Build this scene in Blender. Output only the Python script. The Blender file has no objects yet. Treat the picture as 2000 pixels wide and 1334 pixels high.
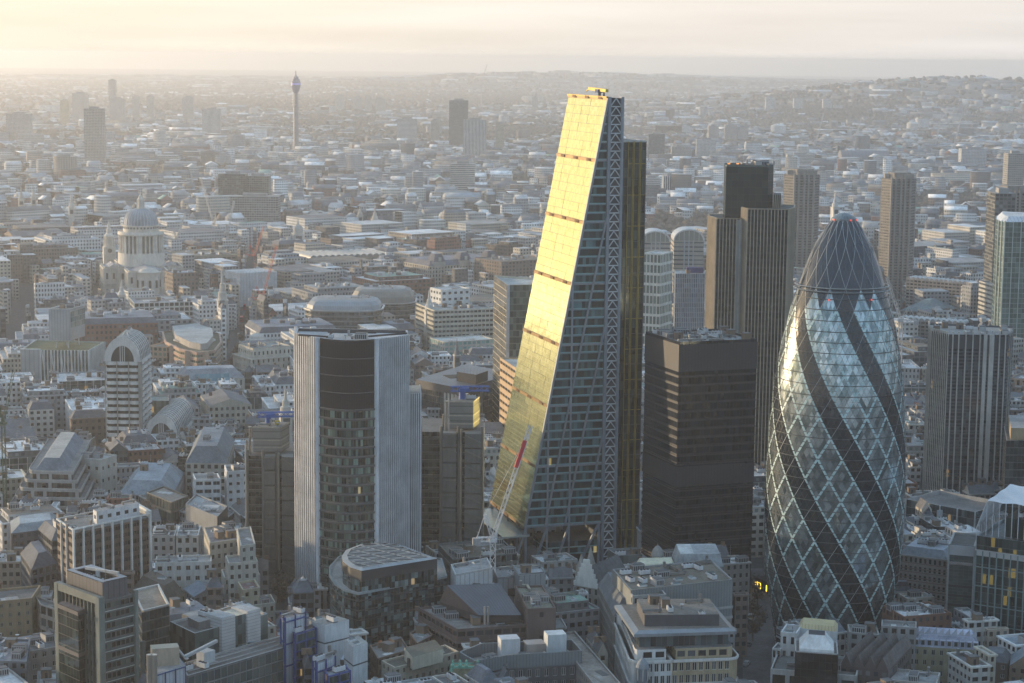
import bpy, math, random
import numpy as np
from mathutils import Vector, Matrix
random.seed(7); rng = np.random.default_rng(11)
SC = bpy.context.scene; COL = SC.collection
# ---------------------------------------------------------------- camera, sky, sun, exposure
CH = 238.35; FPX = 3906.0; PIT = math.radians(-8.108); ROLL = 0.0106
FWD = np.array([0, math.cos(PIT), math.sin(PIT)]); _r = np.array([1.0, 0, 0]); _u = np.array([0, -math.sin(PIT), math.cos(PIT)])
RT = math.cos(ROLL)*_r + math.sin(ROLL)*_u; UP = math.cos(ROLL)*_u - math.sin(ROLL)*_r
cd = bpy.data.cameras.new('camera'); cam = bpy.data.objects.new('camera', cd); COL.objects.link(cam)
cd.sensor_width = 36; cd.lens = FPX/2000*36; cd.clip_start = 5; cd.clip_end = 120000
cam.matrix_world = Matrix(((RT[0], UP[0], -FWD[0], 0), (RT[1], UP[1], -FWD[1], 0), (RT[2], UP[2], -FWD[2], CH), (0, 0, 0, 1)))
SC.camera = cam
SUN_AZ = math.radians(-62); SUN_EL = math.radians(5.5)
wd = bpy.data.worlds.new('World'); SC.world = wd; wd.use_nodes = True
_n = wd.node_tree.nodes; _l = wd.node_tree.links
bg = _n['Background']; sky = _n.new('ShaderNodeTexSky'); sky.sky_type = 'NISHITA'; sky.sun_disc = False
sky.sun_elevation = SUN_EL; sky.sun_rotation = SUN_AZ; sky.air_density = 1.0; sky.dust_density = 2.5; sky.ozone_density = 2.0; sky.altitude = 100
bg.inputs['Strength'].default_value = 0.14
# thin high cloud veil, cream low down and blue-grey higher up, in soft streaks
_tc = _n.new('ShaderNodeTexCoord'); _mp = _n.new('ShaderNodeMapping'); _mp.inputs['Scale'].default_value = (1.4, 1.4, 22)
_nz = _n.new('ShaderNodeTexNoise'); _nz.inputs['Scale'].default_value = 2.6; _nz.inputs['Detail'].default_value = 6
_rp = _n.new('ShaderNodeMapRange'); _rp.inputs[1].default_value = .3; _rp.inputs[2].default_value = .72; _rp.inputs[3].default_value = .68; _rp.inputs[4].default_value = .92
_sx = _n.new('ShaderNodeSeparateXYZ'); _cr = _n.new('ShaderNodeValToRGB'); _vs = _n.new('ShaderNodeVectorMath'); _vs.operation = 'SCALE'; _vs.inputs['Scale'].default_value = 5.7
_e = _cr.color_ramp.elements; _e[0].position = .03; _e[0].color = (0, 0, 0, 1); _e[1].position = .42; _e[1].color = (1, 1, 1, 1)
# low sky: warm towards the sunset, slate blue on the far side
_dt = _n.new('ShaderNodeVectorMath'); _dt.operation = 'DOT_PRODUCT'; _dt.inputs[1].default_value = (math.sin(SUN_AZ), math.cos(SUN_AZ), 0); _dm = _n.new('ShaderNodeMapRange'); _dm.inputs[1].default_value = -1; _dm.inputs[2].default_value = 1
_hr = _n.new('ShaderNodeValToRGB'); _h = _hr.color_ramp.elements; _h[0].position = 0; _h[0].color = (.36, .46, .60, 1); _h[1].position = 1; _h[1].color = (1, .78, .50, 1)
for _p, _c in ((.3, (.40, .50, .62, 1)), (.52, (.70, .69, .70, 1)), (.62, (.79, .75, .72, 1)), (.72, (.84, .78, .71, 1)), (.84, (.93, .83, .68, 1))): _q = _h.new(_p); _q.color = _c
_m2 = _n.new('ShaderNodeMix'); _m2.data_type = 'RGBA'; _m2.inputs['B'].default_value = (.36, .53, .72, 1)
_mx = _n.new('ShaderNodeMix'); _mx.data_type = 'RGBA'
_l.new(_tc.outputs['Generated'], _mp.inputs[0]); _l.new(_tc.outputs['Generated'], _sx.inputs[0]); _l.new(_sx.outputs['Z'], _cr.inputs[0]); _l.new(_tc.outputs['Generated'], _dt.inputs[0]); _l.new(_dt.outputs['Value'], _dm.inputs[0]); _l.new(_dm.outputs[0], _hr.inputs[0]); _l.new(_cr.outputs[0], _m2.inputs['Factor']); _l.new(_hr.outputs[0], _m2.inputs['A']); _l.new(_m2.outputs['Result'], _vs.inputs[0])
_l.new(_mp.outputs[0], _nz.inputs['Vector']); _l.new(_nz.outputs[0], _rp.inputs[0])
_l.new(_rp.outputs[0], _mx.inputs['Factor']); _l.new(sky.outputs[0], _mx.inputs['A']); _l.new(_vs.outputs[0], _mx.inputs['B']); _l.new(_mx.outputs['Result'], bg.inputs['Color'])
ld = bpy.data.lights.new('sun', 'SUN'); ld.energy = 3.3; ld.angle = math.radians(0.6); ld.color = (1.0, 0.74, 0.45)
sun = bpy.data.objects.new('sun', ld); COL.objects.link(sun)
_sd = Vector((math.sin(SUN_AZ)*math.cos(SUN_EL), math.cos(SUN_AZ)*math.cos(SUN_EL), math.sin(SUN_EL)))
sun.rotation_euler = _sd.to_track_quat('Z', 'Y').to_euler(); sun.location = (-300, 300, 600)
SC.view_settings.view_transform = 'Standard'; SC.view_settings.look = 'None'; SC.view_settings.exposure = 0.76; SC.view_settings.gamma = 1
SC.cycles.volume_bounces = 3; SC.cycles.max_bounces = 6; SC.cycles.diffuse_bounces = 2; SC.cycles.glossy_bounces = 3
SC.cycles.use_denoising = True; SC.cycles.volume_step_rate = 1.0; SC.cycles.caustics_reflective = False; SC.cycles.caustics_refractive = False
HAZE_D = 9.0e-5; HAZE_TOP = 250.0

# ---------------------------------------------------------------- pixel <-> place
def ray(px, py): return FWD + (px-1000)/FPX*RT - (py-667)/FPX*UP
def P(px, py, h=0.0):
    d = ray(px, py); t = (h-CH)/d[2]; return np.array([d[0]*t, d[1]*t])
def proj(x, y, z):
    d = np.array([x, y, z-CH]); f = d@FWD; return (1000+FPX*(d@RT)/f, 667-FPX*(d@UP)/f)
def H(px, py, p):                              # height over ground point p seen at a pixel
    d = ray(px, py); t = (p[0]*d[0]+p[1]*d[1])/(d[0]**2+d[1]**2); return CH+t*d[2]
def AT(px, dist, py=600):                     # ground point under pixel column px at a given range
    d = ray(px, py); return np.array([d[0], d[1]])*dist/d[1]
def V(px, py, A, u):                          # where a pixel ray meets the upright plane A + t*u
    d = ray(px, py); n = np.array([-u[1], u[0]]); t = (A@n)/(d[0]*n[0]+d[1]*n[1]); return np.array([d[0]*t, d[1]*t, CH+d[2]*t])
PHI = math.radians(17); U = np.array([math.cos(PHI), math.sin(PHI)]); W = np.array([-math.sin(PHI), math.cos(PHI)])

# ---------------------------------------------------------------- materials
MC = {}
def nd(nt, t, **k):
    n = nt.nodes.new('ShaderNode'+t)
    for a, b in k.items(): setattr(n, a, b)
    return n
def newmat(name):
    m = bpy.data.materials.new(name); m.use_nodes = True; return m, m.node_tree, m.node_tree.nodes['Principled BSDF'], m.node_tree.links
def mixc(nt, fac, a, b, mode='MIX'):
    m = nd(nt, 'Mix', data_type='RGBA', blend_type=mode)
    for k, v in (('Factor', fac), ('A', a), ('B', b)):
        s = m.inputs[k]
        if hasattr(v, 'is_linked') or hasattr(v, 'links'): nt.links.new(v, s)
        elif k == 'Factor': s.default_value = v
        else: s.default_value = (*v[:3], 1)
    return m.outputs['Result']
def math_(nt, op, a, b=None, c=None):
    m = nd(nt, 'Math', operation=op)
    for i, v in enumerate((a, b, c)):
        if v is None: continue
        if hasattr(v, 'links'): nt.links.new(v, m.inputs[i])
        else: m.inputs[i].default_value = v
    return m.outputs[0]
def maprange(nt, v, a, b, c, d):
    m = nd(nt, 'MapRange'); nt.links.new(v, m.inputs[0])
    for i, x in enumerate((a, b, c, d)): m.inputs[i+1].default_value = x
    return m.outputs[0]
def grime(nt, scale, stretch=(1, 1, 1), lo=.78, hi=1.18, detail=5):
    g = nd(nt, 'NewGeometry'); mp = nd(nt, 'Mapping'); mp.inputs['Scale'].default_value = stretch
    nz = nd(nt, 'TexNoise'); nz.inputs['Scale'].default_value = scale; nz.inputs['Detail'].default_value = detail; nz.inputs['Roughness'].default_value = .65
    nt.links.new(g.outputs['Position'], mp.inputs[0]); nt.links.new(mp.outputs[0], nz.inputs['Vector'])
    return maprange(nt, nz.outputs[0], .3, .7, lo, hi)
def wall(c, rough=.85, metal=0.0, var=1.0):
    k = ('w', c, rough, metal, var)
    if k in MC: return MC[k]
    m, nt, b, l = newmat('wall'); c = (c, c, c) if isinstance(c, float) else c
    a = grime(nt, .12, lo=1-.22*var, hi=1+.16*var); s = grime(nt, .9, (1, 1, .12), lo=1-.16*var, hi=1+.10*var, detail=3)
    f = math_(nt, 'MULTIPLY', a, s)
    v = nd(nt, 'VectorMath', operation='SCALE'); v.inputs[0].default_value = c; l.new(f, v.inputs['Scale']); l.new(v.outputs[0], b.inputs['Base Color'])
    b.inputs['Roughness'].default_value = rough; b.inputs['Metallic'].default_value = metal
    MC[k] = m; return m
def roofm(c, rough=.9):                       # felt, gravel, lead: large stains, fine speckle
    k = ('r', c, rough)
    if k in MC: return MC[k]
    m, nt, b, l = newmat('roof'); c = (c, c, c) if isinstance(c, float) else c
    a = grime(nt, .07, lo=.6, hi=1.3); s = grime(nt, .8, lo=.72, hi=1.25, detail=4); f = math_(nt, 'MULTIPLY', a, s)
    v = nd(nt, 'VectorMath', operation='SCALE'); v.inputs[0].default_value = c; l.new(f, v.inputs['Scale']); l.new(v.outputs[0], b.inputs['Base Color'])
    b.inputs['Roughness'].default_value = rough; MC[k] = m; return m
def uvcell(nt):
    uv = nd(nt, 'UVMap'); fl = nd(nt, 'VectorMath', operation='FLOOR'); fr = nd(nt, 'VectorMath', operation='FRACTION')
    nt.links.new(uv.outputs[0], fl.inputs[0]); nt.links.new(uv.outputs[0], fr.inputs[0])
    wn = nd(nt, 'TexWhiteNoise', noise_dimensions='2D'); nt.links.new(fl.outputs[0], wn.inputs['Vector'])
    sp = nd(nt, 'SeparateXYZ'); nt.links.new(fr.outputs[0], sp.inputs[0]); return wn, sp
def tilt(nt, wn, amt, b):
    g = nd(nt, 'NewGeometry'); s = nd(nt, 'VectorMath', operation='SUBTRACT'); s.inputs[1].default_value = (.5, .5, .5); nt.links.new(wn.outputs['Color'], s.inputs[0])
    sc = nd(nt, 'VectorMath', operation='SCALE'); sc.inputs['Scale'].default_value = amt; nt.links.new(s.outputs[0], sc.inputs[0])
    ad = nd(nt, 'VectorMath', operation='ADD'); nt.links.new(g.outputs['Normal'], ad.inputs[0]); nt.links.new(sc.outputs[0], ad.inputs[1])
    no = nd(nt, 'VectorMath', operation='NORMALIZE'); nt.links.new(ad.outputs[0], no.inputs[0]); nt.links.new(no.outputs[0], b.inputs['Normal'])
def glass(c1=(.012, .016, .02), c2=(.10, .13, .14), metal=.0, rough=.08, ior=1.6, mull=None, mw=.06, mh=.05, lit=.0, tl=.02, pw=2.0, lit_c=(1, .62, .2)):
    k = ('g', c1, c2, metal, rough, ior, mull, mw, mh, lit, tl, pw, lit_c)
    if k in MC: return MC[k]
    m, nt, b, l = newmat('glass'); wn, sp = uvcell(nt)
    p = math_(nt, 'POWER', wn.outputs['Value'], pw)
    col = mixc(nt, p, c1, c2); r = None
    if mull:
        a = math_(nt, 'COMPARE', sp.outputs[0], 0.0, mw); d = math_(nt, 'COMPARE', sp.outputs[1], 0.0, mh); q = math_(nt, 'MAXIMUM', a, d)
        col = mixc(nt, q, col, mull); r = maprange(nt, q, 0, 1, rough, .5); l.new(r, b.inputs['Roughness'])
        l.new(math_(nt, 'MULTIPLY', math_(nt, 'SUBTRACT', 1.0, q), metal), b.inputs['Metallic'])
    else: b.inputs['Roughness'].default_value = rough; b.inputs['Metallic'].default_value = metal
    l.new(col, b.inputs['Base Color']); b.inputs['IOR'].default_value = ior
    tilt(nt, wn, tl, b)
    if lit > 0:
        sc = nd(nt, 'SeparateColor'); l.new(wn.outputs['Color'], sc.inputs[0])
        e = math_(nt, 'GREATER_THAN', sc.outputs[1], 1-lit); b.inputs['Emission Color'].default_value = (*lit_c, 1)
        l.new(math_(nt, 'MULTIPLY', e, .18), b.inputs['Emission Strength'])
    MC[k] = m; return m
def winwall(c, wc=(.03, .04, .05), x0=.24, x1=.78, y0=.28, y1=.74, attr=False):   # far facades: windows too small to tell apart
    k = ('f', c, wc, x0, x1, y0, y1, attr)
    if k in MC: return MC[k]
    m, nt, b, l = newmat('facade'); wn, sp = uvcell(nt)
    def band(s, a, d): return math_(nt, 'MULTIPLY', math_(nt, 'GREATER_THAN', s, a), math_(nt, 'LESS_THAN', s, d))
    q = math_(nt, 'MULTIPLY', band(sp.outputs[0], x0, x1), band(sp.outputs[1], y0, y1))
    wcol = mixc(nt, math_(nt, 'POWER', wn.outputs['Value'], 3.0), wc, (.22, .23, .22))
    f = math_(nt, 'MULTIPLY', grime(nt, .05, lo=.8, hi=1.15), grime(nt, .5, (1, 1, .2), lo=.86, hi=1.1, detail=3))
    v = nd(nt, 'VectorMath', operation='SCALE'); l.new(f, v.inputs['Scale'])
    if attr:
        at = nd(nt, 'Attribute', attribute_name='Col'); l.new(at.outputs['Color'], v.inputs[0])
    else: v.inputs[0].default_value = c
    l.new(mixc(nt, q, v.outputs[0], wcol), b.inputs['Base Color']); l.new(maprange(nt, q, 0, 1, .85, .15), b.inputs['Roughness'])
    MC[k] = m; return m
def attrroof():
    if 'ar' in MC: return MC['ar']
    m, nt, b, l = newmat('roofs'); at = nd(nt, 'Attribute', attribute_name='Col'); v = nd(nt, 'VectorMath', operation='SCALE')
    l.new(at.outputs['Color'], v.inputs[0]); l.new(math_(nt, 'MULTIPLY', grime(nt, .08, lo=.6, hi=1.35), grime(nt, .6, lo=.8, hi=1.2)), v.inputs['Scale']); l.new(v.outputs[0], b.inputs['Base Color'])
    b.inputs['Roughness'].default_value = .85; MC['ar'] = m; return m
def ribbed(c, step=1.0, rough=.45, metal=.5, axis=0):   # seamed metal sheet
    k = ('rb', c, step, rough, metal, axis)
    if k in MC: return MC[k]
    m, nt, b, l = newmat('sheet'); uv = nd(nt, 'UVMap'); sp = nd(nt, 'SeparateXYZ'); l.new(uv.outputs[0], sp.inputs[0])
    f = math_(nt, 'FRACT', math_(nt, 'MULTIPLY', sp.outputs[axis], 1/step)); q = math_(nt, 'LESS_THAN', f, .14)
    col = mixc(nt, q, c, tuple(x*.55 for x in c)); v = nd(nt, 'VectorMath', operation='SCALE'); l.new(col, v.inputs[0]); l.new(grime(nt, .1, lo=.8, hi=1.15), v.inputs['Scale']); l.new(v.outputs[0], b.inputs['Base Color'])
    b.inputs['Roughness'].default_value = rough; b.inputs['Metallic'].default_value = metal; MC[k] = m; return m
def emit(c, s):
    k = ('e', c, s)
    if k in MC: return MC[k]
    m, nt, b, l = newmat('lamp'); b.inputs['Emission Color'].default_value = (*c, 1); b.inputs['Emission Strength'].default_value = s; b.inputs['Base Color'].default_value = (*c, 1); MC[k] = m; return m

# ---------------------------------------------------------------- mesh builder
def a3(p, z): return (float(p[0]), float(p[1]), float(z))
class MB:
    def __init__(s): s.v = []; s.f = []; s.m = []; s.uv = []; s.mats = []
    def mi(s, m):
        if m not in s.mats: s.mats.append(m)
        return s.mats.index(m)
    def face(s, pts, m, uv=None):
        i = len(s.v); s.v += [tuple(map(float, p)) for p in pts]; s.f.append(tuple(range(i, i+len(pts)))); s.m.append(s.mi(m)); s.uv += list(uv) if uv is not None else [(0.5, 0.5)]*len(pts)
    def quad_wall(s, a, b, z0, z1, m, u=1.0, v=1.0, u0=0.0):
        L = math.dist(a[:2], b[:2]); nu = u if u < 0 else max(1, round(L/u)); nv = max(1, round((z1-z0)/v))
        if u < 0: nu = -u
        s.face([a3(a, z0), a3(b, z0), a3(b, z1), a3(a, z1)], m, [(u0, 0), (u0+nu, 0), (u0+nu, nv), (u0, nv)])
    def prism(s, poly, z0, z1, mw, mt=None, u=3.0, v=3.5, bottom=False):
        n = len(poly)
        for i in range(n): s.quad_wall(poly[i], poly[(i+1) % n], z0, z1, mw, u, v, u0=i*37)
        if mt: s.face([a3(p, z1) for p in poly], mt, [(p[0], p[1]) for p in poly])
        if bottom: s.face([a3(p, z0) for p in reversed(poly)], mt or mw)
    def box(s, c, sx, sy, sz, m, ang=0.0, z=0.0, top=None):
        ca, sa = math.cos(ang), math.sin(ang)
        poly = [np.array([c[0]+ca*x-sa*y, c[1]+sa*x+ca*y]) for x, y in ((-sx/2, -sy/2), (sx/2, -sy/2), (sx/2, sy/2), (-sx/2, sy/2))]
        s.prism(poly, z, z+sz, m, top or m, bottom=True); return poly
    def bar(s, A, B, w, m, h=None):
        A = Vector(A); B = Vector(B); d = (B-A)
        if d.length < 1e-6: return
        d.normalize(); x = d.cross(Vector((0, 0, 1)))
        if x.length < .01: x = Vector((1, 0, 0))
        x.normalize(); y = x.cross(d); x = x*w/2; y = y*(h or w)/2
        q = [-x-y, x-y, x+y, -x+y]
        for i in range(4):
            j = (i+1) % 4; s.face([A+q[i], A+q[j], B+q[j], B+q[i]], m)
        s.face([A+k for k in reversed(q)], m); s.face([B+k for k in q], m)
    def lathe(s, c, prof, n, m, a0=0.0, a1=2*math.pi, uv=(1, 1)):
        for j in range(len(prof)-1):
            (r0, z0), (r1, z1) = prof[j], prof[j+1]
            for i in range(n):
                t0 = a0+(a1-a0)*i/n; t1 = a0+(a1-a0)*(i+1)/n
                q = [(c[0]+r0*math.cos(t0), c[1]+r0*math.sin(t0), z0), (c[0]+r0*math.cos(t1), c[1]+r0*math.sin(t1), z0), (c[0]+r1*math.cos(t1), c[1]+r1*math.sin(t1), z1), (c[0]+r1*math.cos(t0), c[1]+r1*math.sin(t0), z1)]
                w = [(i*uv[0], j*uv[1]), ((i+1)*uv[0], j*uv[1]), ((i+1)*uv[0], (j+1)*uv[1]), (i*uv[0], (j+1)*uv[1])]
                if r1 < 1e-4: q = q[:3]; w = w[:3]
                elif r0 < 1e-4: q = q[1:]; w = w[1:]
                s.face(q, m, w)
    def mesh(s, name, o=(0, 0, 0)):
        me = bpy.data.meshes.new(name); v = np.array(s.v, dtype=np.float64).reshape(-1, 3)-np.array(o)
        me.from_pydata(v.tolist(), [], s.f)
        for m in s.mats: me.materials.append(m)
        me.polygons.foreach_set('material_index', s.m)
        l = me.uv_layers.new(name='UVMap'); l.data.foreach_set('uv', np.array(s.uv, dtype=np.float32).ravel()); me.update(); return me
def link(name, me, parent=None, loc=(0, 0, 0)):
    o = bpy.data.objects.new(name, me); COL.objects.link(o); o.location = loc
    if parent: o.parent = parent
    return o
class T:                                       # one thing: an Empty at its base that parents its parts
    def __init__(s, name, label, cat, o, group=None, z=0.0):
        s.o = (float(o[0]), float(o[1]), float(z)); s.e = bpy.data.objects.new(name, None); COL.objects.link(s.e); s.e.location = s.o; s.e.empty_display_size = 2
        s.e['label'] = label; s.e['category'] = cat
        if group: s.e['group'] = group
    def part(s, name, mb, parent=None, stuff=False):
        if not mb.f: return None
        o = link(name, mb.mesh(name, s.o), parent or s.e)
        if stuff: o['kind'] = 'stuff'
        return o
    def rep(s, name, me, places, parent=None):      # shared mesh; places = (x, y, z[, rot]) in world
        for p in places:
            o = link(name, me, parent or s.e, (p[0]-s.o[0], p[1]-s.o[1], p[2]-s.o[2]))
            if len(p) > 3: o.rotation_euler = (0, 0, p[3])
def single(name, mb, label, cat, o=None, group=None, kind=None):
    c = o if o is not None else tuple(np.array(mb.v).mean(0)[:2])+(0,)
    if len(c) == 2: c = (c[0], c[1], 0)
    ob = link(name, mb.mesh(name, c), None, c)
    if kind: ob['kind'] = kind
    if label: ob['label'] = label
    if cat: ob['category'] = cat
    if group: ob['group'] = group
    return ob

def inset(poly, d):
    n = len(poly); out = []
    for i in range(n):
        p0, p1, p2 = poly[i-1], poly[i], poly[(i+1) % n]
        e0 = (p1-p0)/np.linalg.norm(p1-p0); e1 = (p2-p1)/np.linalg.norm(p2-p1); n0 = np.array([-e0[1], e0[0]]); n1 = np.array([-e1[1], e1[0]])
        den = 1+n0@n1; out.append(p1+(n0+n1)*d/max(den, .3))
    return out
def quad3(L, N, R, h):
    l, n, r = P(*L, h), P(*N, h), P(*R, h); return [n, r, l+r-n, l]
def orth(N, R, depth, h, ang=None):           # front edge from two roof pixels, depth square to it
    n, r = P(*N, h), P(*R, h); e = (r-n)/np.linalg.norm(r-n); w = np.array([-e[1], e[0]]); return [n, r, r+w*depth, n+w*depth]
def grid4(px0, px1, py, h, depth, phi=17.0):  # front-left corner at (px0,py,h); right corner on column px1 along the street grid
    n = P(px0, py, h); a = math.radians(phi); e = np.array([math.cos(a), math.sin(a)]); r = V(px1, py, n, e)[:2]; w = np.array([-e[1], e[0]])
    return [n, r, r+w*depth, n+w*depth]
def centre(poly): return np.mean(poly, axis=0)
def facing(a, b):
    m = (a+b)/2; e = b-a; n = np.array([e[1], -e[0]]); n = n/np.linalg.norm(n); return (n@(-m))/np.linalg.norm(m)

# occupancy: which ground is taken
OX, OY, OS = -900, 480, 3.0; OCC = np.zeros((700, 820), bool)
def raster(poly, grow=0.0):
    p = np.array(inset(poly, -grow) if grow else poly); lo = p.min(0); hi = p.max(0)
    i0, j0 = int((lo[0]-OX)/OS), int((lo[1]-OY)/OS); i1, j1 = int((hi[0]-OX)/OS)+1, int((hi[1]-OY)/OS)+1
    i0 = max(i0, 0); j0 = max(j0, 0); i1 = min(i1, 699); j1 = min(j1, 819)
    if i1 <= i0 or j1 <= j0: return None
    X, Y = np.meshgrid(OX+OS*(np.arange(i0, i1)+.5), OY+OS*(np.arange(j0, j1)+.5), indexing='ij'); ins = np.zeros(X.shape, bool); n = len(p)
    for k in range(n):
        a, b = p[k], p[(k+1) % n]
        c = ((a[1] > Y) != (b[1] > Y)) & (X < (b[0]-a[0])*(Y-a[1])/((b[1]-a[1]) if abs(b[1]-a[1]) > 1e-9 else 1e-9)+a[0]); ins ^= c
    return (slice(i0, i1), slice(j0, j1)), ins
def take(poly, grow=3.0):
    r = raster(poly, grow)
    if r: OCC[r[0]] |= r[1]
def free(poly):
    r = raster(poly)
    if not r: return True
    n = r[1].sum(); return n == 0 or (OCC[r[0]] & r[1]).sum() <= .06*n
# ---------------------------------------------------------------- building kit
WINM = {}
def window_mesh(w, h, gl, fr, bars=1):
    k = (round(w, 2), round(h, 2), gl, fr, bars)
    if k in WINM: return WINM[k]
    m = MB(); t = min(.12*w, .14)
    m.face([(-w/2, .1, 0), (w/2, .1, 0), (w/2, .1, h), (-w/2, .1, h)], gl, [(.1, .1), (.9, .1), (.9, .9), (.1, .9)])
    for x in [-w/2+t/2, w/2-t/2]+[(-w/2+w*(i+1)/(bars+1)) for i in range(bars)]: m.face([(x-t/2, .02, 0), (x+t/2, .02, 0), (x+t/2, .02, h), (x-t/2, .02, h)], fr)
    for z in (t/2, h-t/2): m.face([(-w/2, 0.01, z-t/2), (w/2, 0.01, z-t/2), (w/2, .01, z+t/2), (-w/2, .01, z+t/2)], fr)
    WINM[k] = m.mesh('window'); return WINM[k]
PANES = [glass((.012, .015, .018), (.05, .06, .07), rough=.06, ior=1.55), glass((.05, .065, .07), (.12, .15, .15), rough=.1, ior=1.55), glass((.10, .10, .085), (.2, .2, .18), rough=.25)]
def punched(wb, gb, poly, z0, z1, fh, bay, ww, wh, sill, dep, mw, mg, objs=None, fr=None, edges=None, mr=None):
    n = len(poly)
    for i in range(n):
        a, b = poly[i], poly[(i+1) % n]; L = np.linalg.norm(b-a)
        if L < .5: continue
        if facing(a, b) < -.12 or (edges is not None and i not in edges) or L < bay*.7:
            wb.quad_wall(a, b, z0, z1, mw); continue
        e = (b-a)/L; nn = np.array([e[1], -e[0]]); nb = max(1, round(L/bay)); bw = L/nb; nr = max(1, round((z1-z0)/fh)); rh = (z1-z0)/nr; w = min(ww*bw/bay, bw-.3); h = min(wh*rh/fh, rh-.3)
        zt = z0; ins = -nn*dep
        for r in range(nr):
            zb = z0+r*rh+sill*rh/fh; wb.quad_wall(a, b, zt, zb, mw); zt = zb+h; x = 0.0
            for c in range(nb):
                x0 = c*bw+(bw-w)/2; x1 = x0+w; wb.quad_wall(a+e*x, a+e*x0, zb, zt, mw); q0 = a+e*x0; q1 = a+e*x1; r_ = mr or mw
                wb.face([a3(q0, zb), a3(q0+ins, zb), a3(q0+ins, zt), a3(q0, zt)], r_); wb.face([a3(q1+ins, zb), a3(q1, zb), a3(q1, zt), a3(q1+ins, zt)], r_)
                wb.face([a3(q0, zb), a3(q1, zb), a3(q1+ins, zb), a3(q0+ins, zb)], r_)
                if objs is not None: objs.append(((q0+q1)/2+ins*.9, zb, w, h, math.atan2(e[1], e[0])))
                x = x1
            wb.quad_wall(a+e*x, b, zb, zt, mw)
        wb.quad_wall(a, b, zt, z1, mw); o = -nn*dep*1.02
        gb.face([a3(a+o+e*.05, z0+.1), a3(b+o-e*.05, z0+.1), a3(b+o-e*.05, z1-.1), a3(a+o+e*.05, z1-.1)], mg, [(17*i, 0), (17*i+nb, 0), (17*i+nb, nr), (17*i, nr)])
def parapet(mb, poly, z, h=.9, t=.45, m=None, mt=None):
    q = inset(poly, t); n = len(poly)
    for i in range(n):
        j = (i+1) % n; mb.face([a3(q[j], z), a3(q[i], z), a3(q[i], z+h), a3(q[j], z+h)], m); mb.face([a3(poly[i], z+h), a3(poly[j], z+h), a3(q[j], z+h), a3(q[i], z+h)], mt or m)
# small roof plant, each kind one shared mesh
RK = {}
def roofkit():
    if RK: return RK
    lg = wall((.42, .43, .44), .5, .3); dg = wall((.12, .125, .13), .7); wh = wall((.6, .61, .62), .6); br = wall((.2, .15, .11)); mt = wall((.35, .36, .37), .35, .8); dk = wall((.03, .03, .035), .6)
    m = MB(); m.box((0, 0), 5, 3.4, 2.6, lg); m.box((0, 0), 4.6, 3.0, .25, dg, z=2.6)
    for i in range(5): m.box((-2.52, -1.2+i*.6), .06, .35, 1.6, dk, z=.5)
    for i in range(6): m.box((-2+i*.8, -1.72), .5, .06, 1.7, dk, z=.45)
    RK['plant_box'] = m
    m = MB(); m.box((0, 0), 4.2, 2.0, 1.5, wh, z=.4)
    for i in range(3): m.lathe((-1.35+i*1.35, 0), [(.55, 1.9), (.55, 2.15), (.45, 2.15), (.45, 1.95), (0, 1.95)], 8, dk)
    for x in (-1.9, 1.9): m.box((x, 0), .2, 1.8, .4, dg)
    RK['fan_unit'] = m
    m = MB(); m.box((0, 0), 7, .9, .8, mt, z=.5); m.box((3, 1.2), .9, 3.2, .8, mt, z=.5); m.box((-3, 0), .5, .6, .5, dg); m.box((2.6, 0), .5, .6, .5, dg); m.box((3, 2.4), .9, .9, 1.5, mt, z=1.3)
    RK['duct'] = m
    m = MB(); m.box((0, 0), 3.2, 2.2, .5, wh); m.face([(-1.5, -1, .5), (1.5, -1, .5), (1.5, 0, 1.1), (-1.5, 0, 1.1)], PANES[1]); m.face([(1.5, 1, .5), (-1.5, 1, .5), (-1.5, 0, 1.1), (1.5, 0, 1.1)], PANES[1]); m.face([(1.5, -1, .5), (1.5, 1, .5), (1.5, 0, 1.1)], wh); m.face([(-1.5, 1, .5), (-1.5, -1, .5), (-1.5, 0, 1.1)], wh)
    RK['skylight'] = m
    m = MB(); m.box((0, 0), 3.6, 3.0, 3.0, br); m.box((0, 0), 3.9, 3.3, .2, dg, z=3.0); m.box((0, -1.53), 1, .06, 2.1, dk, z=0.05)
    RK['stair_hut'] = m
    m = MB(); m.box((0, 0), 1.9, .8, 2.2, br)
    for i in range(3): m.lathe((-.6+i*.6, 0), [(.17, 2.2), (.13, 2.9), (0, 2.9)], 6, wall((.35, .16, .09)))
    RK['chimney'] = m
    m = MB(); m.bar((0, 0, 0), (0, 0, 1.4), .15, dg); m.lathe((0, 0), [(0, 1.3), (.5, 1.45), (.8, 1.8)], 10, wh); m.lathe((0, 0), [(.8, 1.82), (.5, 1.47), (0, 1.33)], 10, wh)
    RK['satellite_dish'] = m
    m = MB(); m.bar((0, 0, 0), (0, 0, 6), .14, mt)
    for z in (3, 4, 5): m.bar((-.6, 0, z), (.6, 0, z), .08, mt)
    RK['antenna'] = m
    for k in list(RK): RK[k] = (RK[k].mesh(k), RK[k])
    return RK
KINDS = ['plant_box', 'fan_unit', 'duct', 'skylight', 'stair_hut', 'fan_unit', 'plant_box', 'satellite_dish', 'antenna', 'duct']
def inpoly(p, poly):
    s = True
    for i in range(len(poly)):
        a, b = poly[i], poly[(i+1) % len(poly)]
        if (b[0]-a[0])*(p[1]-a[1])-(b[1]-a[1])*(p[0]-a[0]) < 0: s = False
    return s
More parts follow.
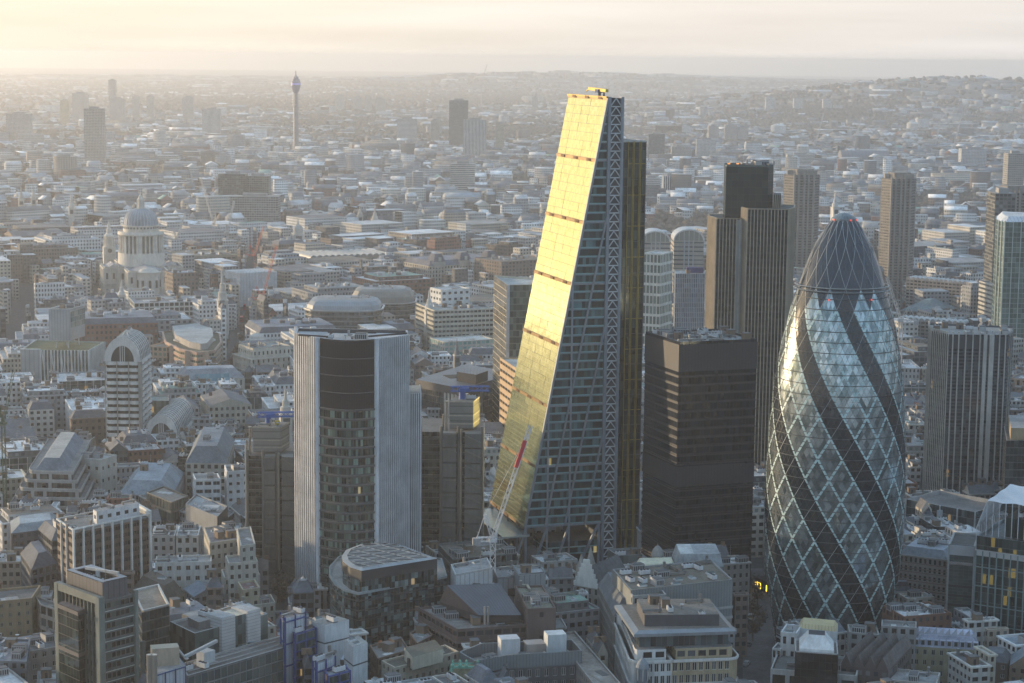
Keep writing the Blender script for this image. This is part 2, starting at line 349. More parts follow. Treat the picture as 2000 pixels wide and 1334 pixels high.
def clutter(t, poly, z, n, kinds=None, margin=2.6, merged=None, rnd=None):
    rk = roofkit(); rnd = rnd or random; q = inset(poly, margin); c = centre(poly); e = poly[1]-poly[0]; a = math.atan2(e[1], e[0]); done = []
    lo = np.min(q, axis=0); hi = np.max(q, axis=0); tries = 0
    while len(done) < n and tries < n*12:
        tries += 1; p = np.array([rnd.uniform(lo[0], hi[0]), rnd.uniform(lo[1], hi[1])])
        if not inpoly(p, q) or any(np.linalg.norm(p-d) < 4.6 for d in done): continue
        done.append(p); k = rnd.choice(kinds or KINDS); aa = a+(math.pi/2 if rnd.random() < .35 else 0)
        if merged is not None:
            mbk = rk[k][1]; ca, sa = math.cos(aa), math.sin(aa); i0 = len(merged.v)
            for v in mbk.v: merged.v.append((p[0]+ca*v[0]-sa*v[1], p[1]+sa*v[0]+ca*v[1], z+v[2]))
            for f, mi in zip(mbk.f, mbk.m): merged.f.append(tuple(i+i0 for i in f)); merged.m.append(merged.mi(mbk.mats[mi]))
            merged.uv += mbk.uv
        else: t.rep(k, rk[k][0], [(p[0], p[1], z, aa)])
def ringbox(poly, h, out, t, m):               # a belt round a building, base at z=0
    mb = MB(); o = inset(poly, -out); q = inset(poly, t-out); n = len(poly)
    for i in range(n):
        j = (i+1) % n
        mb.face([a3(o[i], 0), a3(o[j], 0), a3(o[j], h), a3(o[i], h)], m); mb.face([a3(o[i], h), a3(o[j], h), a3(q[j], h), a3(q[i], h)], m); mb.face([a3(q[i], 0), a3(q[j], 0), a3(o[j], 0), a3(o[i], 0)], m)
    return mb
def bands(t, name, poly, zs, h, out, m, th=.6):
    mb = ringbox(poly, h, out, th, m); me = mb.mesh(name, (t.o[0], t.o[1], 0))
    for z in zs: link(name, me, t.e, (0, 0, z-t.o[2]))
def fins(t, name, a, b, n, z0, z1, w, d, m, ends=True, off=0.0):
    a = np.array(a); b = np.array(b); L = np.linalg.norm(b-a); e = (b-a)/L; nn = np.array([e[1], -e[0]]); ang = math.atan2(e[1], e[0])
    mb = MB(); mb.box((0, -d/2-off), w, d, z1-z0, m); me = mb.mesh(name)
    for i in range(n+1):
        if not ends and i in (0, n): continue
        p = a+e*L*i/n; t.rep(name, me, [(p[0], p[1], z0, ang)])
def hiproof(mb, poly, z, rise, d, mr, flat=None):   # mansard or hip: slopes in by d, flat top
    q = inset(poly, d); n = len(poly)
    for i in range(n):
        j = (i+1) % n; L = np.linalg.norm(poly[j]-poly[i]); mb.face([a3(poly[i], z), a3(poly[j], z), a3(q[j], z+rise), a3(q[i], z+rise)], mr, [(0, 0), (L, 0), (L-d, rise), (d, rise)])
    mb.face([a3(p, z+rise) for p in q], flat or mr); return q
def gable(mb, poly, z, rise, mr, mw):          # ridge along the longer side
    p = poly if np.linalg.norm(poly[1]-poly[0]) >= np.linalg.norm(poly[2]-poly[1]) else [poly[1], poly[2], poly[3], poly[0]]
    r0 = (p[3]+p[0])/2; r1 = (p[1]+p[2])/2; L = np.linalg.norm(p[1]-p[0]); S = [(0, 0), (L, 0), (L, 5), (0, 5)]
    mb.face([a3(p[0], z), a3(p[1], z), a3(r1, z+rise), a3(r0, z+rise)], mr, S); mb.face([a3(p[2], z), a3(p[3], z), a3(r0, z+rise), a3(r1, z+rise)], mr, S)
    mb.face([a3(p[1], z), a3(p[2], z), a3(r1, z+rise)], mw); mb.face([a3(p[3], z), a3(p[0], z), a3(r0, z+rise)], mw)
def barrel(mb, a, b, w, z, rise, m, mw, n=10, side=(1,)):   # half-round vault along a->b of width w
    a = np.array(a); b = np.array(b); e = (b-a)/np.linalg.norm(b-a); s = np.array([-e[1], e[0]]); L = np.linalg.norm(b-a)
    pts = [(math.cos(math.pi*i/n)*w/2, math.sin(math.pi*i/n)*rise) for i in range(n+1)]
    for i in range(n):
        (x0, h0), (x1, h1) = pts[i], pts[i+1]
        mb.face([a3(a-s*x0, z+h0), a3(b-s*x0, z+h0), a3(b-s*x1, z+h1), a3(a-s*x1, z+h1)], m, [(0, i), (L, i), (L, i+1), (0, i+1)])
    for q, o in ((a, 1), (b, -1)):
        f = [a3(q-s*x, z+h) for x, h in pts]; mb.face(f if o > 0 else f[::-1], mw)
def lattice(mb, A, B, w, n, r, m, tri=False):
    A = np.array(A, float); B = np.array(B, float); d = B-A; L = np.linalg.norm(d); d /= L
    x = np.cross(d, [0, 0, 1.0]); x = np.array([1.0, 0, 0]) if np.linalg.norm(x) < .05 else x/np.linalg.norm(x); y = np.cross(x, d)
    cs = [(-.5, -.5), (.5, -.5), (.5, .5), (-.5, .5)] if not tri else [(-.5, -.4), (.5, -.4), (0, .5)]
    pt = lambda c, s: A+d*L*s+(x*c[0]+y*c[1])*w
    for c in cs: mb.bar(pt(c, 0), pt(c, 1), r, m)
    for i in range(n):
        for k in range(len(cs)):
            c0, c1 = cs[k], cs[(k+1) % len(cs)]; c0, c1 = (c0, c1) if i % 2 else (c1, c0); mb.bar(pt(c0, i/n), pt(c1, (i+1)/n), r*.6, m)
def office(name, label, cat, poly, h, wc=(.35, .34, .32), rc=(.2, .2, .2), fh=3.6, bay=3.2, ww=1.7, wh=1.9, sill=.9, dep=.3, mg=None, par=True, win=False, fr=(.5, .5, .5), z0=0, plant=0, kinds=None, t=None, bars=1, roof='flat', rise=4.0, group=None, seed=1, corn=None, reserve=True, body='wall', rd=3.5, edges=None):
    mw = wall(wc); mg = mg or glass((.015, .018, .02), (.11, .12, .12), rough=.1, pw=2.5)
    if t is None: t = T(name, label, cat, centre(poly), group)
    if reserve: take(poly)
    wb, gb = MB(), MB(); objs = [] if win else None
    punched(wb, gb, poly, z0, h, fh, bay, ww, wh, sill, dep, mw, mg, objs, edges=edges)
    rb = MB(); mr = roofm(rc)
    if roof == 'flat':
        pr_ = random.Random(int(abs(poly[0][0]*7+poly[0][1]*3))); c_ = centre(poly); qi = inset(poly, 1.2); e_ = poly[1]-poly[0]; an_ = math.atan2(e_[1], e_[0]); L_ = np.linalg.norm(e_); D_ = np.linalg.norm(poly[2]-poly[1])
        for k_ in range(2+int(L_*D_/260)):
            p_ = qi[0]+(qi[1]-qi[0])*pr_.uniform(.15, .85)+(qi[3]-qi[0])*pr_.uniform(.15, .85) if len(qi) == 4 else c_
            if L_*D_ > 90: rb.box(p_, pr_.uniform(.08, .3)*L_, pr_.uniform(.08, .3)*D_, .05+.03*k_, roofm(pr_.choice(((.10, .10, .10), (.42, .43, .44), (.24, .22, .19), (.55, .56, .56), (.30, .30, .30)))), an_, h-.84)
        if par: parapet(wb, poly, h-.9, .9, .5, mw, wall(tuple(min(1, x*1.25) for x in wc))); rb.face([a3(p, h-.85) for p in inset(poly, .4)], mr)
        else: rb.face([a3(p, h) for p in poly], mr)
        zr = h-.85; q = poly
    elif roof in ('mansard', 'hip'):
        q = hiproof(rb, poly, h, rise, rd, mr, roofm(tuple(x*1.3 for x in rc))); zr = h+rise
    elif roof == 'gable': gable(rb, poly, h, rise, mr, mw); zr = h; q = poly
    t.part(body, wb); t.part('roof', rb)
    if gb.f: t.part('glazing', gb, stuff=True)
    if corn: bands(t, 'cornice', poly, corn if isinstance(corn, (list, tuple)) else [h-.6], .7, .5, wall(tuple(min(1, x*1.15) for x in wc)))
    if objs:
        objs.sort(key=lambda o: o[0][1]); rr = random.Random(seed); f = wall(fr, .6)
        for o in objs[:290]:
            me = window_mesh(o[2]*.98, o[3]*.98, PANES[rr.choice((0, 0, 0, 1, 1, 2))], f, bars); t.rep('window', me, [(o[0][0], o[0][1], o[1]+.02, o[4])])
    if plant and roof != 'gable': clutter(t, q, zr, plant, kinds, rnd=random.Random(seed+5))
    return t
def curtain(t, poly, z0, h, gl, rc=(.2, .2, .2), pu=1.5, pv=3.6, mf=None, par=.9, name='glass_skin', roof=True):
    gb = MB(); n = len(poly)
    for i in range(n): gb.quad_wall(poly[i], poly[(i+1) % n], z0, h, gl, pu, pv, u0=i*41)
    t.part(name, gb)
    if roof:
        rb = MB(); q = poly; mf = mf or wall((.3, .3, .3)); wb = MB(); parapet(wb, poly, h-par, par, .5, mf, mf); t.part('parapet', wb); rb.face([a3(p, h-par+.02) for p in inset(poly, .45)], roofm(rc)); t.part('roof', rb)
def crane(label, base, z0, mast_h, jib_a, jib_el, jib_len, col, cat='tower crane', w=1.8, bar=.28, cj=10, group=None, name='tower_crane', flag=None):
    t = T(name, label, cat, base, group, z0); m = wall(col, .5); mb = MB(); lattice(mb, (*base, z0), (*base, z0+mast_h), w, max(4, int(mast_h/3)), bar, m); t.part('mast', mb)
    top = np.array([*base, z0+mast_h]); dr = np.array([math.cos(jib_a)*math.cos(jib_el), math.sin(jib_a)*math.cos(jib_el), math.sin(jib_el)]); hd = np.array([math.cos(jib_a), math.sin(jib_a), 0])
    mb = MB(); mb.box(base, 3.0, 3.0, 1.2, m, jib_a, z0+mast_h); mb.box(base+hd[:2]*1.0+np.array([-hd[1], hd[0]])*1.9, 2, 1.5, 2.2, wall((.6, .6, .6)), jib_a, z0+mast_h+.8); t.part('cab', mb)
    mb = MB(); lattice(mb, top+[0, 0, 1.5], top+[0, 0, 1.5]+dr*jib_len, w*.75, max(5, int(jib_len/3)), bar*.85, m, True); t.part('jib', mb)
    mb = MB(); lattice(mb, top+[0, 0, 1], top+[0, 0, 1]-hd*cj, w*.8, 4, bar, m); mb.box((top-hd*cj)[:2], 3, 2.4, 2.6, wall((.35, .35, .36)), jib_a, top[2]-1); t.part('counter_jib', mb)
    if jib_el > .2:
        mb = MB(); pk = top-hd*cj*.5+[0, 0, 11]; lattice(mb, top+[0, 0, 1], pk, w*.5, 4, bar*.8, m); mb.bar(pk, top-hd*cj+[0, 0, 1], bar*.7, m); mb.bar(pk, top+[0, 0, 1.5]+dr*jib_len*.92, bar*.4, m); t.part('back_stay', mb)
    else:
        mb = MB(); pk = top+np.array([0, 0, 8]); lattice(mb, top+[0, 0, 1], pk, w*.5, 3, bar*.8, m); mb.bar(pk, top-hd*cj+[0, 0, 1], bar*.4, m); mb.bar(pk, top+[0, 0, 1.5]+dr*jib_len*.7, bar*.4, m); t.part('back_stay', mb)
    if flag:
        mb = MB(); s = flag; mb.bar(top+[0, 0, 1.5]+dr*jib_len*s[0]+UPO(dr, w*.2), top+[0, 0, 1.5]+dr*jib_len*s[1]+UPO(dr, w*.2), w*.8, wall(s[2], .5)); t.part('jib_panel', mb)
    return t
def UPO(d, k): return np.array([0, 0, k])
# ================================================================ the towers
def gherkin():
    C = AT(1629.5, 797, 990); take([C+34*np.array([math.cos(a), math.sin(a)]) for a in np.linspace(0, 2*math.pi, 17)[:-1]])
    t = T('tapering_glass_tower', 'bullet-shaped glass skyscraper with dark spiral stripes and white diamond lattice', 'skyscraper', C)
    rows = [(414, 0), (416, 9), (420, 17), (440, 33), (481, 57), (520, 72), (556, 84), (600, 97), (640, 107), (700, 118), (750, 125), (800, 129), (870, 133), (990, 135.5), (1050, 133.5), (1100, 130), (1150, 124), (1200, 115), (1245, 107)]
    Z, R = [], []
    for y, hw in rows:
        z = H(1638, y, C); dep = np.array([C[0], C[1], z-CH])@FWD; Z.append(z); R.append(hw/FPX*dep)
    Z, R = np.array(Z[::-1]), np.array(R[::-1]); zt = Z[-1]; rad = lambda z: float(np.interp(z, Z, R)); N = 18; hh = 16.6; th0 = .10
    def pt(a, b, o=0.0):
        z = (a-b)/2*hh; th = (a+b)/2*2*math.pi/N+th0; z = min(max(z, 0), zt-3.2); r = rad(z)+o; return (C[0]+r*math.cos(th), C[1]+r*math.sin(th), z)
    ztop = H(1638, 560, C)
    cell = lambda A, B: 2 if ((A-B)/2*hh > ztop) else (0 if A % 3 == 0 else 1)
    light = glass((.15, .21, .22), (.58, .66, .67), metal=.85, rough=.14, ior=1.7, mull=(.05, .065, .07), mw=.05, mh=.05, tl=.03, pw=1.3)
    dark = glass((.006, .012, .018), (.02, .03, .038), metal=.0, rough=.1, ior=1.6, mull=(.02, .025, .03), mw=.04, mh=.04, tl=.04)
    topm = glass((.007, .016, .032), (.016, .034, .06), metal=.0, rough=.08, ior=1.6, mull=(.05, .07, .09), mw=.03, mh=.03, tl=.03)
    K = int(2*zt/hh)+1; S = 4
    for k in range(-1, K+1):
        for B in range(N):
            A = B+k; m = (dark, light, topm)[cell(A, B)]; mb = MB()
            for i in range(S):
                for j in range(S):
                    q = [pt(A+i/S, B+j/S), pt(A+(i+1)/S, B+j/S), pt(A+(i+1)/S, B+(j+1)/S), pt(A+i/S, B+(j+1)/S)]
                    zs = [p[2] for p in q]
                    if max(zs)-min(zs) < .3: continue
                    mb.face(q[::-1], m, [(7*B+i, 9*k+j+1), (7*B+i+1, 9*k+j+1), (7*B+i+1, 9*k+j), (7*B+i, 9*k+j)])
            t.part('glass_panel', mb)
    cy = wall((.50, .66, .66), .4); wt = wall((.42, .45, .47), .5)
    for fam in (0, 1):
        for s in range(N):
            mb = MB()
            for k in range(0, K*1+1):
                for q in range(S):
                    if fam == 0: A = s; B = s-k; f0 = (A, B+1-q/S); f1 = (A, B+1-(q+1)/S); ad = (cell(A, B), cell(A-1, B))
                    else: B = s; A = s+k-1; f0 = (A+q/S, B); f1 = (A+(q+1)/S, B); ad = (cell(A, B), cell(A, B-1))
                    p0, p1 = pt(*f0, .10), pt(*f1, .10)
                    if abs(p1[2]-p0[2]) < .3: continue
                    wide = 1 in ad and 2 not in ad; w = (.5 if ad == (1, 1) else .4) if wide else .085; m = cy if wide else wt
                    if wide and q % 1 == 0:
                        d = np.array(p1)-np.array(p0); p0 = tuple(np.array(p0)+d*.09); p1 = tuple(np.array(p1)-d*.09)
                    th = math.atan2(p0[1]-C[1], p0[0]-C[0]); tx, ty = -math.sin(th)*w, math.cos(th)*w
                    mb.face([(p0[0]-tx, p0[1]-ty, p0[2]), (p0[0]+tx, p0[1]+ty, p0[2]), (p1[0]+tx, p1[1]+ty, p1[2]), (p1[0]-tx, p1[1]-ty, p1[2])], m)
            t.part('lattice_rib', mb)
    rg = wall((.06, .075, .08), .5)
    z = 4.15
    while z < ztop-1:
        mb = MB(); r = rad(z)+.16; mb.lathe(C, [(r, z-.16), (r+.1, z-.1), (r+.1, z+.1), (r, z+.16)], 60, rg); t.part('floor_ring', mb); z += 4.15
    sm = wall((.30, .31, .30), .4, .6)
    for y in (545, 552):
        z = H(1638, y, C)-2; mb = MB(); r = rad(z)+1.4; mb.lathe(C, [(r, z-.25), (r+.35, z), (r, z+.25), (r-.3, z), (r, z-.25)], 60, sm); t.part('maintenance_rail', mb)
    mb = MB(); zz = zt-3.2; mb.lathe(C, [(rad(zz)+.15, zz), (rad(zz)+.1, zz+.7), (rad(zz)*.75, zz+1.9), (rad(zz)*.35, zz+2.8), (0, zz+3.1)], 24, glass((.08, .11, .13), (.15, .2, .22), rough=.1, mull=(.3, .33, .34))); t.part('lens_cap', mb)
    red = emit((1, .10, .06), .6)
    for a in (-2.6, -1.2, -.5): mb = MB(); mb.box((C[0]+rad(zz)*1.05*math.cos(a), C[1]+rad(zz)*1.05*math.sin(a)), .6, .6, .5, red, z=zz+.1); t.part('warning_lamp', mb)
    for px_, py_ in ((1595, 586), (1692, 588)):
        z = H(px_, py_, C)+2; th = math.atan2(-1, (px_-1638)/97); r = rad(z)+.3; mb = MB(); mb.box((C[0]+r*math.cos(th), C[1]+r*math.sin(th)), .5, .4, .6, red, z=z); t.part('warning_lamp', mb)
    return C
GC = gherkin()

def wedge():
    z0 = 28.0; A0 = P(1025, 1030, z0); pt = V(1188, 192, A0, U); zt = float(pt[2]); tt = float((pt[:2]-A0)@U); DP = 55.0
    S = lambda z: A0+U*tt*(z-z0)/(zt-z0)          # leaning edge
    tr0 = float((V(1188, 192, A0, U)[:2]-A0)@U); tr1 = float((V(1218, 192, A0, U)[:2]-A0)@U)
    B0 = A0+U*tr0; B1 = A0+U*tr1
    take([A0-U*8, B1+U*18, B1+U*18+W*(DP+3), A0-U*8+W*(DP+3)])
    t = T('wedge_tower', 'tall wedge-shaped skyscraper, its leaning gold-lit glass face beside a steel ladder frame', 'skyscraper', A0+U*30+W*25)
    fl = (zt-z0)/49; steel = wall((.23, .27, .31), .5, .1); dks = wall((.055, .07, .085), .5); lt = wall((.48, .53, .56), .5)
    # leaning face: 7 floors x 5 panels per section, 7 sections
    gold = glass((.70, .70, .28), (.84, .84, .42), metal=.96, rough=.07, ior=1.6, mull=(.60, .56, .22), mw=.03, mh=.03, tl=.008, pw=1.0)  # sunset reflection put into the glass as a yellow base colour
    nv = 5
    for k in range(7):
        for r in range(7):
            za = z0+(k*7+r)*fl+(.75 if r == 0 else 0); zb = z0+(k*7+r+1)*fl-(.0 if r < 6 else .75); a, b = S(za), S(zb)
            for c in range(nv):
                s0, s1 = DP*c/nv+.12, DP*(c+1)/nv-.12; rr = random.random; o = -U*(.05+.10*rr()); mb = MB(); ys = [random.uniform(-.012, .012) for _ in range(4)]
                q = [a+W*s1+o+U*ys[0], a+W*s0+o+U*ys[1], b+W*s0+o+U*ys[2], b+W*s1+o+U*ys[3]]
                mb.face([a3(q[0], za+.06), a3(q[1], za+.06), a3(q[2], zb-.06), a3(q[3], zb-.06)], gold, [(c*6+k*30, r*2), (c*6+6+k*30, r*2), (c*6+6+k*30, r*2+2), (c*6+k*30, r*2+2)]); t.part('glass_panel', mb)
    gm = wall((.26, .17, .07), .4, .6)
    for k in range(8):
        z = z0+k*7*fl; a = S(z); mb = MB(); h = .7
        p = [a+U*.4, a-U*.5, a-U*.5+W*DP, a+U*.4+W*DP]; mb.prism([p[1], p[0], p[3], p[2]], z-h, z+h, gm, gm, bottom=True); t.part('section_band', mb)
        for c in range(3):
            for d in range(3): mb = MB(); q = a-U*.7+W*(DP*(.12+.33*c)+d*1.8); mb.box(q, .8, .9, 1.1, wall((.25, .12, .04), .5), PHI, z-.5); t.part('damper', mb)
    # solid body behind the skins
    mb = MB(); dk = wall((.03, .04, .045), .5); a, b = S(z0), S(zt); i = .8
    fa = a+W*i+U*i; fb = b+W*i+U*i; ra = B0; mb.face([a3(a+U*.5+W*DP, z0), a3(a+U*.5, z0), a3(b+U*.5, zt), a3(b+U*.5+W*DP, zt)], dk)
    mb.face([a3(B0+W*DP, z0), a3(a+W*DP, z0), a3(b+W*DP, zt), a3(B0+W*DP+U*.01, zt)], dk); mb.face([a3(a, z0), a3(a+W*DP, z0), a3(B1+W*DP, z0), a3(B1, z0)], dk); mb.face([a3(b, zt), a3(B1, zt), a3(B1+W*DP, zt), a3(b+W*DP, zt)], roofm((.2, .2, .2)))
    t.part('core', mb)
    # flank: glass floors set back behind slab edges
    fg = glass((.010, .024, .030), (.12, .24, .26), metal=.1, rough=.1, ior=1.5, mull=(.20, .37, .39), mw=.0, mh=.2, tl=.01, pw=3.0, lit=.004, lit_c=(1, .75, .25))
    sb = wall((.13, .20, .23), .5)
    for k in range(49):
        za = z0+k*fl; zb = za+fl; a = S(za); b = S(zb); mb = MB(); L = max(1, tr0-float((a-A0)@U))
        if (b-A0)@U > tr0-.3: break
        mb.face([a3(a+W*.8, za), a3(B0+W*.8, za), a3(B0+W*.8, zb), a3(b+W*.8, zb)], fg, [(100-L/1.5, k), (100, k), (100, k+1), (100-(L-(b-a)@U)/1.5, k+1)]); t.part('flank_glass', mb)
        mb = MB(); th = .75 if k % 7 == 0 else .42; m = steel if k % 7 == 0 else sb; o = -.5 if k % 7 == 0 else .2; pl = [a+W*o, B0+W*o, B0+W*.85, a+W*.85]; mb.prism(pl, za-th/2, za+th/2, m, m, bottom=True); t.part('floor_edge', mb)
    for x0, m_ in ((0, 'edge_column'),):
        mb = MB(); mb.bar((*(S(z0)-W*.3), z0), (*(S(zt)-W*.3), zt), 1.0, steel); t.part(m_, mb)
    sl = (zt-z0)/tt
    for dx in (9.5, 19, 28.5):                   # raking members parallel to the leaning edge, and uprights
        z1 = z0+(tr0-dx)*sl*.98
        mb = MB(); mb.bar((*(A0+U*dx-W*.35), z0), (*(B0-W*.35), z1), .8, steel); t.part('raking_column', mb)
    for dx in (10.5, 21):
        zz = z0+dx*sl; mb = MB(); mb.bar((*(A0+U*dx-W*.3), 0), (*(A0+U*dx-W*.3), zz), .85, steel); t.part('column', mb)
    # ladder frame
    pan = wall((.045, .058, .075), .5); mb = MB(); mb.prism([B0+W*.6, B1+W*.6, B1+W*DP, B0+W*DP], 0, zt, pan, roofm((.2, .2, .2))); t.part('lift_core', mb)
    for q in (B0+U*.6, B1-U*.6): mb = MB(); mb.box(q-W*.1, 1.3, 1.5, zt+.6, steel, PHI); t.part('ladder_column', mb)
    w = tr1-tr0-1.9; step = (zt)/56; m0 = MB(); m0.bar((-w/2, 0, 0), (0, 0, step*.92), .42, lt); m0.bar((w/2, 0, 0), (0, 0, step*.92), .42, lt); m0.bar((-w/2, 0, .0), (w/2, 0, .0), .5, lt); me = m0.mesh('truss_brace')
    t.rep('truss_brace', me, [(*((B0+B1)/2-W*.35), i*step+.3, PHI) for i in range(56)])
    # open base: columns, rakers, plate
    for dx in (0.5, tr0-1): mb = MB(); mb.bar((*(A0+U*dx), 0), (*(A0+U*dx), z0), 1.1, steel); t.part('column', mb)
    for s in (14, 28, 42, 54): mb = MB(); mb.bar((*(A0+W*s+U*.6), 0), (*(A0+W*s+U*.6), z0), 1.1, steel); t.part('column', mb)
    for a, b in ((-9, 0.5), (1.0, 10.5), (11, 21), (21.5, tr0-1.2)):
        mb = MB(); mb.bar((*(A0+U*a-W*.3), 0), (*(A0+U*b-W*.3), z0), 1.0, steel); t.part('raking_column', mb)
    mb = MB(); mb.prism([A0-U*11-W*2, A0+U*2-W*1, A0+U*2+W*DP, A0-U*11+W*DP], z0-4.2, z0-3.4, wall((.33, .38, .38), .4), glass((.2, .27, .27), (.3, .36, .36), rough=.3), bottom=True, u=3, v=1); t.part('canopy', mb)
    mb = MB(); mb.prism([A0+U*10.5+W*1, B0+W*1, B0+W*20, A0+U*10.5+W*20], 14, 20, fg, roofm((.1, .1, .1)), u=1.5, v=3); t.part('lobby_glass', mb)
    # lower north core with yellow lift framing
    c1 = V(1262, 276, B1+W*3, U); zc = float(c1[2]); e1 = float((c1[:2]-B1)@U); q = [B1+W*3+U*.3, B1+W*3+U*e1, B1+W*32+U*e1, B1+W*32+U*.3]
    ng = glass((.012, .018, .02), (.10, .12, .10), metal=.2, rough=.1, mull=(.10, .085, .03), mw=.035, mh=.03, tl=.03, lit=.003, lit_c=(1, .7, .15))
    mb = MB(); mb.quad_wall(q[0], q[1], 0, zc, ng, 1.8, 4.0); mb.quad_wall(q[1], q[2], 0, zc, ng, 1.8, 4.0, u0=60); mb.quad_wall(q[2], q[3], 0, zc, ng, 3, 4); mb.quad_wall(q[3], q[0], 0, zc, ng, 3, 4); mb.face([a3(p, zc) for p in q], roofm((.25, .24, .22))); t.part('north_core', mb)
    ye = wall((.38, .27, .05), .5, .3)
    for i, fx in enumerate((.28, .47, .52, .74, .79, .99)): mb = MB(); p = q[0]+(q[1]-q[0])*fx-W*.35; mb.box(p, .28, .5, zc, ye if i < 5 else dks, PHI); t.part('lift_rail', mb)
    for i in range(26): mb = MB(); z = zc-3-i*7.0; mb.bar((*(q[0]+(q[1]-q[0])*.28-W*.4), z), (*(q[0]+(q[1]-q[0])*.99-W*.4), z), .22, ye if i % 2 else dks); t.part('cross_rail', mb)
    mb = MB(); mb.bar((*q[0], zc), (*q[1], zc), .8, wall((.5, .5, .48))); t.part('coping', mb)
    # roof cradle crane
    rt = S(zt)+U*1.5+W*14; y = wall((.72, .5, .04), .5); mb = MB(); mb.bar((*(rt-W*8), zt+3.2), (*(rt+W*16), zt+3.8), 1.4, y); mb.bar((*(rt+W*2), zt), (*(rt+W*2), zt+3.2), 1.2, dks); mb.bar((*(rt-W*4), zt), (*(rt-W*4), zt+3.2), .8, dks); mb.box(rt+W*2, 3, 4, 1.5, wall((.1, .12, .2)), PHI, zt+2.2); mb.bar((*(rt+W*16), zt+3.8), (*(rt+W*20), zt+2.6), .5, y); t.part('cleaning_crane', mb)
    mb = MB(); mb.bar((*(S(zt)-U*.5), zt+.5), (*(S(zt)-U*.5+W*DP), zt+.5), .7, ye); t.part('coping', mb)
    return A0, B0, B1
LA, LB0, LB1 = wedge()

def slab_black():
    h = 118; poly = quad3((1261, 647), (1327, 668), (1479, 662), h); take(poly)
    t = T('black_office_tower', 'square black glass office tower with flat cluttered roof, just left of the bullet-shaped tower', 'skyscraper', centre(poly))
    g = glass((.004, .006, .010), (.022, .028, .040), metal=.0, rough=.14, ior=1.4, mull=(.020, .024, .032), mw=.07, mh=.16, tl=.02)
    curtain(t, poly, 0, h, g, (.26, .27, .27), 1.55, 3.85, wall((.035, .036, .04), .6))
    bm = wall((.018, .022, .031), .5); zs = [z for z in np.arange(10, h-14, 3.85) if not 55 < z < 63]; bands(t, 'floor_band', poly, zs, .6, .15, bm)
    lv = ribbed((.030, .034, .044), 1.0, .6, .0)
    for z0_, z1_ in ((h-13, h-1.2), (54.5, 63.5)):
        mb = MB()
        for i in range(4):
            a, b = inset(poly, -.2)[i], inset(poly, -.2)[(i+1) % 4]; L = np.linalg.norm(b-a); mb.face([a3(a, z0_), a3(b, z0_), a3(b, z1_), a3(a, z1_)], lv, [(0, 0), (L/1.5, 0), (L/1.5, 1), (0, 1)])
        t.part('louvre_belt', mb)
    clutter(t, poly, h-.85, 26, rnd=random.Random(3))
slab_black()

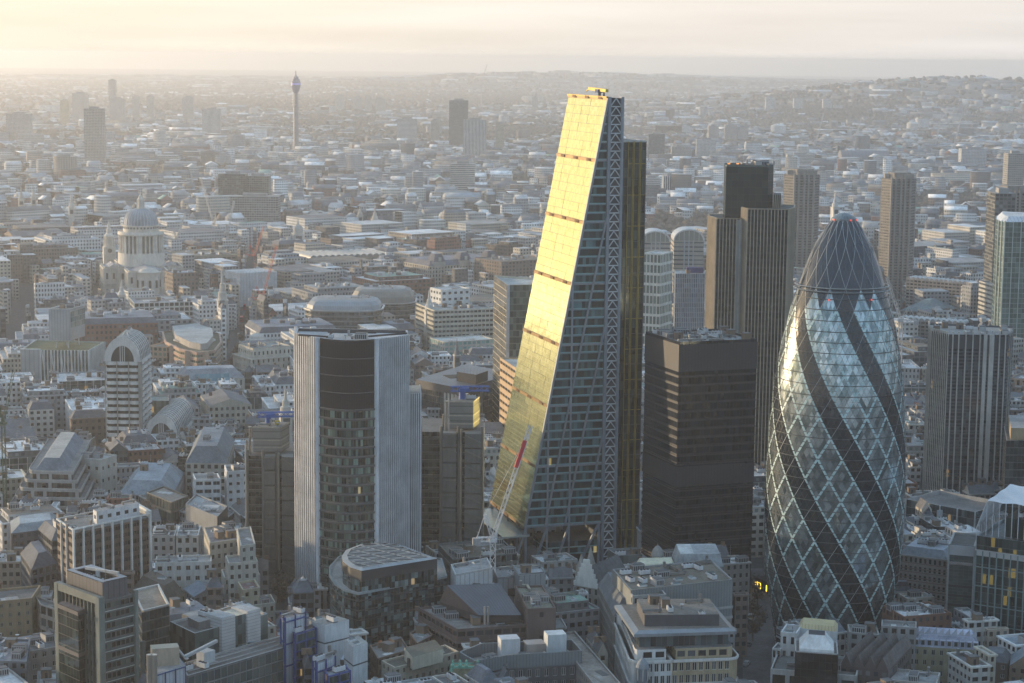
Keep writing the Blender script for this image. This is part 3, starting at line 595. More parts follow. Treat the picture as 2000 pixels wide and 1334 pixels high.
def ribbed_tower():                            # curved dark centre between two ribbed wings
    D = 812; c = AT(690, D, 900); h = H(678, 664, AT(678, D-2, 660)); BK = np.array([-.07, 1.0]); pc = lambda px, back: AT(px, D+back, 700)
    L0, L1, R0, R1 = pc(577, 17), pc(623, 3), pc(733, 1), pc(797, 14)
    arc = []
    for i in range(13):
        f = i/12; p = L1*(1-f)+R0*f; arc.append(p+np.array([0, -1.0])*5.2*math.sin(math.pi*f))
    poly = [L0]+arc+[R1, R1+BK*15, L0+BK*15]; take([L0, arc[6], R1, R1+BK*20, L0+BK*20])
    t = T('ribbed_office_tower', 'office tower with bowed dark glass centre between two pale ribbed wings', 'skyscraper', c)
    g1 = glass((.005, .008, .014), (.012, .017, .027), metal=.0, rough=.08, ior=1.6, tl=.02, mull=(.03, .03, .04), mw=.03, mh=.02)
    g2 = glass((.010, .014, .015), (.20, .29, .24), rough=.1, ior=1.6, tl=.02, pw=2.6, mull=(.06, .065, .065), mw=.06, mh=.12, lit=.004, lit_c=(1, .8, .4))
    ztb = h-29.0; fh = 3.95; bm = wall((.17, .175, .18), .4, .4); bd = wall((.07, .07, .075), .5)
    for i in range(12):
        a, b = arc[i], arc[i+1]; mb = MB(); mb.quad_wall(a, b, ztb, h-.6, g1, -2, 7.1, u0=i*2); mb.quad_wall(a, b, 0, ztb, g2, -2, fh, u0=i*2); t.part('centre_glass', mb)
    lo = [p+np.array([0, -.25]) for p in arc]
    for z in list(np.arange(ztb, 4, -fh))+[ztb+7.1*i for i in range(1, 4)]:
        mb = MB()
        for i in range(12):
            a, b = lo[i], lo[i+1]; th = .55 if z <= ztb else .14; m = bd if z <= ztb else bm; mb.quad_wall(a, b, z-th, z+th*.6, m); mb.face([a3(a, z+th*.6), a3(b, z+th*.6), a3(arc[i+1], z+th*.6), a3(arc[i], z+th*.6)], bm)
            if z <= ztb: mb.quad_wall(lo[i]+np.array([0, -.06]), lo[i+1]+np.array([0, -.06]), z+.05, z+.3, bm)
        t.part('sill_band', mb)
    pg = wall((.075, .08, .09), .45, .2); rb = wall((.62, .64, .67), .45, .05)
    body = MB(); body.quad_wall(L0, L1, 0, h, pg); body.quad_wall(R0, R1, 0, h, pg); body.quad_wall(R1, R1+BK*15, 0, h, pg); body.quad_wall(R1+BK*15, L0+BK*15, 0, h, pg); body.quad_wall(L0+BK*15, L0, 0, h, pg); t.part('wing_cladding', body)
    fins(t, 'rib', L0, L1, 11, 0, h+.2, .45, .65, rb); fins(t, 'rib', R0, R1, 17, 0, h+.2, .42, .65, rb); fins(t, 'rib', L0+BK*15, L0, 14, 0, h+.2, .5, .5, rb)
    for q in (L1+(L1-L0)/np.linalg.norm(L1-L0)*-.9, R0+(R1-R0)/np.linalg.norm(R1-R0)*.9): mb = MB(); mb.box(q+np.array([0, -.4]), 1.9, 1.0, h+.3, rb); t.part('corner_pier', mb)
    for z in np.arange(8, h, fh*2):
        for a, b in ((L0, L1), (R0, R1)): mb = MB(); mb.bar((*(a+np.array([0, -.1])), z), (*(b+np.array([0, -.1])), z), .25, bm); t.part('joint_band', mb)
    rf = MB(); rf.face([a3(p, h-1.2) for p in poly], roofm((.45, .46, .47))); t.part('roof', rf); wb = MB(); parapet(wb, poly, h-1.2, 1.3, .8, pg, wall((.5, .51, .52))); t.part('parapet', wb)
    clutter(t, [L1, R0, R0+BK*13, L1+BK*13], h-1.2, 9, rnd=random.Random(8))
    for a, b in (((583, 10), (640, 4)), ((640, 20), (735, 18)), ((720, 8), (795, 17))): mb = MB(); mb.bar((*AT(a[0], D+a[1]), h+.2), (*AT(b[0], D+b[1]), h+.4), .7, wall((.04, .04, .045))); t.part('cradle_track', mb)
    # lower tier on the right
    h2 = H(808, 765, R1+BK*10); E0 = R1+BK*4; E1 = V(821, 765, E0, U)[:2]; p2 = [E0, E1, E1+BK*22, E0+BK*22]; mb = MB(); mb.prism(p2, 0, h2, pg, roofm((.3, .3, .28))); t.part('side_tier', mb); fins(t, 'rib', E0, E1, 6, 0, h2+.2, .42, .55, rb); fins(t, 'rib', E1, E1+BK*22, 12, 0, h2+.2, .42, .5, rb); take(p2)
ribbed_tower()

def tall_bronze():                             # three-part tower with vertical fins
    D = 1048; A = lambda px, back=0, py=600: AT(px, D+back, py); zr = H(1480, 410, A(1480)); zl = H(1405, 430, A(1405)); zg = H(1457, 326, A(1457, 14))
    main = [A(1436, 12, 900), A(1447, 2, 900), A(1525, 2, 900), A(1537, 14, 900), A(1537, 34, 900), A(1436, 34, 900)]
    left = [A(1372, 24, 900), A(1388, 8, 900), A(1433, 8, 900), A(1437, 14, 900), A(1437, 34, 900), A(1372, 36, 900)]
    take([A(1368), A(1540), A(1540, 40), A(1368, 40)])
    t = T('finned_bronze_tower', 'tall bronze tower of close vertical fins carrying a dark green glass box at its top', 'skyscraper', A(1457, 15))
    dk = glass((.010, .010, .010), (.05, .045, .03), rough=.16, ior=1.5, mull=(.022, .021, .02), mw=.02, mh=.3, tl=.02); fm = wall((.46, .40, .31), .5, .1); rf = roofm((.1, .1, .1))
    for pl, z, nm in ((main, zr, 'right_shaft'), (left, zl, 'left_shaft')):
        mb = MB(); mb.prism(pl, 0, z, dk, rf, u=1.6, v=3.9); t.part('shaft', mb)
        for i in range(len(pl)):
            a, b = pl[i], pl[(i+1) % len(pl)]; L = np.linalg.norm(b-a)
            if facing(a, b) > -.5: fins(t, 'fin', a, b, max(2, round(L/1.75)), 0, z+.5, .42, .55, fm)
        wb = MB(); parapet(wb, pl, z, .6, .5, fm, fm); t.part('coping', wb)
    gp = [A(1410, 22, 500), A(1414, 16, 500), A(1496, 14, 500), A(1506, 20, 500), A(1506, 34, 500), A(1410, 36, 500)]; gg = glass((.012, .022, .022), (.03, .045, .042), rough=.12, ior=1.5, tl=.015, mull=(.02, .03, .03), mw=.03, mh=.03)
    mb = MB(); mb.prism(gp, zl-2, zg, gg, roofm((.15, .16, .15)), u=3, v=3.9); t.part('crown_box', mb); wb = MB(); parapet(wb, gp, zg, .9, .4, wall((.10, .15, .15)), wall((.10, .15, .15))); t.part('parapet', wb)
    clutter(t, gp, zg, 12, kinds=['antenna', 'satellite_dish', 'plant_box', 'duct'], margin=1.5, rnd=random.Random(2))
    orr = emit((1, .35, .05), .9)
    for f in (.12, .3, .75): mb = MB(); mb.box(A(1410+96*f, 22, 400), 1.2, 1.2, .7, orr, z=zg+1.0); t.part('warning_lamp', mb)
    zs = H(1514, 380, A(1514, 18)); mb = MB(); sp = [A(1507, 16, 500), A(1522, 16, 500), A(1522, 30, 500), A(1507, 30, 500)]; mb.prism(sp, zr-1, zs, dk, rf, u=1.5, v=30); t.part('stair_box', mb); fins(t, 'fin', sp[0], sp[1], 4, zr-1, zs, .3, .4, fm)
    cx = A(1430, 5, 900); mb = MB(); mb.box(A(1431, 9, 900), 3.2, 3, zr-6, wall((.25, .28, .29), .4, .2)); t.part('cladding_strip', mb)
tall_bronze()

def pier_tower():                              # polygonal tower on the right with pale piers
    D = 1010; A = lambda px, b=0: AT(px, D+b, 800); h = H(1890, 655, A(1890)); poly = [A(1808, 30), A(1814, 16), A(1847, 3), A(1962, 3), A(1972, 14), A(1972, 38), A(1808, 46)]
    take(poly); t = T('piered_office_tower', 'grey faceted office tower with thin pale vertical piers, right of the bullet-shaped tower', 'skyscraper', centre(poly))
    g = glass((.012, .018, .024), (.10, .13, .14), metal=.1, rough=.08, ior=1.6, mull=(.04, .05, .055), mw=.03, mh=.22, tl=.025, pw=2.5, lit=.006); curtain(t, poly, 0, h, g, (.3, .3, .29), 1.5, 3.75, wall((.1, .11, .12)))
    pm = wall((.47, .45, .41), .6); bm = wall((.045, .06, .07), .4)
    bands(t, 'floor_band', poly, np.arange(12, h-8, 3.75), .9, .15, bm); bands(t, 'louvre_belt', poly, [h-7.5], 6.6, .2, wall((.035, .045, .055), .5))
    for i, n in ((0, 4), (1, 9), (2, 9), (3, 3), (6, 8)):
        a, b = poly[i], poly[(i+1) % 7]
        if i == 2:
            for f in (.07, .17, .29, .41, .53, .86, .76, .96): mb = MB(); p = a+(b-a)*f; mb.box(p+np.array([0, -.4]), .55, .8, h+.6, pm); t.part('pier', mb); mb = MB(); mb.box(p+np.array([0, -.1]), .9, .9, .9, pm, z=h+.6); t.part('pier_head', mb)
            for f in (.62, .72): mb = MB(); p = a+(b-a)*f; mb.box(p+np.array([0, -.4]), 1.8, .8, h+.2, pm); t.part('wide_pier', mb)
        else:
            fins(t, 'pier', a, b, n, 0, h+.6, .32, .45, pm, ends=(i == 1))
            for k in range(1, n): p = a+(b-a)*k/n; mb = MB(); mb.box(p, .9, .9, .9, pm, z=h+.6); t.part('pier_head', mb)
    clutter(t, poly, h-.85, 12, rnd=random.Random(12))
    # podium
    pd = orth((1770, 975), (1905, 1000), 30, 26); pg = glass((.02, .03, .035), (.10, .14, .15), rough=.1, mull=(.2, .22, .23), mw=.015, mh=.05, lit=.015, lit_c=(1, .6, .2)); take(pd)
    t2 = T('glass_podium_block', 'long low glass block with thin white columns at the foot of the piered tower', 'office building', centre(pd)); curtain(t2, pd, 0, 26, pg, (.2, .2, .2), 1.5, 3.7, wall((.35, .36, .37)), par=2)
    fins(t2, 'column', pd[0], pd[1], 4, 0, 26, .5, .6, wall((.45, .47, .48))); mb = MB(); p = pd[0]+(pd[1]-pd[0])*.52-W*.3; mb.box(p, 5, .6, 21, wall((.42, .45, .47)), PHI, 3); t2.part('stone_pier', mb)
pier_tower()

def green_tower():                             # far right, rounded glass with net crown
    D = 1500; A = lambda px, b=0: AT(px, D+b, 600); h = H(1975, 418, A(1975)); poly = [A(1937, 30), A(1944, 8), A(1956, 0), A(2050, 0), A(2060, 40), A(1937, 60)]
    take(poly); t = T('green_glass_tower', 'rounded green glass tower with white ribbed crown at the right edge of the photo', 'skyscraper', centre(poly))
    g = glass((.05, .09, .08), (.17, .25, .22), metal=.2, rough=.12, mull=(.25, .32, .3), mw=.05, mh=.09, tl=.02); curtain(t, poly, 0, h-6, g, (.5, .5, .5), 3, 3.8, wall((.5, .52, .52)))
    wm = wall((.7, .72, .74), .5); q = inset(poly, 4)
    mb = MB(); hiproof(mb, poly, h-7, 5, 5, ribbed((.62, .66, .7), 2.5, .5, .2), roofm((.6, .62, .64))); t.part('crown', mb)
    for i in (1, 2): fins(t, 'rib', poly[i], poly[i+1], 2 if i == 1 else 6, 0, h-5, .5, .6, wall((.45, .52, .50)))
green_tower()

def concrete_tower(px0, px1, ytop, D, label, lit_side=True):
    A = lambda px, b=0: AT(px, D+b, 450); h = H((px0+px1)/2, ytop, A((px0+px1)/2)); w = A(px1)[0]-A(px0)[0]; c = A((px0+px1)/2, 12)
    poly = [A(px0, 14), A(px0+(px1-px0)*.3, 0), A(px1-(px1-px0)*.15, 0), A(px1, 12), A(px1, 30), A(px0, 32)]; take(poly, 2)
    t = T('residential_tower', label, 'residential tower', c, 'concrete residential towers with balconies'); wm = wall((.27, .25, .225), .9); gm = glass((.03, .03, .03), (.12, .11, .1), rough=.2)
    mb = MB(); mb.prism(poly, 0, h-6, winwall((.17, .165, .155), (.02, .02, .022), x0=.1, x1=.9, y0=.15, y1=.85), roofm((.2, .19, .18)), u=3, v=2.85); t.part('shaft', mb)
    mb = MB(); q = inset(poly, w*.16); mb.prism(q, h-6, h, wm, roofm((.2, .19, .18))); 
    for k in (0, 2, 3): p = q[k]; mb.box(p, w*.18, w*.18, 4.5, wm, z=h-6)
    t.part('roof_house', mb); bands(t, 'balcony', [poly[0], poly[1], poly[2], poly[3], poly[4], poly[5]], np.arange(9, h-7, 2.85), 1.05, .9, wm)
    for f in (.3, .42, .58, .7, .85): mb = MB(); p = poly[1]*(1-f)+poly[2]*f if f < .86 else poly[2]; mb.box(A(px0+(px1-px0)*f, -1), w*.055, 2.4, h-4, wm); t.part('pier', mb)
concrete_tower(1529, 1597, 331, 2080, 'slim concrete residential tower between the bronze tower and the bullet-shaped tower')
concrete_tower(1719, 1785, 338, 1985, 'slim concrete residential tower just right of the bullet-shaped tower top, its left side sunlit')
concrete_tower(1938, 2012, 364, 1860, 'concrete residential tower at the right edge behind the rounded green glass tower')
# ================================================================ the near blocks, one by one
CON = (.30, .30, .29); WHT = (.58, .60, .61); STO = (.36, .33, .29); BRN = (.10, .075, .065); SLT = (.11, .12, .135); GRF = (.16, .16, .155); CRM = (.46, .42, .34); LGR = (.30, .31, .32)
gT = glass((.02, .035, .035), (.13, .18, .17), rough=.1, ior=1.6, tl=.02, pw=1.8, lit=.008)
gD = glass((.008, .012, .013), (.05, .065, .062), rough=.1, ior=1.6, tl=.02, pw=1.8, mull=(.05, .055, .055), mw=.05, mh=.14)
gG = glass((.05, .07, .07), (.15, .18, .175), rough=.12, ior=1.6, tl=.02, pw=1.2)
def ppoly(pts, h): return [P(x, y, h) for x, y in pts]
OB = 'office building'

# dark tower with green portal frame
def portal():
    h = 56; poly = quad3((118, 1147), (198, 1176), (262, 1161), h); take(poly); t = T('portal_office_tower', 'dark glass office tower with grey-green portal frame and grey plant screen on top, bottom left', 'office tower', centre(poly)); wl = wall((.085, .095, .095), .6)
    wb, gb = MB(), MB(); punched(wb, gb, poly, 0, h, 3.5, 1.9, 1.65, 1.75, .9, .25, wl, glass((.01, .014, .014), (.16, .22, .18), rough=.1, pw=3.2, tl=.02)); t.part('body', wb); t.part('glazing', gb, stuff=True)
    n, r, b, l = poly; e = (r-n)/np.linalg.norm(r-n); w = (l-n)/np.linalg.norm(l-n)
    for k in range(15): mb = MB(); z = h-3.6-k*3.5; mb.bar((*(n-w*.15+e*.5), z), (*(r-w*.15), z), .22, wall((.42, .47, .44), .5)); t.part('sill_line', mb)
    fr = wall((.155, .185, .17), .55); hs = h+5.0
    for a in (n-w*.4, l): mb = MB(); mb.box(a-e*.8, 2.4, 1.9, hs-3, fr, math.atan2(e[1], e[0])); t.part('portal_leg', mb)
    mb = MB(); mb.bar((*(n-e*1.0-w*.4), hs-4.2), (*(l-e*1.0+w*.6), hs-4.2), 1.6, fr, 2.6); t.part('portal_beam', mb)
    for i in range(1, 11): mb = MB(); p = n+(l-n)*i/11-e*.6; mb.box(p, .9, .45, hs-6, wall((.11, .13, .12), .6), math.atan2(e[1], e[0])); t.part('mullion', mb)
    mb = MB(); mb.box(r+e*.3-w*.2, 1.3, 1.6, h+1.6, fr, math.atan2(e[1], e[0])); t.part('portal_leg', mb)
    q = inset(poly, 1.6); z1 = H(193, 1139, q[0]); lv = ribbed((.13, .135, .15), 2.2, .5, .4); mb = MB(); mb.prism(q, h-.5, z1, lv, None, u=1.0, v=4); t.part('plant_screen', mb); wb = MB(); parapet(wb, q, z1, .3, 2.0, wall((.24, .26, .28)), wall((.26, .28, .31), .5)); t.part('screen_coping', wb)
    rb = MB(); rb.face([a3(p, z1-3.2) for p in q], roofm((.07, .065, .06))); rb.face([a3(p, h) for p in poly], roofm((.12, .12, .12))); t.part('roof', rb); clutter(t, q, z1-3.2, 12, margin=3, rnd=random.Random(4))
    mb = MB(); p = centre(q); mb.bar((p[0]-5, p[1]+6, z1+.5), (p[0]+8, p[1]-3, z1+1.2), .9, WM); mb.bar((p[0], p[1]+2, z1-3), (p[0], p[1]+2, z1+.8), 1.3, WM); t.part('cleaning_cradle', mb)
    w2 = quad3((113, 1178), (152, 1194), (170, 1187), 52); mb = MB(); mb.prism(w2, 0, 52, glass((.008, .014, .014), (.045, .07, .065), rough=.08, tl=.02, mull=(.05, .05, .055), mw=.03, mh=.06), roofm((.14, .13, .14)), u=1.8, v=3.5); t.part('glass_wing', mb); take(w2)
    for z in (46.5, 32, 18): bands(t, 'wing_band', w2, [z+4], 1.3, .25, wall((.11, .105, .11), .5))
    w3 = quad3((258, 1156), (277, 1197), (331, 1184), 44); mb = MB(); mb.prism(w3, 0, 44, gD, roofm((.30, .24, .19)), u=1.7, v=3.6); t.part('rear_wing', mb); take(w3); wb = MB(); parapet(wb, w3, 44, .8, .7, WM, WM); t.part('parapet', wb)
    for f in (0, .06): mb = MB(); mb.box(w3[0]+(w3[1]-w3[0])*f-np.array([0, .8]), 1.1, 1.0, 34, fr); t.part('pier', mb)
WM = wall((.46, .47, .47), .5)
portal()

def finned_slab():
    h = 47; poly = quad3((111, 1014), (142, 1035), (291, 1004), h); take(poly); t = T('finned_office_slab', 'dark brown office slab with white vertical fins and white plant house on its roof', OB, centre(poly)); g = glass((.012, .013, .014), (.05, .05, .05), rough=.12, tl=.02)
    wb = MB(); gb = MB(); punched(wb, gb, poly, 0, h-1.5, 3.5, 1.6, 1.35, 1.7, .9, .2, wall((.075, .052, .044), .6), g); t.part('wall', wb); t.part('glazing', gb, stuff=True); wf = wall((.62, .63, .61), .6)
    fins(t, 'fin', poly[0], poly[1], 8, 0, h+.3, .75, .9, wf); fins(t, 'fin', poly[3], poly[0], 3, 0, h+.3, .6, .8, wf, ends=False)
    mb = MB(); e = (poly[1]-poly[0])/np.linalg.norm(poly[1]-poly[0]); mb.prism([poly[1]+e*.1, poly[1]+e*1.4, poly[2]+e*1.4, poly[2]+e*.1], 0, h+1.2, wf, wf); t.part('end_wall', mb)
    rb = MB(); rb.face([a3(p, h-1.5) for p in poly], roofm((.2, .21, .21))); t.part('roof', rb); bands(t, 'roof_rail', poly, [h-.2], .5, .3, wf, .7)
    for i in range(9): mb = MB(); mb.box(poly[0]+(poly[1]-poly[0])*i/8+W*.5, .5, .5, 1.6, wf, z=h-1.6); t.part('rail_post', mb)
    w = (poly[3]-poly[0])/np.linalg.norm(poly[3]-poly[0]); o = poly[0]+e*14+w*5; ang = math.atan2(e[1], e[0]); L = np.linalg.norm(poly[1]-poly[0])
    q = [o, o+e*(L-17), o+e*(L-17)+w*4.5, o+w*4.5]; wb, gb = MB(), MB(); punched(wb, gb, q, h-1.5, h+4.2, 5.7, 4.2, 1.9, 1.6, 2.2, .15, wall((.66, .68, .70), .6), g); wb.face([a3(p, h+4.2) for p in q], roofm((.4, .4, .4))); t.part('plant_house', wb); t.part('plant_house_glazing', gb, stuff=True)
    clutter(t, [poly[0], poly[0]+e*14, poly[0]+e*14+w*10, poly[0]+w*10], h-1.5, 4, margin=1.5, rnd=random.Random(5)); clutter(t, q, h+4.2, 5, kinds=['antenna', 'duct', 'satellite_dish'], margin=1, rnd=random.Random(6))
finned_slab()

# brown hip-roofed hall
t = office('mansard_hall', 'low hall with brown hipped roof behind the portal-framed tower', OB, quad3((258, 1152), (322, 1184), (362, 1160), 20), 20, (.22, .18, .13), (.085, .075, .065), roof='hip', rise=6, rd=4, plant=3, kinds=['skylight', 'satellite_dish'])
# grey-blue low sheds
office('low_warehouse', 'low shed with blue-grey sheet roof between the hip-roofed hall and white stone offices', OB, quad3((358, 1150), (378, 1166), (434, 1155), 17), 17, (.28, .29, .30), (.22, .27, .33), roof='gable', rise=2.5)

def glass_white():
    poly = quad3((332, 1214), (380, 1237), (523, 1199), 34); take(poly); t = T('glass_and_stone_office', 'pale green glass offices with white stone bay on the front, bottom left', OB, centre(poly)); curtain(t, poly, 0, 34, glass((.06, .09, .09), (.17, .23, .22), metal=.1, rough=.12, mull=(.02, .03, .03), mw=.05, mh=.03, tl=.03), (.13, .125, .12), 2.2, 3.6, wall((.42, .43, .43)), 1.0)
    n, r = poly[0], poly[1]; e = (r-n)/np.linalg.norm(r-n); w = np.array([-e[1], e[0]]); L = np.linalg.norm(r-n); a = n+e*L*.33-w*1.5; b = n+e*L*.86-w*1.5; ws = ribbed((.56, .57, .57), 1.0, .6, .0, 1)
    for f0, f1, m in ((0, .34, ws), (.66, 1.0, ws)): mb = MB(); p = a+(b-a)*f0; q = a+(b-a)*f1; mb.prism([p, q, q+w*9, p+w*9], 0, 37.5, m, roofm((.4, .4, .4)), u=3, v=1.2); t.part('stone_pier', mb)
    mb = MB(); p = a+(b-a)*.34+w*1; q = a+(b-a)*.66+w*1; mb.prism([p, q, q+w*8, p+w*8], 0, 36.5, glass((.02, .03, .03), (.2, .28, .28), rough=.08, mull=(.02, .02, .02), mw=.04, mh=.06, tl=.02, pw=1.2), roofm((.55, .5, .4)), u=2.2, v=3.6); t.part('bay_glass', mb)
    q = inset(poly, 5); mb = MB(); mb.prism(q, 33, 35.8, wall((.2, .2, .2)), roofm((.3, .29, .28))); t.part('plant_deck', mb); clutter(t, q, 35.8, 9, rnd=random.Random(9)); mb = MB(); p = poly[3]+(poly[2]-poly[3])*.3; mb.prism([p, p+e*12, p+e*12+w*6, p+w*6], 0, 33.5, wall(CON), roofm((.36, .37, .38))); t.part('rear_wing', mb)
glass_white()

def panel_slab():
    h = 31; poly = quad3((352, 1298), (366, 1320), (576, 1258), h); take(poly); t = T('grey_panel_office', 'long flat-roofed office slab with big square grey glass panels at the bottom left', OB, centre(poly)); wl = wall((.13, .15, .155), .5); n, r, b, l = poly; L = np.linalg.norm(r-n); e = (r-n)/L; w = np.array([-e[1], e[0]]); nc = 17; cw = L/nc; ang = math.atan2(e[1], e[0])
    mb = MB(); mb.prism(poly, 0, h-.3, wl, roofm((.155, .145, .14))); t.part('body', mb); wb = MB(); parapet(wb, poly, h-.3, .35, .5, WM, WM); t.part('coping', wb)
    m = MB(); m.box((0, 0), cw*.9, .12, 3.4, glass((.07, .10, .10), (.17, .20, .19), rough=.12, tl=.02)); var = []
    for c in ((.075, .09, .09), (.06, .09, .088), (.10, .125, .12), (.05, .07, .075), (.12, .12, .10)):
        mm = MB(); mm.box((0, 0), cw*.9, .12, 3.3, glass(c, tuple(x*1.15 for x in c), rough=.13, tl=.0)); var.append(mm.mesh('facade_panel'))
    rr = random.Random(4); fr = wall((.24, .27, .27), .5)
    for k in range(8):
        z = h-4.1-k*3.9
        for c in range(nc): t.rep('facade_panel', rr.choice(var), [(*(n+e*(c+.5)*cw-w*.1), z, ang)])
        mb = MB(); mb.bar((*(n-w*.2), z-.3), (*(r-w*.2), z-.3), .3, fr); t.part('rail', mb)
    fins(t, 'mullion', n, r, nc, 0, h-.5, .16, .35, fr); ends = r+w*0
    for k in range(3): mb = MB(); mb.bar((*(n+w*(3+k*4)+e*3), h+.25), (*(r+w*(3+k*4)-e*3), h+.25), .3, wall((.35, .35, .34))); t.part('roof_rail', mb)
    c = n+e*L*.27+w*6; mb = MB(); mb.box(c, 5, 4, 4, wall((.52, .54, .55), .5), ang, h+.6); mb.box(c, 6.5, 5.5, .5, wall((.3, .3, .3)), ang, h+.1); mb.bar((*(c-e*12-w*3), h+5.6), (*(c+e*6+w*1.2), h+6.4), 1.0, WM); mb.bar((*(c-e*12-w*3), h+5.6), (*(c-e*13-w*.5), h+8.5), .5, WM); t.part('cleaning_crane', mb)
    clutter(t, [n+w*1, n+e*12+w*1, n+e*12+w*12, n+w*12], h, 6, kinds=['satellite_dish', 'antenna', 'fan_unit'], margin=1, rnd=random.Random(3))
panel_slab()

def service_tower():
    h = 38; poly = quad3((287, 1296), (303, 1318), (362, 1300), h); take(poly); t = T('white_service_block', 'white clad service block with steel chimney pipes and tan tank, bottom left', OB, centre(poly)); cl = ribbed((.5, .53, .57), 1.5, .5, .1); mb = MB(); mb.prism(poly, 0, h, cl, roofm((.25, .25, .25)), u=1, v=3); t.part('cladding', mb); bl = wall((.05, .09, .22), .5)
    for i in range(4): mb = MB(); p = poly[0]+(poly[1]-poly[0])*i/3-W*.3; mb.box(p, .35, .35, h, bl); t.part('blue_post', mb)
    bands(t, 'blue_rail', poly, [h-.5, h-9, h-18], .35, .3, bl); st = wall((.5, .46, .40), .3, .7)
    for x in (292, 301): mb = MB(); c = P(x, 1290, h+6); mb.lathe(c, [(1.0, 0), (1.0, h+8), (0, h+8)], 12, st); t.part('flue', mb)
    mb = MB(); c = P(322, 1296, h); mb.box(c, 9, 5, 6, wall((.40, .34, .26), .6), .3, h); t.part('tank_house', mb); clutter(t, poly, h, 5, kinds=['antenna', 'satellite_dish', 'duct'], margin=1.5, rnd=random.Random(14))
service_tower()
def blue_lift(L, N, R, h, label, glassy=False):
    poly = quad3(L, N, R, h); take(poly); t = T('blue_framed_lift_tower', label, 'lift tower', centre(poly)); bl = wall((.035, .07, .24), .45); q = inset(poly, .35); mb = MB()
    mb.prism(q, 0, h-.3, gT if glassy else ribbed((.52, .56, .60), 1.4, .5, .1), roofm((.3, .32, .35)), u=1, v=2.6); t.part('cladding', mb)
    for p in poly+[(poly[0]+poly[1])/2, (poly[0]*2+poly[3])/3]: mb = MB(); mb.box(p, .55, .55, h+.6, bl); t.part('blue_post', mb)
    bands(t, 'blue_rail', poly, np.arange(h % 3.2, h+.1, 3.2 if glassy else 8), .45, .1, bl, .5); clutter(t, poly, h-.3, 2, kinds=['duct', 'fan_unit'], margin=1.2, rnd=random.Random(int(h)))
blue_lift((548, 1199), (557, 1209), (597, 1197), 42, 'tallest blue framed lift tower with white panels, beside the pale green glass offices')
blue_lift((568, 1232), (577, 1241), (617, 1229), 36, 'glazed blue framed stair tower in front of the white clad block', True)
blue_lift((611, 1287), (619, 1297), (655, 1284), 36, 'short blue framed lift tower with white panels left of the tall white stair block')
blue_lift((634, 1312), (642, 1323), (684, 1312), 33, 'lowest blue framed glass stair tower at the bottom edge', True)
def white_stair(L, N, R, h, label, slope=False):
    poly = quad3(L, N, R, h); take(poly); t = T('white_stair_block', label, OB, centre(poly)); mb = MB(); mb.prism(poly, 0, h, wall((.58, .61, .63), .5), roofm((.34, .33, .31))); t.part('cladding', mb); bands(t, 'dark_joint', poly, [h-7], .5, .06, wall((.08, .09, .1))); clutter(t, poly, h, 5, kinds=['skylight', 'duct', 'fan_unit'], margin=1.5, rnd=random.Random(int(h*3))); return poly
white_stair((598, 1210), (634, 1221), (682, 1210), 38, 'white clad flat roofed block behind the blue framed towers')
white_stair((672, 1250), (690, 1264), (718, 1255), 34, 'tall white stair block with dark joint near the bottom centre left')
q = quad3((622, 1240), (622, 1285), (690, 1290), 24); t = T('metal_vault_block', 'block with sloping ribbed silver roof between blue framed towers and white stair block', OB, centre(q)); take(q); mb = MB(); mb.prism(q, 0, 24, wall((.14, .115, .10)), None); t.part('wall', mb); mb = MB(); hiproof(mb, q, 24, 8, 6, ribbed((.40, .45, .52), 1.2, .35, .6), roofm((.3, .29, .27))); t.part('roof', mb); clutter(t, inset(q, 6), 32, 3, kinds=['skylight', 'skylight', 'duct'], margin=.5, rnd=random.Random(3))

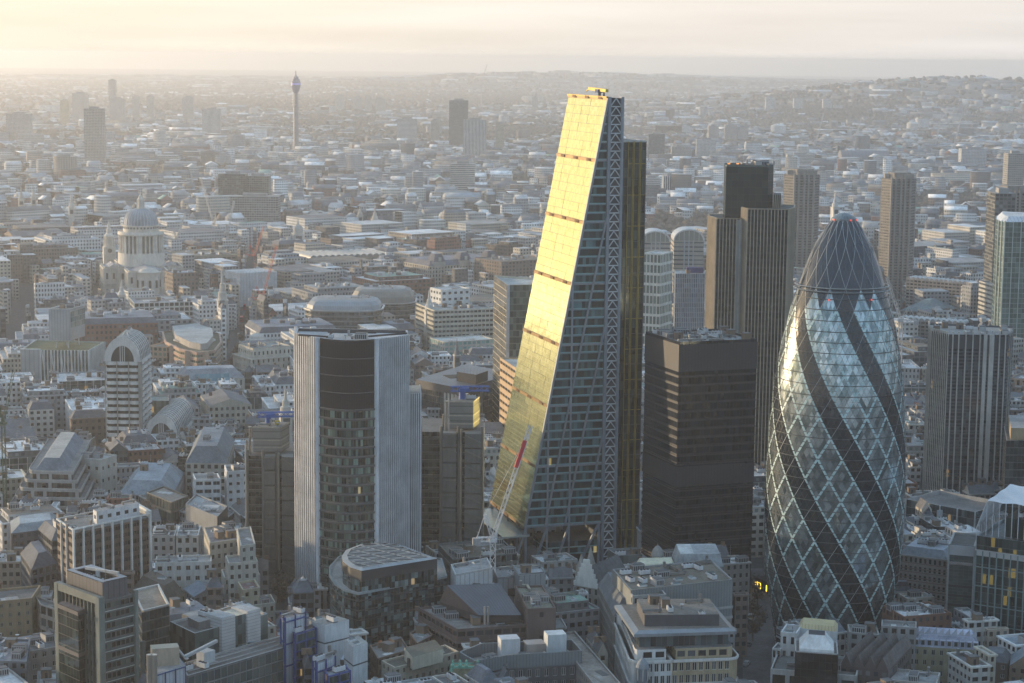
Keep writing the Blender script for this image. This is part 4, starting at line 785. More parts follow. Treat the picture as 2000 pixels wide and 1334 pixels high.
def curved_block():
    h1, h2 = 34, 42.5; p1 = ppoly([(700, 1159), (872, 1126), (862, 1092), (720, 1072), (662, 1088), (644, 1108), (644, 1124), (655, 1140), (674, 1152)], h1); p2 = ppoly([(706, 1115), (854, 1091), (782, 1064), (744, 1059), (704, 1063), (676, 1074), (667, 1086), (670, 1097), (684, 1108)], h2)
    take(p1); t = T('rounded_dark_office', 'dark glass office with rounded corner, roof terrace and white lattice skylight roof', OB, centre(p1)); g = glass((.010, .015, .017), (.20, .28, .28), rough=.1, ior=1.6, tl=.02, pw=3.0, mull=(.15, .16, .16), mw=.035, mh=.0, lit=.002)
    mb = MB()
    for i in range(9): mb.quad_wall(p1[i], p1[(i+1) % 9], 0, h1, g, 1.5, 1.9, u0=i*31)
    mb.face([a3(p, h1-.3) for p in p1], roofm((.35, .35, .34))); t.part('lower_tier', mb); bands(t, 'floor_band', p1, np.arange(4, h1-2, 3.8), .5, .1, wall((.04, .05, .055), .5)); bands(t, 'terrace_coping', p1, [h1-.6], .9, .3, wall((.27, .32, .34), .5), .8)
    nc = AT(685, 745, 1200)
    mb = MB(); mb.prism(p2, h1-.3, h2-4, g, None, u=1.5, v=2); t.part('upper_glass', mb); mb = MB(); mb.prism(p2, h2-4.2, h2, wall((.040, .044, .05), .6), None); q = inset(p2, 2.2)
    for i in range(9): j = (i+1) % 9; mb.face([a3(p2[i], h2), a3(p2[j], h2), a3(q[j], h2+.5), a3(q[i], h2+.5)], wall((.34, .38, .41), .5))
    t.part('roof_screen', mb); mb = MB(); mb.face([a3(p, h2-.3) for p in inset(p2, 2)], roofm((.10, .105, .11))); t.part('roof', mb)
    wl = wall((.42, .44, .45), .5); c = centre(q); lo = np.min(q, axis=0); hi = np.max(q, axis=0)
    def clip(a, d):
        ts = []
        for i in range(len(q)):
            p0, p1_ = q[i], q[(i+1) % len(q)]; e = p1_-p0; den = d[0]*e[1]-d[1]*e[0]
            if abs(den) < 1e-9: continue
            s = ((p0[0]-a[0])*e[1]-(p0[1]-a[1])*e[0])/den; u_ = ((p0[0]-a[0])*d[1]-(p0[1]-a[1])*d[0])/den
            if 0 <= u_ <= 1: ts.append(s)
        return (min(ts), max(ts)) if len(ts) >= 2 else None
    for ang, sp, wd_ in ((.55, 5.5, .4), (-.75, 6.5, .4), (.2, 2.4, .16)):
        d = np.array([math.cos(ang), math.sin(ang)]); nn = np.array([-d[1], d[0]])
        for k in range(-14, 15):
            a = c+nn*k*sp; r = clip(a, d)
            if r: mb = MB(); mb.bar((*(a+d*r[0]), h2+.4), (*(a+d*r[1]), h2+.4), wd_, wl, .25); t.part('lattice_bar', mb)
curved_block()

def brick_complex():
    bk = (.125, .095, .09); h = 29; p = quad3((817, 1186), (893, 1229), (1034, 1219), h); take(p); t = T('brown_brick_offices', 'brown brick office complex with slate sloping roof and square brick tower', OB, centre(p))
    office('', '', '', p, h, bk, (.24, .23, .22), fh=4.0, bay=3.6, ww=2.9, wh=1.8, sill=1.1, t=t, mg=glass((.02, .02, .022), (.07, .08, .08), rough=.1), plant=9, seed=8, corn=[h-5.5]); n, r, b, l = p; e = (r-n)/np.linalg.norm(r-n); w = (l-n)/np.linalg.norm(l-n)
    s = [n+e*11+w*7, r-e*2+w*3, r-e*2+w*26, n+e*6+w*28]; mb = MB(); mb.prism(s, h, h+3.2, wall((.06, .05, .048)), None); sl = ribbed((.115, .125, .145), 1.1, .7, .1); z = h+3.0
    mb2 = MB(); L = np.linalg.norm(s[1]-s[0]); mb2.face([a3(s[0]-w*.8, z), a3(s[1]-w*.8, z), a3(s[2]-w*6, z+8), a3(s[3]-w*6, z+8)], sl, [(0, 0), (L, 0), (L, 22), (0, 22)]); mb2.face([a3(s[3]-w*6, z+8), a3(s[2]-w*6, z+8), a3(s[2], z), a3(s[3], z)], sl, [(0, 0), (L, 0), (L, 6), (0, 6)]); mb.face([a3(s[1]-w*.8, z), a3(s[2], z), a3(s[2]-w*6, z+8)], wall(bk)); mb.face([a3(s[3], z), a3(s[0]-w*.8, z), a3(s[3]-w*6, z+8)], wall(bk)); t.part('attic_wall', mb); t.part('slate_roof', mb2)
    for i in range(2): mb = MB(); c = n+e*(12+i*1.3)+w*3.2; mb.lathe(c, [(.4, h), (.4, h+7), (0, h+7)], 8, wall((.4, .38, .35), .4, .5)); t.part('flue', mb)
    for k in range(1, 4): mb = MB(); z0 = h-k*6.5; mb.prism([n+e*12-w*(.6+k*1.2), r-w*(.6+k*1.2), r, n+e*12], z0-1.2, z0, wall((.20, .19, .18)), roofm((.3, .31, .32)), bottom=True); t.part('balcony', mb)
    q = quad3((1006, 1144), (1030, 1189), (1086, 1187), 36); take(q); office('', '', '', q, 36, bk, (.21, .21, .17), fh=9, bay=14, ww=1.9, wh=2, sill=5.5, t=t, body='tower_wall', plant=5, seed=3)
    q = quad3((1040, 1212), (1050, 1231), (1108, 1229), 24); take(q); mb = MB(); mb.prism(q, 0, 24, wall(bk), roofm((.25, .25, .25))); wb = MB(); parapet(wb, q, 24, .7, .5, wall((.3, .31, .31)), wall((.35, .36, .36))); t.part('side_wing', mb); t.part('parapet', wb)
brick_complex()

# white and grey clad service blocks in front of the wedge tower
for L, N, R, h, wc, rc, lab in (((880, 1102), (889, 1122), (962, 1108), 38, WHT, (.33, .34, .35), 'white panelled block with parapet roof, under the white crane'), ((902, 1140), (909, 1153), (966, 1146), 30, WHT, (.22, .2, .16), 'small white block with one dark opening in front of the crane foot'), ((962, 1108), (972, 1128), (1022, 1123), 33, LGR, (.25, .26, .27), 'grey panelled block right of the white crane foot'), ((1002, 1104), (1013, 1121), (1066, 1117), 36, (.30, .32, .33), (.34, .36, .38), 'pale grey plant box with light flat roof below the wedge tower')):
    p = quad3(L, N, R, h); take(p); t = T('clad_service_block', lab, OB, centre(p)); mb = MB(); mb.prism(p, 0, h-.7, ribbed(wc, 1.0, .6, .05), None, u=2.4, v=3); mb.face([a3(q, h-.7) for q in p], roofm(rc)); t.part('cladding', mb); wb = MB(); parapet(wb, p, h-.7, .7, .5, wall(wc), wall(wc)); t.part('parapet', wb); clutter(t, p, h-.7, 3, margin=2, rnd=random.Random(N[0])); mb = MB(); mb.box((p[0]+p[1])/2-np.array([0, .2]), 5, .5, 3, wall((.03, .03, .035)), z=h-8); t.part('opening', mb)
t = office('deck_building', 'low dark building with railed roof deck and scaffold behind the white panelled block', OB, quad3((856, 1062), (884, 1092), (1010, 1080), 33), 33, (.13, .14, .14), (.15, .14, .12), fh=4, bay=2.5, ww=2, wh=2.6, plant=12, seed=31)

office('cream_corner_offices', 'cream four-storey building with sash windows, brick flank and green-grey flat roof at the bottom', OB, quad3((745, 1290), (771, 1304), (896, 1272), 26), 26, (.42, .38, .31), (.115, .115, .10), fh=3.7, bay=2.9, ww=1.35, wh=1.9, dep=.35, win=True, fr=(.5, .48, .42), plant=0, seed=9)
q = quad3((790, 1262), (806, 1281), (866, 1265), 30.5); t = T('rooftop_hut', 'cream hut with green-grey roof standing on the cream building', 'rooftop hut', centre(q), z=25.3); mb = MB(); mb.prism(q, 25.3, 30, wall((.46, .43, .35)), roofm((.12, .12, .10))); t.part('wall', mb); mb = MB(); e = q[1]-q[0]; mb.box(q[3]*.35+q[0]*.65+np.array([-.3, -.3]), .3, 1.6, 3.2, wall((.05, .05, .05)), math.atan2(e[1], e[0]), 25.3); t.part('door', mb)
office('brick_backland', 'jumbled brown brick block with chimneys beside the tall white stair block', OB, quad3((722, 1260), (738, 1286), (800, 1268), 22), 22, (.17, .13, .10), (.2, .2, .2), plant=7, kinds=['chimney', 'stair_hut', 'skylight', 'chimney', 'duct'], seed=4)
office('brick_backland', 'small brick block with lead roofs between the curved dark office and cream building', OB, quad3((800, 1236), (815, 1256), (845, 1240), 23), 23, (.18, .13, .10), (.30, .32, .34), plant=4, kinds=['chimney', 'stair_hut', 'skylight'], seed=5)

def sash_block():
    h = 23; p = orth((992, 1306), (1143, 1297), 26, h); t = office('sash_window_block', 'dark grey block with white sash windows and grey plant screen along its roof', OB, p, h, (.09, .10, .11), (.13, .135, .14), fh=4.2, bay=3.3, ww=1.75, wh=2.7, sill=.8, dep=.35, win=True, fr=(.72, .73, .74), plant=0); n, r, b, l = p; e = (r-n)/np.linalg.norm(r-n); w = np.array([-e[1], e[0]])
    sc = ribbed((.20, .23, .245), 1.2, .5, .3); o = n-e*12+w*.5; q = [n-e*13-w*4, n-e*.5+w*1.0, r-e*1+w*1, r-e*1+w*15, n-e*6+w*17, n-e*16+w*8]; mb = MB(); mb.prism(q, h-.2, h+4.6, sc, None, u=1, v=3); wb = MB(); parapet(wb, q, h+4.6, .2, .35, wall((.3, .33, .35)), wall((.3, .33, .35))); t.part('plant_screen', mb); t.part('screen_coping', wb); mb = MB(); mb.face([a3(k, h+.3) for k in q], roofm((.1, .1, .1))); t.part('plant_deck', mb); clutter(t, q, h+.3, 16, kinds=['fan_unit', 'plant_box', 'duct', 'fan_unit'], margin=2, rnd=random.Random(17))
    for a, b_, hh, c in ((3, 12, 8, (.58, .6, .62)), (20, 11, 9, (.55, .6, .62)), (13, 14, 5, (.4, .36, .33))): mb = MB(); mb.box(n+e*a+w*b_, 7, 6, hh, wall(c, .6), math.atan2(e[1], e[0]), h); t.part('plant_house', mb)
    mb = MB(); mb.prism([n-e*15-w*5, n, n+w*20, n-e*20+w*16], 0, h-1, wall((.16, .17, .18)), roofm((.25, .26, .28))); t.part('side_wing', mb); take([n-e*15-w*5, n, n+w*20, n-e*20+w*16])
sash_block()
def copper_gable():
    a = P(873, 1340, 20); b = P(948, 1340, 20); e = (b-a)/np.linalg.norm(b-a); w = np.array([-e[1], e[0]]); L = np.linalg.norm(b-a); p = [a, b, b+w*7, a+w*7]; take(p); t = T('copper_trimmed_gable', 'ornate tan gable roof edged in green copper at the bottom centre', 'gabled building', centre(p)); mb = MB(); mb.prism(p, 0, 20, wall((.34, .3, .22)), None); t.part('wall', mb)
    gr = wall((.16, .42, .32), .7); tan = roofm((.24, .23, .15)); zt = H(912, 1300, centre(p)); q = [a+e*L*.14+w*1.5, b-e*L*.2+w*1.5, b-e*L*.2+w*5.5, a+e*L*.14+w*5.5]; mb = MB()
    for i in range(4): j = (i+1) % 4; mb.face([a3(p[i], 20), a3(p[j], 20), a3(q[j], zt), a3(q[i], zt)], tan)
    mb.face([a3(k, zt) for k in q], tan); t.part('roof', mb)
    for i in range(4): mb = MB(); mb.bar((*p[i], 20), (*q[i], zt), .6, gr); t.part('copper_edge', mb); mb = MB(); mb.bar((*q[i], zt), (*q[(i+1) % 4], zt), .7, gr); t.part('copper_ridge', mb)
    for f in (0, .3, .55, 1): mb = MB(); c = q[0]+(q[1]-q[0])*f; mb.lathe(c, [(.5, zt), (.75, zt+.8), (.25, zt+1.5), (.45, zt+2.2), (0, zt+3)], 8, gr); t.part('copper_finial', mb)
copper_gable()
p = [P(x, y, 24) for x, y in ((1172, 1352), (1222, 1345), (1123, 1232), (1082, 1238))]; t = office('mossy_roof_terrace', 'long building with stained moss-brown roof and white parapet beside the street canyon', OB, p, 24, (.26, .25, .24), (.26, .235, .21), fh=3.8, bay=3, ww=1.3, wh=2, plant=0, seed=2)

def street_block():
    # right side of the street canyon: stepped stone and glass block, then white and sand facades facing us
    hb = 31; fl = P(1236, 1273, hb); fr_ = P(1446, 1265, hb); bl = P(1180, 1150, hb); e = (fr_-fl)/np.linalg.norm(fr_-fl); mid = V(1313, 1272, fl, e)[:2]; w = np.array([-e[1], e[0]]); D = 20
    t = T('sand_and_white_offices', 'curved-corner office half white stone, half sandstone, with dark flat penthouse roof', OB, (fl+fr_)/2); take([fl, fr_, fr_+w*46, bl]); ws, ss = (.60, .61, .60), (.40, .33, .22); g = glass((.015, .018, .02), (.10, .11, .12), rough=.1); c2 = w*2.2
    left = bl+(fl-bl)*.42
    wb, gb, ob = MB(), MB(), []; pw_ = [left, fl-e*.3+w*3.5, fl+e*.8+w*1.2, fl+e*3.2, mid, mid+w*D, left+w*3]; punched(wb, gb, pw_, 0, hb-4, 4.4, 2.3, 1.6, 3.0, .7, .3, wall(ws), g, ob, edges=(0, 3)); t.part('white_wall', wb); t.part('glazing', gb, stuff=True)
    wb, gb = MB(), MB(); ps = [mid, fr_-e*3.5, fr_-e*1.2+w*1.0, fr_+w*3.5, fr_+w*D, mid+w*D]; punched(wb, gb, ps, 0, hb-4, 4.4, 2.3, 1.6, 3.0, .7, .3, wall(ss), g, ob, edges=(0,)); t.part('sandstone_wall', wb); t.part('glazing', gb, stuff=True); ob.sort(key=lambda o: o[0][1])
    for o in ob[:150]: t.rep('window', window_mesh(o[2], o[3], PANES[random.choice((0, 0, 1, 2))], wall((.66, .66, .63)), 1), [(o[0][0], o[0][1], o[1], o[4])])
    for pl, nm in ((pw_, 'cornice'), (ps, 'cornice')): bands(t, nm, pl, [hb-4.4, hb-13], .9, .5, wall((.6, .6, .58)))
    for pl, c, z0_, z1_, k in ((inset(pw_, 1.8), ws, hb-4, hb, 0), (inset(ps, 1.8), ss, hb-4, hb, 1)):
        wb, gb = MB(), MB(); punched(wb, gb, pl, z0_, z1_, 4, 3.6, 2.6, 2.2, .9, .3, wall(c), g); wb.face([a3(q, z1_) for q in pl], roofm((.2, .2, .2))); t.part('attic_storey', wb); t.part('attic_glazing', gb, stuff=True)
    h3 = 36.5; tp = quad3((1204, 1183), (1241, 1238), (1435, 1232), h3); mb = MB(); mb.prism(inset(tp, 1.8), hb, h3, glass((.02, .025, .03), (.10, .14, .15), rough=.1, mull=(.1, .1, .1), mw=.05, mh=.02), None, u=2, v=5); t.part('penthouse_glass', mb)
    mb = MB(); o_ = inset(tp, -.6); mb.prism(o_, h3-1.1, h3, wall((.26, .29, .32), .4, .3), None, bottom=True); i_ = inset(tp, 1.5)
    for i in range(4): j = (i+1) % 4; mb.face([a3(o_[i], h3), a3(o_[j], h3), a3(i_[j], h3+.8), a3(i_[i], h3+.8)], ribbed((.26, .29, .32), 1, .4, .4))
    mb.face([a3(q, h3+.8) for q in i_], roofm((.19, .175, .155))); t.part('roof_slab', mb)
    ph = quad3((1244, 1170), (1259, 1201), (1405, 1200), h3+5); mb = MB(); mb.prism(ph, h3+.8, h3+5, wall((.075, .08, .09), .6), roofm((.20, .185, .165))); t.part('plant_house', mb); clutter(t, ph, h3+5, 9, margin=1.6, rnd=random.Random(21))
    # louvred middle block
    h4 = 41; lv = quad3((1196, 1113), (1232, 1154), (1431, 1133), h4); take(lv); t4 = T('louvred_roof_block', 'grey louvred block with brown flat roof and fans, behind the sand and white offices', OB, centre(lv)); mb = MB(); mb.prism(lv, 0, h4, ribbed((.22, .245, .25), 1.0, .5, .2), None, u=1.2, v=3); mb.face([a3(q, h4-.4) for q in lv], roofm((.18, .16, .13))); t4.part('louvre_wall', mb); wb = MB(); parapet(wb, lv, h4-.5, .8, .5, wall((.3, .31, .31)), wall((.34, .35, .35))); t4.part('parapet', wb); clutter(t4, lv, h4-.4, 20, kinds=['fan_unit', 'fan_unit', 'skylight', 'plant_box', 'duct'], rnd=random.Random(22)); bands(t4, 'floor_band', lv, [10, 14, 18, 22, 26, 30], .9, .3, wall((.33, .34, .34)))
    p0 = lv[0]; q = [p0-w*3, p0+e*13-w*3, p0+e*13+w*6, p0+w*6]; office('', '', '', q, h4-1, (.30, .31, .30), (.2, .2, .18), fh=4, bay=3.4, ww=1.6, wh=2, t=t4, body='stair_wall', reserve=False)
    # back block with pale roof, cream shed and turret
    h5 = 43; bk = quad3((1313, 1061), (1322, 1084), (1414, 1083), h5); take(bk); t5 = office('pale_roof_block', 'slate and stone block with one pale square roof, in front of the black tower', OB, bk, h5-5, (.2, .2, .2), (.33, .36, .38), roof='mansard', rise=5, rd=1.4, plant=0); mb = MB(); q = inset(bk, 1.6); mb.face([a3(k, h5+.1) for k in (q[3], q[3]*.65+q[2]*.35+np.array([0, -.2]), q[0]*.65+q[1]*.35, q[0])], roofm((.62, .64, .64))); t5.part('pale_roof_sheet', mb)
    cs = quad3((1241, 1088), (1244, 1104), (1322, 1102), 41); t6 = T('cream_roof_shed', 'cream barrel-roofed plant shed between the spire and pale roof block', OB, centre(cs)); mb = MB(); mb.prism(cs, 0, 38, wall((.30, .3, .29)), None); t6.part('wall', mb); mb = MB(); hiproof(mb, cs, 38, 3, 1.6, wall((.66, .63, .48), .6)); t6.part('roof', mb); take(cs)
    side = [bl-e*1, bl+e*9, fl+e*7+w*12, fl-e*1+w*14]; side = [left-e*.5, left+e*12, bl+e*14+w*10, bl+w*10-e*.5]; t7 = office('canyon_facade_block', 'long glass and stone block lining the street canyon with arched mansard top', OB, side, 30, (.27, .27, .26), (.15, .17, .19), fh=4.2, bay=2.4, ww=1.5, wh=2.9, roof='mansard', rise=6, rd=3.5, seed=6)
    # ornate gabled row with spires
    g0 = P(1122, 1142, 27); g1 = P(1170, 1150, 27); e2 = (g1-g0)/np.linalg.norm(g1-g0); w2 = np.array([-e2[1], e2[0]]); L = np.linalg.norm(g1-g0); rw = [g0, g1, g1+w2*26, g0+w2*26]; t8 = office('gothic_gabled_building', 'ornate stone building with white stepped gable and two thin spires beside the canyon street', 'gothic building', rw, 27, (.40, .39, .35), (.12, .13, .14), fh=4, bay=2.6, ww=1.2, wh=2.4, roof='gable', rise=8)
    mb = MB(); c = g0+e2*L*.5-w2*.4
    for i in range(6): wd2 = L*(1-i*.15); mb.box(c, wd2, .9, 1.9, wall((.62, .63, .60)), math.atan2(e2[1], e2[0]), 27+i*1.9)
    t8.part('stepped_gable', mb)
    for px, py, b_ in ((1153, 1066, 1112), (1135, 1080, 1120)):
        s = P(px, b_, 30); z = H(px, py, s); mb = MB(); mb.box(s, 3.4, 3.4, 6, wall((.36, .35, .31)), .3, 27); mb.lathe(s, [(1.9, 33), (1.1, 33+(z-33)*.4), (.3, z-1), (0, z)], 8, wall((.28, .28, .26))); t8.part('spire', mb)
    tr = P(1284, 1090, 40); t9 = T('domed_turret', 'small round turret with grey dome beside the pale roof block', 'turret', tr); mb = MB(); mb.lathe(tr, [(2.2, 0), (2.2, 41), (2.6, 41), (2.6, 41.5), (2.0, 43.5), (.9, 44.8), (.2, 45.2), (0, 46.5)], 14, wall((.25, .25, .25))); t9.part('dome', mb)
    tr = P(1255, 1305, 26); t9 = T('domed_turret', 'stone turret with ribbed grey-blue dome on the white facade at the bottom', 'turret', tr); mb = MB(); mb.lathe(tr, [(2.1, 0), (2.1, 26), (2.4, 26), (2.4, 26.4), (2.0, 27.8), (1.2, 29), (.2, 29.8), (0, 31)], 14, wall((.22, .25, .28))); t9.part('dome', mb)
    for i in range(8): mb = MB(); a = i*math.pi/4; mb.lathe(tr+2.5*np.array([math.cos(a), math.sin(a)]), [(.25, 22), (.25, 26), (0, 26)], 6, wall((.5, .5, .48))); t9.part('colonnette', mb)
street_block()

def front_right():
    p = orth((1505, 1306), (1673, 1320), 22, 24); t = office('stone_columned_block', 'low block with wide stone columns and dark glass at the bottom below the bullet-shaped tower', OB, p, 24, (.36, .36, .35), (.15, .15, .145), fh=12, bay=5.6, ww=4.2, wh=9, sill=1, dep=.8, plant=6, kinds=['plant_box', 'duct', 'fan_unit']); n, r, b, l = p; e = (r-n)/np.linalg.norm(r-n); w = np.array([-e[1], e[0]]); a = math.atan2(e[1], e[0])
    q = quad3((1553, 1250), (1553, 1274), (1637, 1280), 32); take(q); t = T('skylight_pavilion', 'dark glass pavilion with white truncated pyramid skylight, below the bullet-shaped tower', OB, centre(q)); mb = MB(); mb.prism(q, 0, 32, glass((.006, .007, .008), (.02, .022, .025), rough=.1, mull=(.06, .06, .06), mw=.02, mh=.02), roofm((.16, .155, .15)), u=2, v=3); t.part('glass_wall', mb); b_ = inset(q, 1.4); tp = inset(q, 4.6); mb = MB(); wh = wall((.66, .68, .68), .5)
    for i in range(4): j = (i+1) % 4; mb.face([a3(b_[i], 33.2), a3(b_[j], 33.2), a3(tp[j], 37.5), a3(tp[i], 37.5)], wh); mb.face([a3(b_[i], 32), a3(b_[j], 32), a3(b_[j], 33.2), a3(b_[i], 33.2)], wh)
    t.part('skylight', mb); mb = MB(); mb.face([a3(k, 37.45) for k in tp], wall((.05, .055, .07), .4)); t.part('skylight_top', mb); wb = MB(); parapet(wb, q, 32, .5, .4, WM, WM); t.part('parapet', wb)
    q = quad3((1564, 1204), (1560, 1219), (1634, 1226), 33); take(q); t = T('yellow_roof_shed', 'white block with pale yellow sheet roof at the foot of the bullet-shaped tower', OB, centre(q)); mb = MB(); mb.prism(q, 0, 31.5, wall(WHT), None); t.part('wall', mb); mb = MB(); hiproof(mb, q, 31.5, 1.6, 1.2, ribbed((.52, .44, .26), 1.2, .7, .0)); t.part('roof', mb)
    office('white_corner_block', 'blank white rendered block with a few windows left of the skylight pavilion', OB, orth((1525, 1234), (1556, 1237), 11, 32), 32, (.52, .53, .53), (.3, .3, .3), fh=5, bay=3, ww=1.2, wh=2.6, plant=2)
    office('low_white_wing', 'small low white wing with three windows left of the white rendered block', OB, orth((1508, 1266), (1525, 1268), 8, 26), 26, (.48, .48, .47), (.25, .25, .25), fh=4, bay=2, ww=1.2, wh=2.4)
    office('flat_concrete_deck', 'flat concrete deck building with plant right of the yellow roofed block', OB, quad3((1655, 1219), (1659, 1234), (1718, 1240), 28), 28, (.3, .3, .29), (.24, .24, .23), plant=6, seed=71)
    office('flat_concrete_deck', 'small grey parapet block behind the brown zigzag roof building', OB, quad3((1722, 1210), (1721, 1222), (1790, 1226), 30), 30, (.27, .27, .27), (.2, .2, .2), plant=5, seed=72)
    z = quad3((1690, 1252), (1640, 1300), (1735, 1310), 25); take(z); t = T('zigzag_roof_building', 'dark brown building with zigzag pitched roof slopes at the bottom right', OB, centre(z)); n, r, b, l = z; mb = MB(); mb.prism(z, 0, 25, winwall((.10, .08, .075)), None, u=3, v=3.6); t.part('wall', mb); k = 4
    for i in range(k):
        c = [n+(r-n)*i/k, n+(r-n)*(i+1)/k, l+(b-l)*(i+1)/k, l+(b-l)*i/k]; mb = MB(); gable(mb, [c[1], c[2], c[3], c[0]], 25, 4.5, roofm((.13, .115, .11)), wall((.11, .09, .085))); t.part('pitched_roof', mb)
    m = orth((1783, 1262), (1912, 1270), 15, 20); t = office('arcaded_mansard_terrace', 'yellow brick terrace with lilac-grey scalloped mansard of rounded dormers, bottom right', OB, m, 20, (.34, .31, .21), (.33, .35, .43), fh=3.7, bay=3.1, ww=1.4, wh=1.9, win=True, fr=(.4, .4, .38), roof='mansard', rise=4.2, rd=2.2); n, r = m[0], m[1]; e = (r-n)/np.linalg.norm(r-n); w = np.array([-e[1], e[0]]); L = np.linalg.norm(r-n)
    for i in range(10): mb = MB(); c = n+e*L*(i+.5)/10+w*.2; mb.box(c+w*.8, 1.9, 1.6, 2.4, wall((.42, .44, .52)), math.atan2(e[1], e[0]), 20.4); mb.box(c-w*.03, 1.2, .1, 1.7, wall((.06, .07, .06)), math.atan2(e[1], e[0]), 20.8); t.part('dormer', mb); mb = MB(); c2 = n+e*L*(i+.1)/10+w*2.6; mb.face([a3(c2-e*1.2, 24.2), a3(c2+e*1.4, 24.2), a3(c2+e*1.1, 27)], wall((.42, .44, .5))); mb.face([a3(c2-e*1.2, 24.2), a3(c2+e*1.1, 27), a3(c2+w*2.5, 24.2)], wall((.42, .44, .5))); t.part('roof_peak', mb)
    office('dark_brick_house', 'dark brick house row with slate roof at the bottom right corner', OB, orth((1914, 1290), (1968, 1296), 12, 20), 20, (.13, .10, .08), SLT, bay=3, fh=3.6, ww=1.2, wh=1.7, win=True, roof='mansard', rise=3, rd=2)
    office('dark_brick_house', 'tan brick corner house with grey glazed roof at the far bottom right', OB, orth((1972, 1300), (2040, 1306), 14, 20), 20, (.2, .15, .11), (.2, .23, .26), bay=3, fh=3.6, ww=1.2, wh=1.7, roof='gable', rise=5)
    office('low_front_building', 'low pale stone building with white coping at the bottom edge right of centre', OB, orth((1727, 1326), (1830, 1336), 14, 22), 22, (.38, .36, .33), (.3, .3, .3), plant=3)
    # striped stone and teal glass pair, then canopy building
    p = orth((1756, 1082), (1850, 1094), 24, 30); t = office('striped_stone_offices', 'stone offices banded in dark and light stripes with grey mansard, right of the bullet-shaped tower', OB, p, 30, (.30, .27, .25), (.25, .28, .32), fh=3.9, bay=2.0, ww=1.05, wh=2.2, dep=.35, roof='mansard', rise=3.4, rd=2.5, plant=5); bands(t, 'stone_stripe', p, [3.9*k+3.3 for k in range(7)]+[3.9*k+.9 for k in range(7)], .35, .06, wall((.17, .13, .12))); bands(t, 'cornice', p, [29.6], .6, .6, wall((.36, .35, .34)))
    p = orth((1854, 1062), (1904, 1066), 22, 42); t = T('teal_glass_slab', 'narrow teal glass slab with silver louvred top between striped stone offices and canopy building', OB, centre(p)); take(p); curtain(t, p, 0, 42, glass((.06, .10, .105), (.11, .16, .16), metal=.2, rough=.15, mull=(.15, .19, .19), mw=.02, mh=.04, tl=.01), (.1, .1, .1), 2, 1.3, wall((.42, .44, .45))); bands(t, 'dark_slot', p, [8, 12, 16, 20, 24], .9, .1, wall((.02, .03, .03))); bands(t, 'silver_band', p, [33.5], 1.2, .5, wall((.7, .73, .75), .2, .8)); bands(t, 'white_cladding', p, [37.5], 4.2, .3, ribbed((.42, .46, .50), 2, .5, .1)); fins(t, 'fin', p[0], p[1], 1, 0, 42, .7, .7, wall((.4, .43, .43)))
    h = 50; p = orth((1908, 1046), (2060, 1066), 34, h); take(p); t = T('canopy_roof_offices', 'large teal glass office block with white net canopy over its roof terrace, right edge', OB, centre(p)); n, r, b, l = p; e = (r-n)/np.linalg.norm(r-n); w = np.array([-e[1], e[0]]); L = np.linalg.norm(r-n)
    curtain(t, p, 0, h, glass((.012, .022, .022), (.05, .075, .07), rough=.1, tl=.02, mull=(.09, .13, .13), mw=.02, mh=.04, lit=.06, lit_c=(.5, .36, .07)), (.3, .32, .33), 1.5, 3.9, wall((.30, .35, .37)), 1.5); fins(t, 'fin', n, r, 11, 0, h-6, .5, .6, wall((.17, .25, .26), .5)); bands(t, 'silver_louvre', p, [h-8], 2.4, .35, ribbed((.6, .64, .66), 3, .3, .7)); bands(t, 'floor_rail', p, np.arange(6, h-9, 7.8), .35, .5, wall((.17, .25, .26), .5))
    q = inset(p, 4); mb = MB(); mb.prism([q[0]+e*6, q[1], q[2], q[3]+e*6], h, h+8, glass((.008, .02, .018), (.02, .04, .035), rough=.1, mull=(.03, .05, .05), mw=.04, mh=.02), roofm((.1, .1, .09)), u=2, v=8); t.part('penthouse', mb); clutter(t, [q[0]+e*6, q[1], q[2], q[3]+e*6], h+8, 8, rnd=random.Random(9)); zt = H(1946, 945, n+w*33+e*4); zf = H(1913, 977, n+w*2+e*1)
    wn = wall((.62, .66, .70), .4); nx, ny = 22, 14; top = lambda i, j: np.array([*(n+w*(2+31*j/ny)+e*(3+(L-3)*i/nx)), zf+(zt-zf)*(j/ny)+.22*math.sin(i*.9+j)])
    mb = MB()
    for i in range(nx):
        for j in range(ny): mb.face([top(i, j), top(i+1, j), top(i+1, j+1), top(i, j+1)], ribbed((.60, .65, .70), .5, .35, .2), [(i, j*2), (i+1, j*2), (i+1, j*2+2), (i, j*2+2)])
    t.part('canopy_net', mb); mb = MB()
    for j in range(ny):
        a0 = top(0, j); a1 = np.array([*(n+w*(2+31*j/ny)-e*.5), h-9]); k = (a0+a1)/2-np.array([*e, 0])*2.2; mb.bar(a0, k, .28, wn); mb.bar(k, a1, .28, wn)
        if j < ny-1: b0 = top(0, j+1); k2 = (b0+np.array([*(n+w*(2+31*(j+1)/ny)-e*.5), h-9]))/2-np.array([*e, 0])*2.2; mb.bar(a0, k2, .18, wn); mb.bar(k, b0, .18, wn)
    for i in range(0, nx+1, 2): mb.bar(top(i, 0), (*(n+w*2+e*(3+(L-3)*i/nx)), h), .25, wn)
    t.part('canopy_frame', mb)
front_right()
